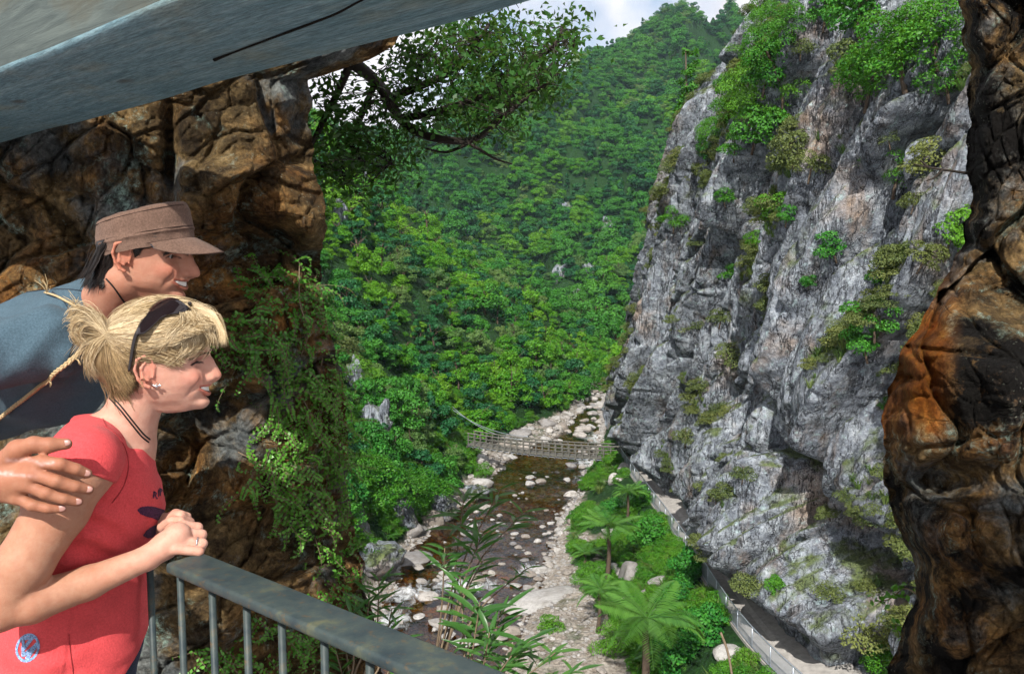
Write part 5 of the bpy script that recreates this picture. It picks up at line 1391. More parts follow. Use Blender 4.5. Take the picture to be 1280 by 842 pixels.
def frame_at(u, v, Y, yaw=0, pitch=0, roll=0):
    o = P(u, v, Y); w = Vector((o.x, o.y, 0)).normalized()
    f = Vector((w.y, -w.x, 0)); up = Vector((0, 0, 1)); lat = -w       # lat points to the camera
    cy, sy = math.cos(yaw), math.sin(yaw); f, lat = f*cy+lat*sy, lat*cy-f*sy
    cp, sp = math.cos(pitch), math.sin(pitch); f, up = f*cp-up*sp, up*cp+f*sp   # pitch > 0 looks down
    cr_, sr_ = math.cos(roll), math.sin(roll); lat, up = lat*cr_-up*sr_, up*cr_+lat*sr_
    return np.array(o), np.array([f, lat, up]).T
SKULL = [(-.090, .080, .02, .020, .05, 2.0), (-.084, .091, -.02, .027, .045, 2.0), (-.072, .1005, -.03, .036, .035, 2.0), (-.060, .098, -.042, .047, .025, 2.05), (-.045, .102, -.055, .056, .02, 2.15), (-.030, .103, -.068, .062, .012, 2.25), (-.010, .101, -.082, .067, .0, 2.35), (.010, .101, -.089, .070, -.005, 2.4), (.028, .107, -.092, .072, -.008, 2.4), (.050, .108, -.092, .073, -.01, 2.3), (.075, .099, -.083, .069, -.01, 2.2), (.095, .083, -.066, .057, -.005, 2.1), (.111, .057, -.040, .038, .002, 2.0), (.121, .028, -.012, .018, .008, 2.0), (.125, .012, .004, .004, .008, 2.0)]
SKULL_M = [(z, xf, xb*.82 if xb < -.05 else xb, w*.985, xc, ex) for z, xf, xb, w, xc, ex in SKULL]
def build_head(fd, O, R, sc=1.0, male=False):
    Sk = slices(SKULL_M if male else SKULL); loc = lambda p: ((p-O)@R)/sc
    W = lambda x, y, z: O+R@(np.array((x, y, z))*sc)
    def f(p):
        q = loc(p); x, y, z = q[..., 0], q[..., 1], q[..., 2]
        d = Sk(x, y, z)
        n = np.array((.30, -.954)); pl = (x-.088)*n[0]+(z+.085)*n[1]
        h_ = np.clip(.5-.5*(pl-d)/.016, 0, 1); d = pl*(1-h_)+d*h_+.016*h_*(1-h_)
        fr = sstep(.045, .085, x); ay = np.abs(y)
        g_ = lambda cy, cz, sy, sz: np.exp(-((ay-cy)/sy)**2-((z-cz)/sz)**2)*fr
        d = d+.0095*g_(.030, .0150, .016, .012)                              # eye sockets
        d = d-(.0035 if not male else .0055)*g_(.026, .033, .024, .008)       # brow
        d = d-.0058*g_(.047, -.018, .018, .016)                             # smiling cheek
        d = d+.0030*g_(.052, -.048, .013, .020)                             # hollow under it
        d = d-.0030*g_(0, -.073, .016, .012)                                # chin
        d = d+.0030*g_(0, -.061, .022, .006)
        d = d-.0040*g_(0, -.040, .026, .016)                                # lips stand on the teeth
        d = d+.0048*g_(.0405, -.034, .0032, .018)                        # smile fold
        if male: d = np.maximum(d, z-(.082+.25*x))
        if male: d = d-.004*np.exp(-((ay-.052)/.02)**2-((z+.055)/.02)**2)     # squarer jaw
        return d*sc
    B = .16*sc
    fd.put(f, O-B, O+B, .004)
    def SX(y, z):                                                  # how far forward the face lies at (y, z)
        xs = np.linspace(.13, .045, 60); v = fd.sample(np.array([W(x, y, z) for x in xs]))
        i = int(np.argmax(v < 0)); 
        if i == 0: return .09
        return xs[i-1]+(xs[i]-xs[i-1])*v[i-1]/(v[i-1]-v[i]+1e-9)
    mouth = [(t*.0355, -.0440+.0085*abs(t)**2) for t in np.linspace(-1, 1, 9)]
    fd.SX = SX
    MX = [SX(y, z) for y, z in mouth]; EX = SX(.032, .0150)
    nz = 1.03 if male else 1.0
    fd.chain([W(.101, 0, .027), W(.1075, 0, .012), W(.1155*nz, 0, -.007), W(.1225*nz, 0, -.0165)], [v*sc for v in (.0065, .0075, .0088, .0095)], .008*sc)
    fd.ell(W(.100, 0, -.010), R, np.array((.0185, .0150, .024))*sc, .010*sc)
    fd.cone(W(.118, 0, -.024), W(.103, 0, -.029), .0060*sc, .006*sc, .006*sc)
    fd.ell(W(.0915, 0, -.0725), R, np.array((.0135, .019, .0125))*sc, .010*sc)
    for s in (-1, 1):
        fd.ell(W(.108, s*.0130, -.0205), R, np.array((.0115, .0062, .0072))*sc, .006*sc)
        fd.ell(W(.1135, s*.0065, -.0290), R, np.array((.005, .0028, .0028))*sc, .002*sc, True)
        fd.ell(W(EX-.0080, s*.031, .0155), R, np.array((.0125, .0150, .0120))*sc, .004*sc)
    fd.eye = (EX-.0060, .031, .0152)
    fd.mouth = (mouth, MX)
    # lips, drawn out in a smile, then the parted mouth between them
    rr = [.0016, .0026, .0036, .0042, .0038, .0042, .0036, .0026, .0016]
    hh = [.0010, .0042, .0066, .0080, .0080, .0080, .0066, .0042, .0010]
    fd.chain([W(x-.0008, y, z+h*.75) for (y, z), x, h in zip(mouth, MX, hh)], [v*sc for v in rr], .003*sc)
    fd.chain([W(x-.0014, y, z-h*1.25) for (y, z), x, h in zip(mouth, MX, hh)], [v*1.08*sc for v in rr], .003*sc)
    fd.chain([W(x+.0010, y, z-h*.10) for (y, z), x, h in zip(mouth, MX, hh)], [v*sc for v in (.0010, .0036, .0052, .0060, .0060, .0060, .0052, .0036, .0010)], .0015*sc, True)
    for s in (-1, 1):
        # ear
        ey = .0725 if male else .0695
        fd.ell(W(-.004, s*ey, .006), np.array([R@np.array(v) for v in ((.97, s*-.10, -.22), (s*.1, .99, 0), (.22, 0, .97))]).T, np.array((.0150, .0052, .0270))*sc, .005*sc)
        rim = [(.010, ey+.002, -.010), (.013, ey+.002, .010), (.008, ey+.006, .027), (-.004, ey+.010, .034), (-.017, ey+.013, .027), (-.021, ey+.013, .008), (-.015, ey+.010, -.012), (-.006, ey+.006, -.024), (.003, ey+.003, -.028)]
        fd.chain([W(x, s*y, z) for x, y, z in rim], [v*sc for v in (.002, .0022, .0028, .0032, .0034, .0032, .0030, .0040, .0044)], .003*sc)
        fd.chain([W(x, s*y, z) for x, y, z in ((-.002, ey+.006, .022), (-.010, ey+.008, .010), (-.008, ey+.007, -.008), (.002, ey+.005, -.015))], [.0026*sc]*4, .003*sc)
        fd.ell(W(.003, s*(ey+.009), .002), R, np.array((.0075, .0042, .0105))*sc, .003*sc, True)
    return W, loc
def teeth_mesh(W, fd, mat):
    """the upper row, each tooth a small block set in the open smile"""
    mouth, MX = fd.mouth; ys = np.array([m[0] for m in mouth]); zs = np.array([m[1] for m in mouth]); mb = MB(); n = 12
    ed = np.linspace(-.0315, .0315, n+1)
    for i in range(n):
        q = []
        for y in (ed[i]+.0002, ed[i+1]-.0002):
            z = np.interp(y, ys, zs); x = np.interp(y, ys, MX)-.0016; hgt = .0042*(1-(abs(y)/.0345)**2)+.0006; up_ = .0052*(1-.8*(abs(y)/.0345)**2)
            q.append(((x, y, z+up_), (x+.0006, y, z-hgt), (x-.006, y, z+up_), (x-.006, y, z-hgt)))
        a, b = q; V = [W(*a[0]), W(*b[0]), W(*b[1]), W(*a[1]), W(*a[2]), W(*b[2]), W(*b[3]), W(*a[3])]
        mb.add(V, [(0, 1, 2, 3), (0, 4, 5, 1), (3, 2, 6, 7), (1, 5, 6, 2), (0, 3, 7, 4)])
    return mb.mesh('teeth', mat, False)
def uvsphere(c, R, r, nu=20, nv=14):
    th = np.linspace(0, np.pi, nv); ph = np.linspace(0, 2*np.pi, nu, endpoint=False)
    T, Ph = np.meshgrid(th, ph, indexing='ij')
    q = np.stack([np.cos(T), np.sin(T)*np.cos(Ph), np.sin(T)*np.sin(Ph)], -1)       # pole = forward
    return (q.reshape(-1, 3)*np.array(r))@np.array(R).T+np.array(c), grid_faces(nv, nu, True)

# ---- materials of people
def skin_mat(name):
    g = G(name); v = g.coord(); c = g.attr('col', 'Color')
    n1 = g.noise(v, 60, 5, .65); n2 = g.noise(v, 420, 4, .7); n3 = g.noise(v, 14, 3, .6)
    col = g.mix(g.ramp(n1, (.35, 0), (.65, .6)), c, g.mix(1.0, c, (.80, .62, .58), 'MULTIPLY'))
    col = g.mix(g.ramp(n3, (.4, 0), (.7, .45)), col, g.mix(1.0, c, (1.0, .80, .76), 'MULTIPLY'))
    fr = g.n('TexVoronoi', Vector=v, Scale=150); col = g.mix(g.math('MULTIPLY', g.ramp(fr.outputs['Distance'], (.02, 1), (.12, 0)), g.ramp(n1, (.5, 0), (.6, .35))), col, g.mix(1.0, c, (.5, .34, .27), 'MULTIPLY'))
    b = g.bump(g.math('ADD', g.math('MULTIPLY', n1, 1.0), n2), .45, .0016)
    sh = g.pr(col, .55, b, .28, Subsurface_Weight=.10, Subsurface_Radius=(.010, .004, .002), Subsurface_Scale=.6)
    return g.done(sh)
M['skin'] = skin_mat('skin')
def cloth_mat(name, c, scale=900, var=.3, rough=.92, mottle=.15):
    g = G(name); v = g.coord()
    w1 = g.noise(g.map(v, (1, 1, .35)), scale*.6, 3, .7); w2 = g.noise(v, 30, 5, .65); w3 = g.noise(v, 260, 4, .8)
    col = g.mix(g.ramp(w3, (.35, 0), (.65, 1)), tuple(q*(1-var) for q in c), tuple(min(1, q*(1+var)+.01) for q in c))
    col = g.mix(mottle, col, g.ramp(w2, (.3, .25), (.7, .75)), 'OVERLAY')
    b = g.bump(g.math('ADD', w1, g.math('MULTIPLY', w2, 1.6)), .5, .0025)
    return g.done(g.pr(col, rough, b, .15, Sheen_Weight=.06))
M['coral'] = cloth_mat('coral_jersey', (.56, .060, .066), var=.13)
M['greyblue'] = cloth_mat('grey_blue_jersey', (.050, .088, .118), var=.22)
M['denim'] = cloth_mat('dark_denim', (.012, .020, .05), 1400, .5)
M['cap'] = cloth_mat('brown_canvas', (.125, .075, .055), 1500, .25, .9, .3)
M['cap_under'] = cloth_mat('cap_lining', (.05, .055, .07), 300, .8, .8, .6)
M['thread'] = simple_mat('dark_thread', (.05, .03, .025), .9, .1)
def hair_mat(name, c1, c2, c3, rough=.42):
    g = G(name); t = g.attr('tint')
    n = g.noise(g.coord(), 55, 3, .6)
    col = g.ramp(g.math('ADD', g.math('MULTIPLY', t, .75), g.math('MULTIPLY', n, .3)), (.1, c1), (.5, c2), (.95, c3))
    return g.done(g.pr(col, rough, None, .5))
M['blonde'] = hair_mat('blonde_hair', (.085, .052, .024), (.30, .205, .095), (.66, .54, .35))
M['blonde_dark'] = hair_mat('blonde_hair_root', (.080, .052, .026), (.19, .13, .062), (.32, .24, .13))
M['black_hair'] = hair_mat('black_hair', (.004, .003, .003), (.010, .007, .006), (.022, .015, .012), .4)
M['tooth'] = simple_mat('tooth', (.80, .76, .70), .25, .5, .04, 50, .05, .0005)
M['eye_white'] = simple_mat('eye_white', (.42, .40, .39), .15, .5, .05, 60, .02, .0005)
M['iris'] = simple_mat('iris', (.035, .022, .012), .1, .6, .3, 500, .02, .0005)
M['black_gloss'] = simple_mat('black_plastic', (.010, .006, .007), .06, .6, .2, 20, .01, .001)
M['black_cord'] = simple_mat('black_cord', (.006, .006, .007), .5, .3, .2, 200, .3, .001)
M['silver'] = simple_mat('silver', (.7, .7, .72), .18, .5, .05, 60, .05, .001, metallic=1.0)
M['nail'] = simple_mat('finger_nail', (.30, .155, .13), .4, .5, .06, 80, .05, .0005)
M['flax'] = simple_mat('flax_cord', (.42, .32, .18), .8, .2, .3, 160, .6, .002)

def paint_skin(V, base, W_loc, male, extra=()):
    col = np.tile(np.array(base, float), (len(V), 1))
    q = W_loc(V); x, y, z = q.T; ay = np.abs(y); face = (x > .03) & (z > -.1) & (z < .12) & (ay < .085)
    def blend(m, c, k):
        nonlocal col
        m = np.clip(m*k, 0, 1)[:, None]; col = col*(1-m)+np.array(c)*m
    fr = sstep(.04, .07, x)*face
    b = np.array(base)
    blend(np.exp(-((ay-.044)/.02)**2-((z+.016)/.018)**2)*fr, b*np.array((1.02, .66, .62)), .6)        # cheeks
    blend(np.exp(-((y)/.014)**2-((z+.014)/.012)**2)*fr*sstep(.10, .115, x), b*np.array((1.0, .68, .62)), .6)
    lip = np.zeros(len(V))
    zc = -.0440+.0085*(ay/.0355)**2; hh_ = np.interp(ay, [0, .009, .018, .027, .0355], [.0080, .0080, .0066, .0042, .0010]); zu = zc+hh_*.75+.0012; zl = zc-hh_*1.25-.0012
    lip = np.maximum(np.exp(-((z-zu)/.0026)**4), np.exp(-((z-zl)/.0038)**4))*(ay < .036)*fr
    blend(lip, b*np.array((.82, .42, .40)), .85)
    inside = (z < zu-.0022) & (z > zl+.0034) & (ay < .033) & (fr > .5)
    blend(inside*1.0, (.10, .025, .022), .9)
    # brows and lash line
    zb = .0315-.010*((ay-.028)/.022)**2+(.001 if not male else 0)
    brow = np.exp(-((z-zb)/(.0052 if male else .0026))**4)*((ay > .008) & (ay < .054))*fr
    blend(brow, (.014, .009, .007) if male else (.22, .13, .07), .92 if male else .6)
    zl2 = .0170-.0045*((ay-.031)/.016)**2-(.0 if male else .0012)
    lash = np.exp(-((z-zl2)/(.0019))**4)*((ay > .014) & (ay < .049))*fr
    blend(lash, (.012, .008, .008), .8)
    if not male:
        blend(np.exp(-((z-zl2-.005)/.004)**2)*((ay > .016) & (ay < .050))*fr, b*np.array((.62, .45, .48)), .6)
        blend(np.exp(-((z-zl2+.0022)/.0016)**4)*((ay > .018) & (ay < .047))*fr, (.03, .025, .03), .85)
    else:
        st = np.exp(-((z+.058)/.026)**2)*sstep(.02, .06, x)*face
        blend(st, b*np.array((.66, .60, .60)), .45)
    ear = (ay > .064) & (x < .016) & (x > -.03) & (z > -.035) & (z < .045)
    blend(ear*1.0, b*np.array((1.0, .66, .60)), .6)
    for m, c, k in extra: blend(m, c, k)
    return col
def face_hairs(Wf, fd, sc, male, parent):
    rs = np.random.default_rng(17); lash = MB(); brow = MB()
    for s in (-1, 1):
        pts = []
        for a in np.linspace(.015, .047, 12):
            z = (.0170-.0045*((a-.031)/.016)**2 if male else .0150-.0030*((a-.031)/.016)**2); pts.append(Wf(fd.SX(s*a, z)+.0006, s*a, z))
        lash.tube(pts, np.array([.0006]+[.0010 if not male else .0008]*10+[.0006])*sc, 5)
        for i in range(22):
            a = rs.uniform(.018, .049); z = (.0170-.0045*((a-.031)/.016)**2 if male else .0150-.0030*((a-.031)/.016)**2); x = fd.SX(s*a, z)
            lash.tube([Wf(x, s*a, z), Wf(x+.003, s*(a+.001), z-.0012), Wf(x+.0060, s*(a+.0025), z+.0002)], np.array([.0004, .0003, .0001])*sc, 3)
        for i in range(150 if male else 70):
            a = rs.uniform(.009, .052); zc = .0325-.010*((a-.028)/.022)**2+rs.normal(0, .0022 if male else .0011); x = fd.SX(s*a, zc)+.0006
            a2 = a+.006; z2 = zc+.0010; x2 = fd.SX(s*a2, z2)+.0012
            brow.tube([Wf(x, s*a, zc), Wf((x+x2)/2+.0006, s*(a+.003), (zc+z2)/2), Wf(x2, s*a2, z2)], np.array([.00055, .0005, .0002])*sc, 3)
    put('eyelashes', lash.mesh('eyelashes', M['black_hair']), parent)
    put('eyebrows', brow.mesh('eyebrows', M['black_hair'] if male else M['blonde_dark']), parent)
def bvh_of(V, F): return BVHTree.FromPolygons(V.tolist(), F.tolist())
def cast(bv, u, v, off=0.0):
    for b in (bv if isinstance(bv, (list, tuple)) else [bv]):
        d = ray(u, v).normalized(); p, n, i, t = b.ray_cast(Vector((0, 0, 0)), d, 6)
        if p is not None:
            if n.dot(d) > 0: n = -n
            return p+n*off, n
    return None, None

# ------------------------------------------------------------------ the woman
def pp(u, v, y): return np.array(P(u, v, y))
YW = 1.60
OW, RW = frame_at(190, 460, YW, yaw=RAD(7), pitch=RAD(1))
SW = 1.0
fw = Field(pp(-110, 880, 1.62)*np.array((1, 0, 1))+np.array((0, 1.24, 0)), pp(300, 366, 1.72)*np.array((1, 0, 1))+np.array((0, 1.86, 0)), .0024)
Oq, Rq = frame_at(120, 640, 1.60)                                  # torso frame
tl_w = lambda p: (p-Oq)@Rq
def tz_(v): return float(((pp(120, v, 1.60)-Oq)@Rq)[2])
def tx_(u, v): 
    d = np.array(ray(u, v)); n = Rq[:, 1]; t = (Oq@n)/(d@n); return float(((d*t-Oq)@Rq)[0])
TW = []
for (v, fu, bu, w) in ((528, 150, 92, .045), (540, 168, 78, .085), (556, 186, 58, .130), (580, 192, 42, .158), (608, 201, 30, .165), (638, 205, 24, .162), (668, 199, 20, .154), (708, 188, 12, .143), (748, 183, 2, .142), (790, 184, -10, .152), (830, 176, -22, .166), (890, 160, -40, .178)):
    xf, xb = tx_(fu, v), tx_(bu, v); TW.append((tz_(v), xf-.004, xb+.004, w-.004, xb+(xf-xb)*.45, 2.3))
torso_w = slices(TW)
def f_torso(p):
    q = tl_w(p); return torso_w(q[..., 0], q[..., 1], q[..., 2])
fw.put(lambda p: f_torso(p)+.010*sstep(.10, .02, ((p-Oq)@Rq)[..., 2]), Oq-.36, Oq+.36, .02)
neckT, neckB = OW+RW@np.array((-.022, 0, -.045)), pp(150, 556, 1.60)
fw.cone(neckT, neckB, .050, .056, .03)
fw.cone(neckB, pp(120, 590, 1.6), .056, .09, .04)
sh = pp(104, 578, 1.435); el = pp(-4, 762, 1.345); wr = pp(184, 697, 1.462)
fw.chain([sh, pp(72, 636, 1.400), pp(30, 704, 1.365), el], [.056, .052, .046, .038], .012)
fw.chain([el, pp(40, 752, 1.37), pp(110, 728, 1.42), wr], [.036, .036, .030, .0225], .010)
fw.cone(pp(118, 560, 1.56), sh, .06, .055, .03)
# near hand, closed over the rail
fw.chain([wr, pp(206, 682, 1.478), pp(222, 669, 1.492)], [.0225, .0245, .0255], .008)
kn = [(230, 657, 1.522), (231, 666, 1.503), (227, 676, 1.485), (219, 686, 1.469)]; pi_ = [(247, 659, 1.534), (252, 668, 1.516), (253, 679, 1.497), (249, 689, 1.480)]; tp_ = [(243, 674, 1.556), (248, 684, 1.540), (247, 695, 1.522), (243, 702, 1.505)]
for a, b, c, r in zip(kn, pi_, tp_, (.0098, .0100, .0096, .0088)):
    fw.cone(pp(212, 676, 1.485), pp(*a), .015, r*1.15, .006); fw.chain([pp(*a), pp(*b), pp(*c)], [r*1.12, r, r*.85], .003)
fw.chain([pp(200, 676, 1.50), pp(216, 660, 1.525), pp(230, 655, 1.545)], [.014, .0105, .0085], .006)
# far hand beside it
fw.chain([pp(150, 690, 1.70), pp(185, 668, 1.63), pp(204, 655, 1.59), pp(222, 649, 1.575)], [.026, .022, .021, .019], .008)
for a, b in (((226, 644, 1.57), (238, 652, 1.585)), ((220, 642, 1.585), (234, 645, 1.60))): fw.chain([pp(212, 650, 1.58), pp(*a), pp(*b)], [.014, .0098, .0085], .004)
fw.chain([pp(204, 658, 1.560), pp(214, 651, 1.552), pp(226, 650, 1.548)], [.012, .0095, .008], .005)
WW, locW = build_head(fw, OW, RW, SW)
Vw, Fw = nets(fw.d, fw.lo, fw.h, 1)
tan = (.50, .255, .165); pale = np.array((.53, .31, .235))
uW, vW, _ = project(Vw)
arm = sstep(560, 600, vW)*sstep(215, 95, uW)
colW = paint_skin(Vw, tuple(pale), locW, False, [(arm, (.36, .185, .112), .85), (np.exp(-((uW-170)/40)**2-((vW-735)/30)**2), (.50, .27, .17), .4)])
woman = thing('person', 'smiling blonde woman in a coral T-shirt leaning on the handrail with sunglasses on her hair', 'person', tuple(Oq-np.array((0, 0, .5))), None)
put('body', mesh_np('body', Vw, Fw, M['skin'], True, {'col': colW}), woman)
bvW = bvh_of(Vw, Fw)
put('teeth', teeth_mesh(WW, fw, M['tooth']), woman)
face_hairs(WW, fw, SW, False, woman)
# T-shirt
fs = Field(fw.lo, fw.lo+fw.h*(fw.n-1), .003)
def folds(p):
    q = tl_w(p); x, y, z = q[..., 0], q[..., 1], q[..., 2]
    wv = vnoise(x*9+z*5, z*15-x*6, y*6, 31)*.0075*sstep(.02, -.12, z)+vnoise(x*20+z*26, z*24-x*16, y*9, 32)*.0036
    wv = wv+.0050*np.sin((z*1.0+x*.75)*95+2.2*vnoise(x*12, z*12, 3, 33))*np.exp(-((x+.005)/.05)**2-((z+.01)/.075)**2)
    return wv
fs.cone(pp(118, 560, 1.56), sh, .066, .064, .03); fs.cone(sh, pp(76, 630, 1.402), .0635, .064, .012)
def halfspace(p0, n):
    n = np.array(n, float); n /= np.linalg.norm(n); p0 = np.array(p0); return lambda p: (p-p0)@n
G0 = np.stack(np.meshgrid(*[fs.lo[i]+fs.h*np.arange(fs.n[i]) for i in range(3)], indexing='ij'), -1).astype(np.float32)
axd = pp(76, 630, 1.402)-sh; cuff = halfspace(pp(101, 588, 1.42), axd)(G0)
fs.d = np.maximum(fs.d, cuff).astype(np.float32)
def f_shirt(p):
    d = f_torso(p)-.006; m = np.abs(d) < .02; d[m] += folds(p[m]); return d
fs.put(f_shirt, Oq-.36, Oq+.36, .012)
fs.cone(pp(112, 566, 1.63), pp(100, 590, 1.76), .07, .06, .03)
qd = (G0-Oq)@Rq
# neckline and hem
a_, b_ = tl_w(pp(113, 506, 1.6)), tl_w(pp(187, 557, 1.6)); dn = np.array((b_[0]-a_[0], b_[2]-a_[2])); nn_ = np.array((-dn[1], dn[0])); nn_ /= np.linalg.norm(nn_)
neck = (qd[..., 0]-a_[0])*nn_[0]+(qd[..., 2]-a_[2]-.9*qd[..., 1]**2)*nn_[1]
fs.d = np.maximum(fs.d, neck)
a_, b_ = tl_w(pp(190, 782, 1.6)), tl_w(pp(128, 842, 1.6)); dn = np.array((b_[0]-a_[0], b_[2]-a_[2])); nh_ = np.array((-dn[1], dn[0])); nh_ /= np.linalg.norm(nh_); nh_ = nh_ if nh_[1] < 0 else -nh_
hem = (qd[..., 0]-a_[0])*nh_[0]+(qd[..., 2]-a_[2])*nh_[1]
dj = fs.d.copy()
fs.d = np.maximum(fs.d, np.minimum(hem, 1))
Vs, Fs_ = nets(fs.d, fs.lo, fs.h, 1)
shirt = put('shirt', mesh_np('shirt', Vs, Fs_, M['coral'], True), woman)
bvS = bvh_of(Vs, Fs_)
jd = np.maximum(dj+.006, -hem-.02)
Vj, Fj = nets(jd.astype(np.float32), fs.lo, fs.h, 1)
put('jeans', mesh_np('jeans', Vj, Fj, M['denim'], True), woman)
del G0, qd, cuff, neck, hem, dj, jd
# marks printed on the shirt
def decal(name, inside, u0, u1, v0, v1, mat, bv, parent, step=.6, off=.0012):
    us = np.arange(u0, u1+step, step); vs = np.arange(v0, v1+step, step); idx_ = {}; V = []; F = []
    def vert(i, j):
        if (i, j) not in idx_:
            p, n = cast(bv, us[i], vs[j], off)
            if p is None: return None
            idx_[(i, j)] = len(V); V.append(tuple(p))
        return idx_[(i, j)]
    for i in range(len(us)-1):
        for j in range(len(vs)-1):
            if inside(us[i]+step/2, vs[j]+step/2):
                q = [vert(i, j), vert(i, j+1), vert(i+1, j+1), vert(i+1, j)]
                if None not in q: F.append(q)
    if F: return put(name, mesh_np(name, V, F, mat, True), parent)
def poly_in(pts):
    pts = np.array(pts, float)
    def f(x, y):
        c = False; n = len(pts)
        for i in range(n):
            x1, y1 = pts[i]; x2, y2 = pts[(i+1) % n]
            if (y1 > y) != (y2 > y) and x < (x2-x1)*(y-y1)/(y2-y1)+x1: c = not c
        return c
    return f
def seg_d(x, y, a, b):
    ax, ay = a; bx, by = b; t = max(0, min(1, ((x-ax)*(bx-ax)+(y-ay)*(by-ay))/((bx-ax)**2+(by-ay)**2))); return math.hypot(x-ax-t*(bx-ax), y-ay-t*(by-ay))
M['print'] = cloth_mat('purple_print', (.045, .010, .040), 900, .5, .9)
M['foil'] = cloth_mat('blue_foil_print', (.16, .25, .42), 300, .7, .5, .6)
wing1 = poly_in([(171, 637), (175, 633.5), (184, 632), (193, 633), (202, 636), (206, 638), (203, 643), (197, 650), (190, 647), (182, 645), (175, 642)])
wing2 = poly_in([(178, 669), (183, 662), (190, 657), (196, 655), (196, 664), (191, 671), (184, 672)])
decal('shirt_print', lambda x, y: wing1(x, y) or wing2(x, y), 168, 208, 630, 676, M['print'], bvS, shirt)
letters = [((191, 622), (192, 614)), ((192, 614), (195, 616)), ((195, 616), (193, 619)), ((193, 619), (196, 623)), ((197.5, 620), (197.5, 612)), ((200, 619), (199, 610)), ((199, 610), (202, 612)), ((202, 612), (200, 615)), ((203, 614), (206, 612))]
decal('shirt_lettering', lambda x, y: min(seg_d(x, y, a, b) for a, b in letters) < .75, 189, 208, 608, 625, M['print'], bvS, shirt, .5)
oc = lambda x, y: ((x-35)*.94+(y-809)*.34, -(x-35)*.34+(y-809)*.94)
def stone(x, y):
    a, b = oc(x, y); r = math.hypot(a/14.5, b/18.5)
    if r > 1: return False
    if r > .80: return True
    return min(seg_d(a, b, (-9, -9), (-2, 11)), seg_d(a, b, (-2, 11), (9, -8)), seg_d(a, b, (-9, -9), (2, -14))) < 2.0 or (seg_d(a, b, (1, -13), (-4, 2)) < 2.2) or seg_d(a, b, (9, -8), (4, 12)) < 2.6
decal('shirt_emblem', stone, 17, 53, 788, 831, M['foil'], bvS, shirt)
# side seam and hem stitching
M['seam'] = cloth_mat('coral_seam', (.33, .028, .032), 900, .3)
def surf_line(name, px_, bv, r, mat, parent, off=.0008, n=60):
    pts = []
    for q in spline([(a, b, 0) for a, b in px_], n):
        p, nn = cast(bv, q[0], q[1], off)
        if p is not None: pts.append(p)
    if len(pts) > 3:
        mb = MB(); mb.tube(pts, r, 5); return put(name, mb.mesh(name, mat), parent)
surf_line('side_seam', [(86, 792), (88, 815), (91, 838), (92, 850)], bvS, .0009, M['seam'], shirt)
surf_line('shoulder_seam', [(126, 512), (128, 522), (132, 532)], bvS, .0009, M['seam'], shirt)
surf_line('armhole_seam', [(131, 532), (148, 546), (158, 566), (160, 588), (153, 610), (140, 628)], bvS, .0010, M['seam'], shirt)
surf_line('neck_band', [(118, 510), (138, 521), (158, 535), (174, 549), (186, 560)], bvS, .0013, M['seam'], shirt)
# necklace, earring, ring
for k, dv_ in enumerate((0, 3.4)):
    surf_line('necklace_cord', [(139-dv_*.5, 494+dv_), (152-dv_*.6, 508+dv_), (166-dv_*.6, 526+dv_), (178-dv_*.6, 541+dv_), (187-dv_*.5, 549+dv_)], bvW, .0016, M['black_cord'], woman, .0012)
pe, ne = cast(bvW, 196, 477, .002)
if pe is not None:
    mb = MB(); V, F = uvsphere(pe+Vector((0, -.004, -.0075)), np.eye(3), (.0036,)*3); mb.add(V, F); mb.tube([pe, pe+Vector((0, -.004, -.005))], .0006, 5)
    for s in (-1, 1): V, F = uvsphere(pe+Vector((s*.006, -.003, -.0065)), np.eye(3), (.0035, .0008, .0026), 12, 8); mb.add(V, F)
    put('earring', mb.mesh('earring', M['silver']), woman)
def ring_on(a, b, t, r, parent):
    a, b = np.array(a), np.array(b); c = a+(b-a)*t; ax = Vector(b-a).normalized(); q = ax.to_track_quat('Z', 'Y').to_matrix()
    mb = MB(); pts = [tuple(Vector(c)+q@Vector((math.cos(x)*r, math.sin(x)*r, 0))) for x in np.linspace(0, 2*math.pi, 21)]; mb.tube(pts, .0016, 6, 0, False)
    V, F = uvsphere(Vector(c)+Vector((.3, -.7, .6)).normalized()*r, np.eye(3), (.0028,)*3, 10, 8); mb.add(V, F); put('ring', mb.mesh('ring', M['silver']), parent)
ring_on(pp(*kn[2]), pp(*pi_[2]), .72, .0108, woman)

# hair of the woman: cap of hair, then strands laid over it
fh = Field(OW-np.array((.19, .17, .16)), OW+np.array((.16, .17, .17)), .003)
Sk = slices([(z, xf, xb, w, xc, ex) for z, xf, xb, w, xc, ex in SKULL])
def f_hair(p):
    q = locW(p); x, y, z = q[..., 0], q[..., 1], q[..., 2]
    d = Sk(x/1.0, y, z/1.0)-.009-.009*sstep(.02, .07, x)*sstep(.04, .07, z)-.004*sstep(.08, .11, z)-.004*sstep(.02, -.06, x)-.003*vnoise(x*28, y*28, z*10, 55)
    lim = np.interp(x, [-.12, -.05, -.028, -.016, .002, .012, .03, .06, .085, .11], [-.062, -.058, -.040, .020, .042, .040, .044, .060, .072, .076])
    return np.maximum(d, (lim-z)*.7)
fh.put(f_hair, OW-.2, OW+.2, .005)
tie = pp(133, 418, 1.60)
fh.cone(OW+RW@np.array((-.07, 0, .03)), tie, .050, .018, .02)
fh.chain([tie, pp(118, 405, 1.59), pp(104, 408, 1.585), pp(103, 420, 1.585), pp(114, 428, 1.59)], [.014, .022, .021, .018, .012], .012)
Vh, Fh = nets(fh.d, fh.lo, fh.h, 1)
hair = put('hair', mesh_np('hair', Vh, Fh, M['blonde_dark'], True, {'tint': .45+.35*vnoise(locW(Vh)[:, 0]*8, locW(Vh)[:, 1]*60, locW(Vh)[:, 2]*60, 8)}), woman)
bvH = bvh_of(Vh, Fh)
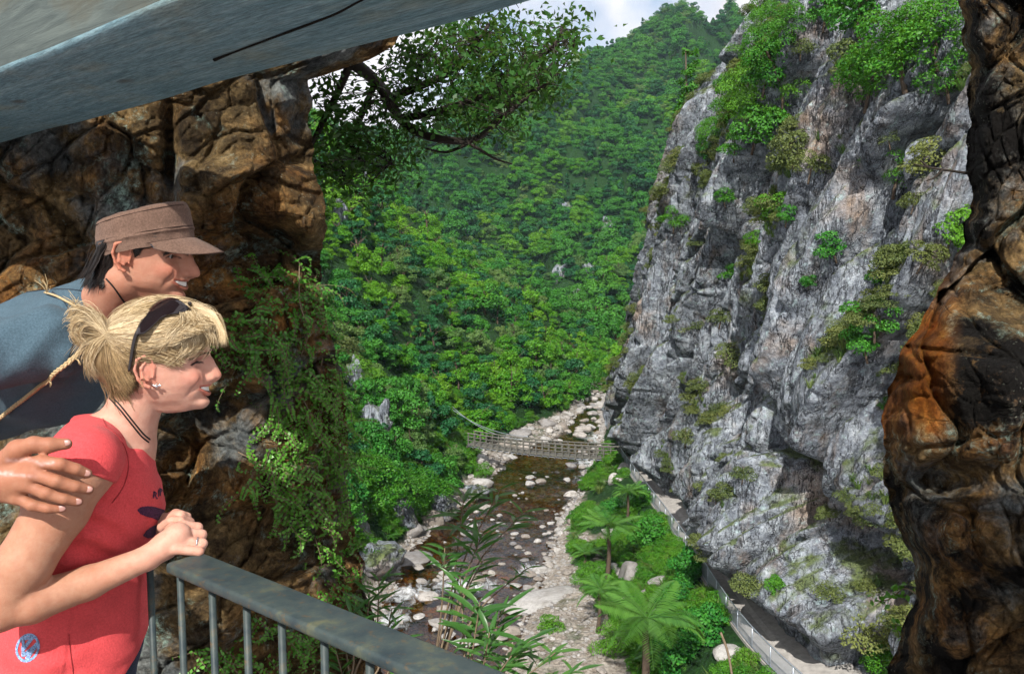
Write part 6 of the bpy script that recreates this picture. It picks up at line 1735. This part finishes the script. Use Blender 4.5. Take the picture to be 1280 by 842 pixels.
def strands(fams, bvs, seed, mat, r0=.00075, seg=12, name='strands', parent=None, Ydef=1.6):
    rs = np.random.default_rng(seed); mb = MB()
    for (px_, n, spread, off0, off1, t0, t1) in fams:
        g_ = np.array(px_, float)
        lv = np.array([ (spread if np.isscalar(spread) else spread[min(i, len(spread)-1)]) for i in range(len(g_))])
        for k in range(int(n*2.1)):
            c = rs.normal(0, 1, 2)
            q = g_[:, :2]+c[None]*lv[:, None]+rs.normal(0, .6, (len(g_), 2))
            sp2 = spline(np.c_[q, np.zeros(len(q))], seg); o = rs.uniform(off0, off1); pts = []; last = None
            for j, s in enumerate(sp2):
                p, nn = cast(bvs, s[0], s[1], o)
                if p is None:
                    y = last if last is not None else Ydef
                    p = P(s[0], s[1], y)
                elif last is not None and abs(p.y-last) > .035: p = P(s[0], s[1], last)
                last = p.y; pts.append(p)
            ya = np.array([p.y for p in pts]); ya = np.convolve(np.pad(ya, 2, 'edge'), np.ones(5)/5, 'valid')-.0
            pts = [P(*[float(z) for z in project(tuple(p))[:2]], float(y)) for p, y in zip(pts, ya)]
            mb.tube(pts, np.concatenate([np.full(seg-3, r0), np.array([.8, .5, .15])*r0])*rs.uniform(.7, 1.5), 3, np.clip(rs.uniform(t0-.15, t1+.1), 0, 1), False)
    return put(name, mb.mesh(name, mat), parent)
fam = [([(248, 412), (237, 418), (222, 425), (196, 430), (165, 428), (136, 421)], 200, (6, 7, 8, 7, 5, 2), .001, .004, .3, .95), ([(238, 404), (228, 414), (216, 430), (204, 440)], 90, (8, 8, 8, 5), .002, .005, .3, 1),
       ([(252, 396), (226, 381), (190, 381), (155, 396), (134, 416)], 260, (5, 4, 5, 5, 2), .001, .004, .45, 1),
       ([(262, 404), (233, 402), (190, 404), (155, 411), (134, 417)], 260, (4, 8, 9, 7, 2), .001, .004, .35, 1),
       ([(252, 420), (222, 420), (188, 424), (155, 422), (135, 419)], 300, (6, 9, 8, 6, 2), .001, .004, .3, .95),
       ([(222, 448), (200, 440), (176, 438), (152, 432), (136, 422)], 240, (5, 6, 6, 5, 2), .001, .004, .15, .8),
       ([(168, 452), (158, 446), (148, 437), (137, 423)], 70, (3, 5, 4, 2), .001, .003, .05, .6),
       ([(152, 490), (143, 470), (139, 446), (135, 424)], 220, (8, 7, 5, 2), .001, .003, .0, .55),
       ([(168, 480), (158, 468), (148, 448), (137, 424)], 150, (4, 5, 5, 2), .001, .003, .0, .5),
       ([(243, 388), (263, 394), (273, 407), (278, 418), (278, 430)], 110, (4, 4, 2.5, 2, 3), .003, .010, .5, 1),
       ([(240, 389), (257, 400), (266, 413), (270, 421), (271, 431)], 50, (4, 4, 4, 3, 4), .003, .009, .5, 1),
       ([(236, 390), (249, 406), (252, 420), (246, 430), (236, 440)], 110, (4, 5, 5, 5, 4), .003, .009, .45, 1),
       ([(232, 391), (240, 415), (236, 430), (226, 440), (212, 452)], 110, (4, 6, 5, 4, 4), .003, .008, .4, 1),
       ([(133, 417), (118, 396), (103, 389), (93, 391), (88, 397)], 80, (2, 4, 5, 5, 4), .001, .006, .3, .95),
       ([(133, 418), (116, 404), (102, 405), (98, 416), (108, 428)], 90, (2, 5, 4, 4, 5), .001, .006, .35, 1),
       ([(133, 419), (117, 415), (106, 413), (97, 408), (91, 412)], 60, (2, 5, 5, 5, 5), .001, .006, .3, .9),
       ([(134, 422), (122, 432), (115, 444), (113, 458), (118, 470)], 60, (2, 4, 4, 4, 5), .001, .006, .3, .95),
       ([(134, 421), (112, 428), (103, 437), (99, 447)], 30, (2, 4, 5, 6), .001, .006, .3, .9)]
strands(fam, [bvH, bvW], 3, M['blonde'], .00036, 12, 'hair_strands', hair)
mb = MB(); tq = [tuple(np.array(tie)+np.array((.004*math.sin(.0), math.cos(x)*.017, math.sin(x)*.019))+np.array((.002, 0, .001))) for x in np.linspace(0, 2*math.pi, 19)]; mb.tube(tq, .0032, 6, 0, False); put('hair_tie', mb.mesh('hair_tie', M['black_cord']), hair)
# sunglasses pushed up on her hair
sg = thing('sunglasses', 'glossy black wraparound sunglasses pushed up on the blonde hair', 'sunglasses', P(205, 392, 1.52))
lp = [(170, 419), (171, 411), (176, 400), (184, 388), (193, 379), (203, 373.5), (213, 371.5), (223, 374), (232, 380.5), (240, 387.5), (234, 390.5), (224, 392), (214, 394), (205, 398), (197, 404), (189, 411), (180, 417)]
inn = poly_in(lp); c0 = np.mean(lp, 0); Vf = []; Ff = []; rings_ = 7; m_ = 60
bd_ = spline([(a, b, 0) for a, b in lp+[lp[0]]], m_+1)[:-1, :2]
for k in range(rings_):
    f = k/(rings_-1)
    for q in bd_:
        uv = c0*(1-f)+q*f if k else c0*.98+q*.02
        p, nn = cast(bvH, *uv, .0)
        if p is None: p, nn = P(uv[0], uv[1], 1.58), Vector((0, -1, .3))
        Vf.append((p, nn, f))
# a smooth bulging shell: depth fitted by a plane + dome
A = np.array([[project(tuple(p))[0], project(tuple(p))[1], 1] for p, nn, f in Vf]); b = np.array([p.y for p, nn, f in Vf])
cf = np.linalg.lstsq(np.c_[A, A[:, 0]**2, A[:, 1]**2, A[:, 0]*A[:, 1]], b, rcond=None)[0]
ys = np.c_[A, A[:, 0]**2, A[:, 1]**2, A[:, 0]*A[:, 1]]@cf
outer = [tuple(P(a[0], a[1], y-.010-.007*(1-f**2))) for a, y, (p, nn, f) in zip(A, ys, Vf)]
inner = [tuple(P(a[0], a[1], y-.004)) for a, y, (p, nn, f) in zip(A, ys, Vf)]
Fa = grid_faces(rings_, m_, True); off_ = len(outer)
side = np.array([[(rings_-1)*m_+i, (rings_-1)*m_+(i+1) % m_, off_+(rings_-1)*m_+(i+1) % m_, off_+(rings_-1)*m_+i] for i in range(m_)])
put('lens', mesh_np('lens', np.array(outer+inner), np.concatenate([Fa, Fa[:, ::-1]+off_, side]), M['black_gloss']), sg)
# the other lens lies over the crown, mirrored in her middle plane
mirV = np.array(outer+inner); ql = locW(mirV); ql[:, 1] *= -1; mirV = OW+ql@RW.T*SW
put('lens', mesh_np('lens', mirV, np.concatenate([Fa, Fa[:, ::-1]+off_, side])[:, ::-1], M['black_gloss']), sg)
mb = MB(); pts = []
for q in spline([(176, 410, 0), (170, 421, 0), (166, 437, 0), (164, 450, 0), (162, 463, 0)], 20):
    p, nn = cast([bvH, bvW], q[0], q[1], .004); pts.append(p if p is not None else P(q[0], q[1], 1.53))
ya = np.convolve(np.pad([p.y for p in pts], 4, 'edge'), np.ones(9)/9, 'valid')-.003
pts = [P(*[float(z) for z in project(tuple(p))[:2]], float(y)) for p, y in zip(pts, ya)]
mb.tube(pts, np.linspace(.0042, .0028, 20), 6); put('temple', mb.mesh('temple', M['black_gloss']), sg)
mb = MB(); pts = [tuple(OW+RW@np.array((.075, s*.03, .132-.25*s*s*.0))) for s in np.linspace(-1, 1, 7)]; mb.tube(pts, .004, 6); put('bridge', mb.mesh('bridge', M['black_gloss']), sg)

# ------------------------------------------------------------------ the man
YM = 1.72
OM, RM = frame_at(174, 321, YM, yaw=RAD(22), pitch=RAD(9), roll=RAD(2))
SM = .965
fm = Field(np.array((-1.62, 1.22, -.60)), np.array((-.60, 2.16, .20)), .0026)
nB = pp(126, 398, 1.80)
fm.cone(OM+RM@np.array((-.025, 0, -.045)), nB, .058, .062, .03)
fm.cone(nB, pp(70, 440, 1.86), .060, .10, .02)
sM, eM, wM = pp(62, 428, 1.67), pp(-185, 505, 1.50), pp(-22, 604, 1.345)
fm.chain([sM, pp(-60, 455, 1.59), eM], [.052, .050, .042], .012); fm.chain([eM, pp(-100, 585, 1.42), wM], [.046, .042, .030], .012)
# hand on her arm
pal = [(52, 577, 1.302), (44, 592, 1.298), (35, 606, 1.300), (22, 622, 1.306)]
for q in pal: fm.cone(wM, pp(*q), .025, .0125, .010)
fm.chain([wM, pp(18, 600, 1.318), pp(38, 596, 1.310)], [.028, .026, .018], .012)
fing = [[(52, 577, 1.302), (75, 580, 1.297), (95, 586, 1.308), (109, 591.5, 1.322)], [(44, 592, 1.298), (70, 601, 1.296), (94, 608, 1.308), (111, 611.5, 1.324)], [(35, 606, 1.300), (57, 616, 1.298), (80, 623, 1.306), (98, 627, 1.320)], [(22, 622, 1.306), (40, 631, 1.302), (60, 635, 1.304), (77, 635.5, 1.314)]]
for ch, r in zip(fing, (.0102, .0106, .0100, .0090)):
    fm.chain([pp(*q) for q in ch], [r*1.12, r*1.04, r*.95, r*.80], .0025)
    for q in (ch[1],): fm.ell(pp(q[0], q[1], q[2]-.004), np.eye(3), (.010, .008, .009), .004)
fm.chain([pp(-4, 588, 1.330), pp(22, 562, 1.312), pp(42, 555, 1.306), pp(62, 556, 1.312), pp(83, 554.5, 1.325)], [.022, .0165, .0125, .0118, .0095], .007)
WM, locM = build_head(fm, OM, RM, SM, True)
# open eye: cut between the lids
for s in (-1, 1):
    fm.ell(WM(fm.eye[0]+.012, s*.031, .0150), RM, np.array((.012, .0120, .0044))*SM, .002, True)
Vm, Fm = nets(fm.d, fm.lo, fm.h, 1)
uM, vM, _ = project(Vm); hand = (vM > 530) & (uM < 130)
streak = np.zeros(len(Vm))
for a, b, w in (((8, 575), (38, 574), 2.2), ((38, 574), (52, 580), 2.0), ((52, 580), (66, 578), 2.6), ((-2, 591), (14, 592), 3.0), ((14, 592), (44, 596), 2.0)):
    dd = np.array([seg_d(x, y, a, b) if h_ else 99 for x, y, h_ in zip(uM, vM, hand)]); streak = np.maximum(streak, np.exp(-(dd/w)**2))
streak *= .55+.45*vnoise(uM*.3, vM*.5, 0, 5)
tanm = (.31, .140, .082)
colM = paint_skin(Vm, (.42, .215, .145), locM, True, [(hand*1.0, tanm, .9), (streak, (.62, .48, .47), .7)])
man = thing('person', 'smiling man in brown cap and grey-blue T-shirt with his hand on her arm', 'person', tuple(pp(40, 640, 1.85)))
put('body', mesh_np('body', Vm, Fm, M['skin'], True, {'col': colM}), man)
bvM = bvh_of(Vm, Fm)
put('teeth', teeth_mesh(WM, fm, M['tooth']), man)
face_hairs(WM, fm, SM, True, man)
for s in (-1, 1):
    mb = MB(); V, F = uvsphere(WM(*(fm.eye[0]-.002, s*.031, .0152)), RM, np.array((.0120, .0120, .0120))*SM); mb.add(V, F)
    eb = put('eyeball', mb.mesh('eyeball', M['eye_white']), man)
    gz_ = (Vector(RM[:, 0])+Vector(RM[:, 1])*.10-Vector(RM[:, 2])*.10).normalized(); q = gz_.to_track_quat('X', 'Z').to_matrix()
    V, F = uvsphere(np.array(WM(fm.eye[0]-.002, s*.031, .0152))+np.array(gz_)*.0073*SM, np.array(q), np.array((.0056, .0066, .0066))*SM, 14, 8); mb = MB(); mb.add(V, F)
    put('iris', mb.mesh('iris', M['iris']), eb)
for (u, v, y, a) in ((108, 591, 1.3135, .25), (110.5, 611, 1.3155, .12), (97, 626.5, 1.3115, .12), (76.5, 635, 1.3065, .02), (83, 553, 1.318, -.05)):
    p, nn = cast(bvM, u, v, 0)
    if p is None: continue
    q = Matrix((Vector((math.cos(a), .25, -math.sin(a))).normalized(), nn.cross(Vector((math.cos(a), .25, -math.sin(a)))).normalized(), nn)).transposed()
    V, F = uvsphere(p-nn*.0006, np.array(q), (.0072, .0056, .0019), 14, 8); mb = MB(); mb.add(V, F); put('nail', mb.mesh('nail', M['nail']), man)
# his T-shirt
ft = Field(fm.lo, fm.lo+fm.h*(fm.n-1), .0034)
def wr_(p): return vnoise(p[..., 0]*9+p[..., 2]*7, p[..., 2]*10, p[..., 1]*9, 41)*.008+vnoise(p[..., 0]*24-p[..., 2]*17, p[..., 2]*26, p[..., 1]*16, 42)*.0040+.0065*np.sin((p[..., 0]*.8-p[..., 2]*.55)*95+2*vnoise(p[..., 0]*10, p[..., 2]*10, 1, 43))*np.exp(-((p[..., 0]-sM[0]-.05)/.05)**2-((p[..., 2]-sM[2]+.04)/.06)**2)
ft.cone(nB+np.array((-.01, 0, -.005)), pp(62, 446, 1.90), .096, .150, .05); ft.cone(pp(62, 448, 1.90), pp(-170, 520, 2.00), .150, .160, .04)
ft.cone(pp(62, 440, 1.80), sM, .10, .072, .02); ft.cone(sM, pp(-80, 452, 1.57), .078, .074, .006)
ft.cone(pp(70, 440, 1.95), pp(60, 450, 2.08), .10, .07, .04)
lo_, hi_ = ft.lo, ft.lo+ft.h*(ft.n-1)
G1 = np.stack(np.meshgrid(*[ft.lo[i]+ft.h*np.arange(ft.n[i]) for i in range(3)], indexing='ij'), -1).astype(np.float32)
near = np.abs(ft.d) < .03
ft.d[near] += wr_(G1[near].astype(float)).astype(np.float32)
nk = halfspace(pp(132, 374, 1.79), (.74, 0, .67))(G1)
ft.d = np.maximum(ft.d, nk).astype(np.float32)
cf2 = halfspace(pp(-70, 450, 1.58), pp(-80, 452, 1.57)-sM)(G1)
ft.d = np.where((G1[..., 1] < 1.72), np.maximum(ft.d, cf2), ft.d).astype(np.float32)
Vt, Ft = nets(ft.d, ft.lo, ft.h, 1); del G1, nk, cf2, near
tee = put('shirt', mesh_np('shirt', Vt, Ft, M['greyblue'], True), man); bvT = bvh_of(Vt, Ft)
M['seam2'] = cloth_mat('grey_blue_seam', (.018, .030, .045), 900, .3)
surf_line('armhole_seam', [(66, 365), (82, 380), (90, 400), (92, 425), (84, 450)], bvT, .0012, M['seam2'], tee)
surf_line('shoulder_seam', [(30, 366), (60, 362), (90, 362), (112, 366)], bvT, .0012, M['seam2'], tee)
surf_line('neck_cord', [(133, 348), (142, 358), (151, 371), (160, 384), (166, 394)], [bvM, bvT], .0018, M['black_cord'], man, .0015)
# flax cord over his shoulder
def braid(name, px_, bv, parent, r=.0034, n=90):
    pts = []; last = 1.7
    for q in spline([(a, b, 0) for a, b in px_], n):
        p, nn = cast(bv, q[0], q[1], .005)
        if p is None: p = P(q[0], q[1], last)
        last = p.y; pts.append(p)
    ya = np.convolve(np.pad([p.y for p in pts], 6, 'edge'), np.ones(13)/13, 'valid')
    pts = np.array([np.array(P(*[float(z) for z in project(tuple(p))[:2]], float(y)-.002)) for p, y in zip(pts, ya)])
    t = np.gradient(pts, axis=0); t /= np.linalg.norm(t, axis=1)[:, None]; s = np.cross(t, (0, 1, 0)); s /= np.linalg.norm(s, axis=1)[:, None]; o = np.cross(s, t)
    ln_ = np.concatenate([[0], np.cumsum(np.linalg.norm(np.diff(pts, axis=0), axis=1))]); mb = MB()
    dense = np.linspace(0, ln_[-1], 260); I = lambda A: np.stack([np.interp(dense, ln_, A[:, k]) for k in range(3)], 1)
    pd, sd2, od = I(pts), I(s), I(o)
    for k in range(3):
        ph = dense/.030*2*np.pi+k*2.094
        mb.tube(pd+sd2*(np.sin(ph)*r*.85)[:, None]+od*(np.sin(2*ph)*r*.4)[:, None], r*.72, 6, .2*k)
    return put(name, mb.mesh(name, M['flax']), parent), pts
cord, cpts = braid('flax_cord', [(-20, 534), (0, 521), (28, 499), (58, 474), (84, 452), (100, 437)], [bvT], man)
mb = MB(); rs = np.random.default_rng(9)
c2 = [cast([bvT], *q, .006)[0] for q in [(108, 396), (98, 386), (86, 378), (72, 371), (58, 368)]]; c2 = [p for p in c2 if p is not None]
mb.tube(spline(c2, 30), np.linspace(.0034, .0022, 30), 6); put('cord_end', mb.mesh('cord_end', M['flax']), man); mb = MB()
for (u, v) in [(94, 383)]*5+[(62, 369)]*5+[(100, 388)]*3:
    p = cast([bvT], u, v, .007)[0]
    if p is None: continue
    e = p+Vector((rs.normal(0, .012), -.004, .012+abs(rs.normal(0, .012)))); mb.tube([p, (p+e)/2+Vector((.003, 0, .002)), e], [.0010, .0008, .0004], 4)
for (u, v) in [(90, 446)]*6+[(60, 472)]*4:
    p = cast([bvT], u, v, .008)[0]
    if p is None: continue
    e = p+Vector((.006+rs.normal(0, .012), -.004, -.006+rs.normal(0, .008))); mb.tube([p, (p+e)/2+Vector((.002, 0, .003)), e], [.0010, .0008, .0004], 4)
fr_ = put('frayed_fibres', mb.mesh('frayed_fibres', M['flax']), man); fr_['kind'] = 'stuff'
# his hair under the cap
fh2 = Field(OM-np.array((.18, .18, .16)), OM+np.array((.17, .17, .15)), .003)
SkM = slices(SKULL_M)
def f_hair2(p):
    q = locM(p); x, y, z = q[..., 0], q[..., 1], q[..., 2]
    d = SkM(x, y, z)-.007-.003*sstep(.0, -.06, x)-.004*vnoise(x*40, y*40, z*12, 57)
    lim = np.interp(x, [-.12, -.06, -.040, -.034, -.030, .013, .017, .026, .034, .048, .060, .07], [-.062, -.060, -.048, -.020, .036, .040, .000, .010, .024, .028, .034, .2])
    return np.maximum(np.maximum(d, (lim-z)*.7), z-(.048+.34*x))*SM
fh2.put(f_hair2, OM-.2, OM+.2, .005)
Vg, Fg = nets(fh2.d, fh2.lo, fh2.h, 1)
hm = put('hair', mesh_np('hair', Vg, Fg, M['black_hair'], True, {'tint': .3+.3*vnoise(Vg[:, 0]*90, Vg[:, 1]*90, Vg[:, 2]*14, 8)}), man); bvG = bvh_of(Vg, Fg)
strands([([(138, 312), (128, 326), (119, 340), (113, 352)], 200, (7, 6, 5, 6), .001, .004, 0, 1), ([(143, 318), (140, 332), (134, 344), (126, 354)], 160, (5, 5, 5, 5), .001, .004, 0, 1), ([(144, 332), (147, 338), (150, 343), (156, 346)], 50, (3, 3, 3, 3), .001, .004, 0, 1),
         ([(166, 298), (168, 304), (170, 310), (173, 317)], 40, (3, 3, 2, 2), .001, .003, 0, .8), ([(172, 297), (182, 299), (190, 299), (199, 298)], 40, (3, 3, 3, 3), .001, .003, 0, .8)], [bvG, bvM], 13, M['black_hair'], .0008, 8, 'hair_strands', hm, 1.7)
# cap
def cap_pt(a, s, h):                 # angle round the head (0 = front), size, height over the cap's own plane
    ca = math.cos(a); x, y = .010+(.1085 if ca > 0 else .095)*s*ca, .0860*s*math.sin(a)
    tl = RAD(20); return np.array((x*math.cos(tl)-h*math.sin(tl)*.75, y, .018+x*math.sin(tl)+h*math.cos(tl)*1.08))
ringsP = [(1.0, -.004), (1.005, .000), (1.0, .010), (.998, .0195), (1.013, .0205), (1.014, .024), (1.0, .0255), (.998, .040), (.985, .054), (.965, .064), (.945, .0695), (.93, .0715), (.90, .0735), (.75, .0765), (.5, .078), (.25, .0785), (.03, .0785)]
na = 96; CVv = []
for s, h in ringsP:
    for k in range(na):
        a = 2*math.pi*k/na; w = .0022*float(vnoise(math.cos(a)*4, math.sin(a)*4, h*50, 61))+.0012*float(vnoise(a*9, h*160, 0, 62)); hb = h+(.006*math.cos(a) if h > .05 else 0)+.0016*float(vnoise(a*5, h*60, 4, 63))
        CVv.append(WM(*cap_pt(a, s+w*10, hb)))
capo = put('cap', mesh_np('cap', np.array(CVv), grid_faces(len(ringsP), na, True), M['cap'], True), man)
def visor(off, name, mat):
    nu_, nv_ = 40, 12; V = []
    for i in range(nu_):
        a = RAD(-66+132*i/(nu_-1)); b0 = cap_pt(a, 1.0, .002)
        for j in range(nv_):
            f = j/(nv_-1); L_ = .066*max(0, math.cos(a*1.30))**.60
            x = b0[0]+L_*f*(math.cos(a)*.35+.65); y = b0[1]+L_*f*math.sin(a)*.30
            z = b0[2]-(.22*f+.10*f*f)*L_-1.9*(y*y)*f*L_/.060+off*(1-.3*f)
            V.append(WM(x, y, z))
    return np.array(V), grid_faces(nu_, nv_)
Va, Fa2 = visor(.0016, 't', None); Vb, _ = visor(-.0016, 'b', None)
put('visor', mesh_np('visor', Va, Fa2, M['cap'], True), capo); put('visor_lining', mesh_np('visor_lining', Vb, Fa2[:, ::-1], M['cap_under'], True), capo)
mb = MB(); e_ = [(Va[i*12+11]+Vb[i*12+11])/2 for i in range(40)]; mb.tube(e_, .0020, 6); put('visor_edge', mb.mesh('visor_edge', M['cap']), capo)
for s, h in ((1.016, .0215), (1.003, .0035), (.967, .066), (1.002, .0275)):
    mb = MB(); mb.tube([WM(*cap_pt(a, s, h+(.006*math.cos(a) if h > .05 else 0))) for a in np.linspace(0, 2*math.pi, 90)], .0007, 4, 0, False); put('stitching', mb.mesh('stitching', M['thread']), capo)
# ================================================================== AIR
g = G('haze'); pv = g.n('VolumePrincipled'); pv.inputs['Density'].default_value = .00013; pv.inputs['Color'].default_value = (.60, .84, 1, 1); pv.inputs['Anisotropy'].default_value = .2
g.t.links.new(pv.outputs[0], g.out.inputs['Volume'])
mb = MB(); mb.box((-7000, -60, -60), (7000, 7000, 420)); link('haze', mb.mesh('haze', g.m, False), kind='stuff')
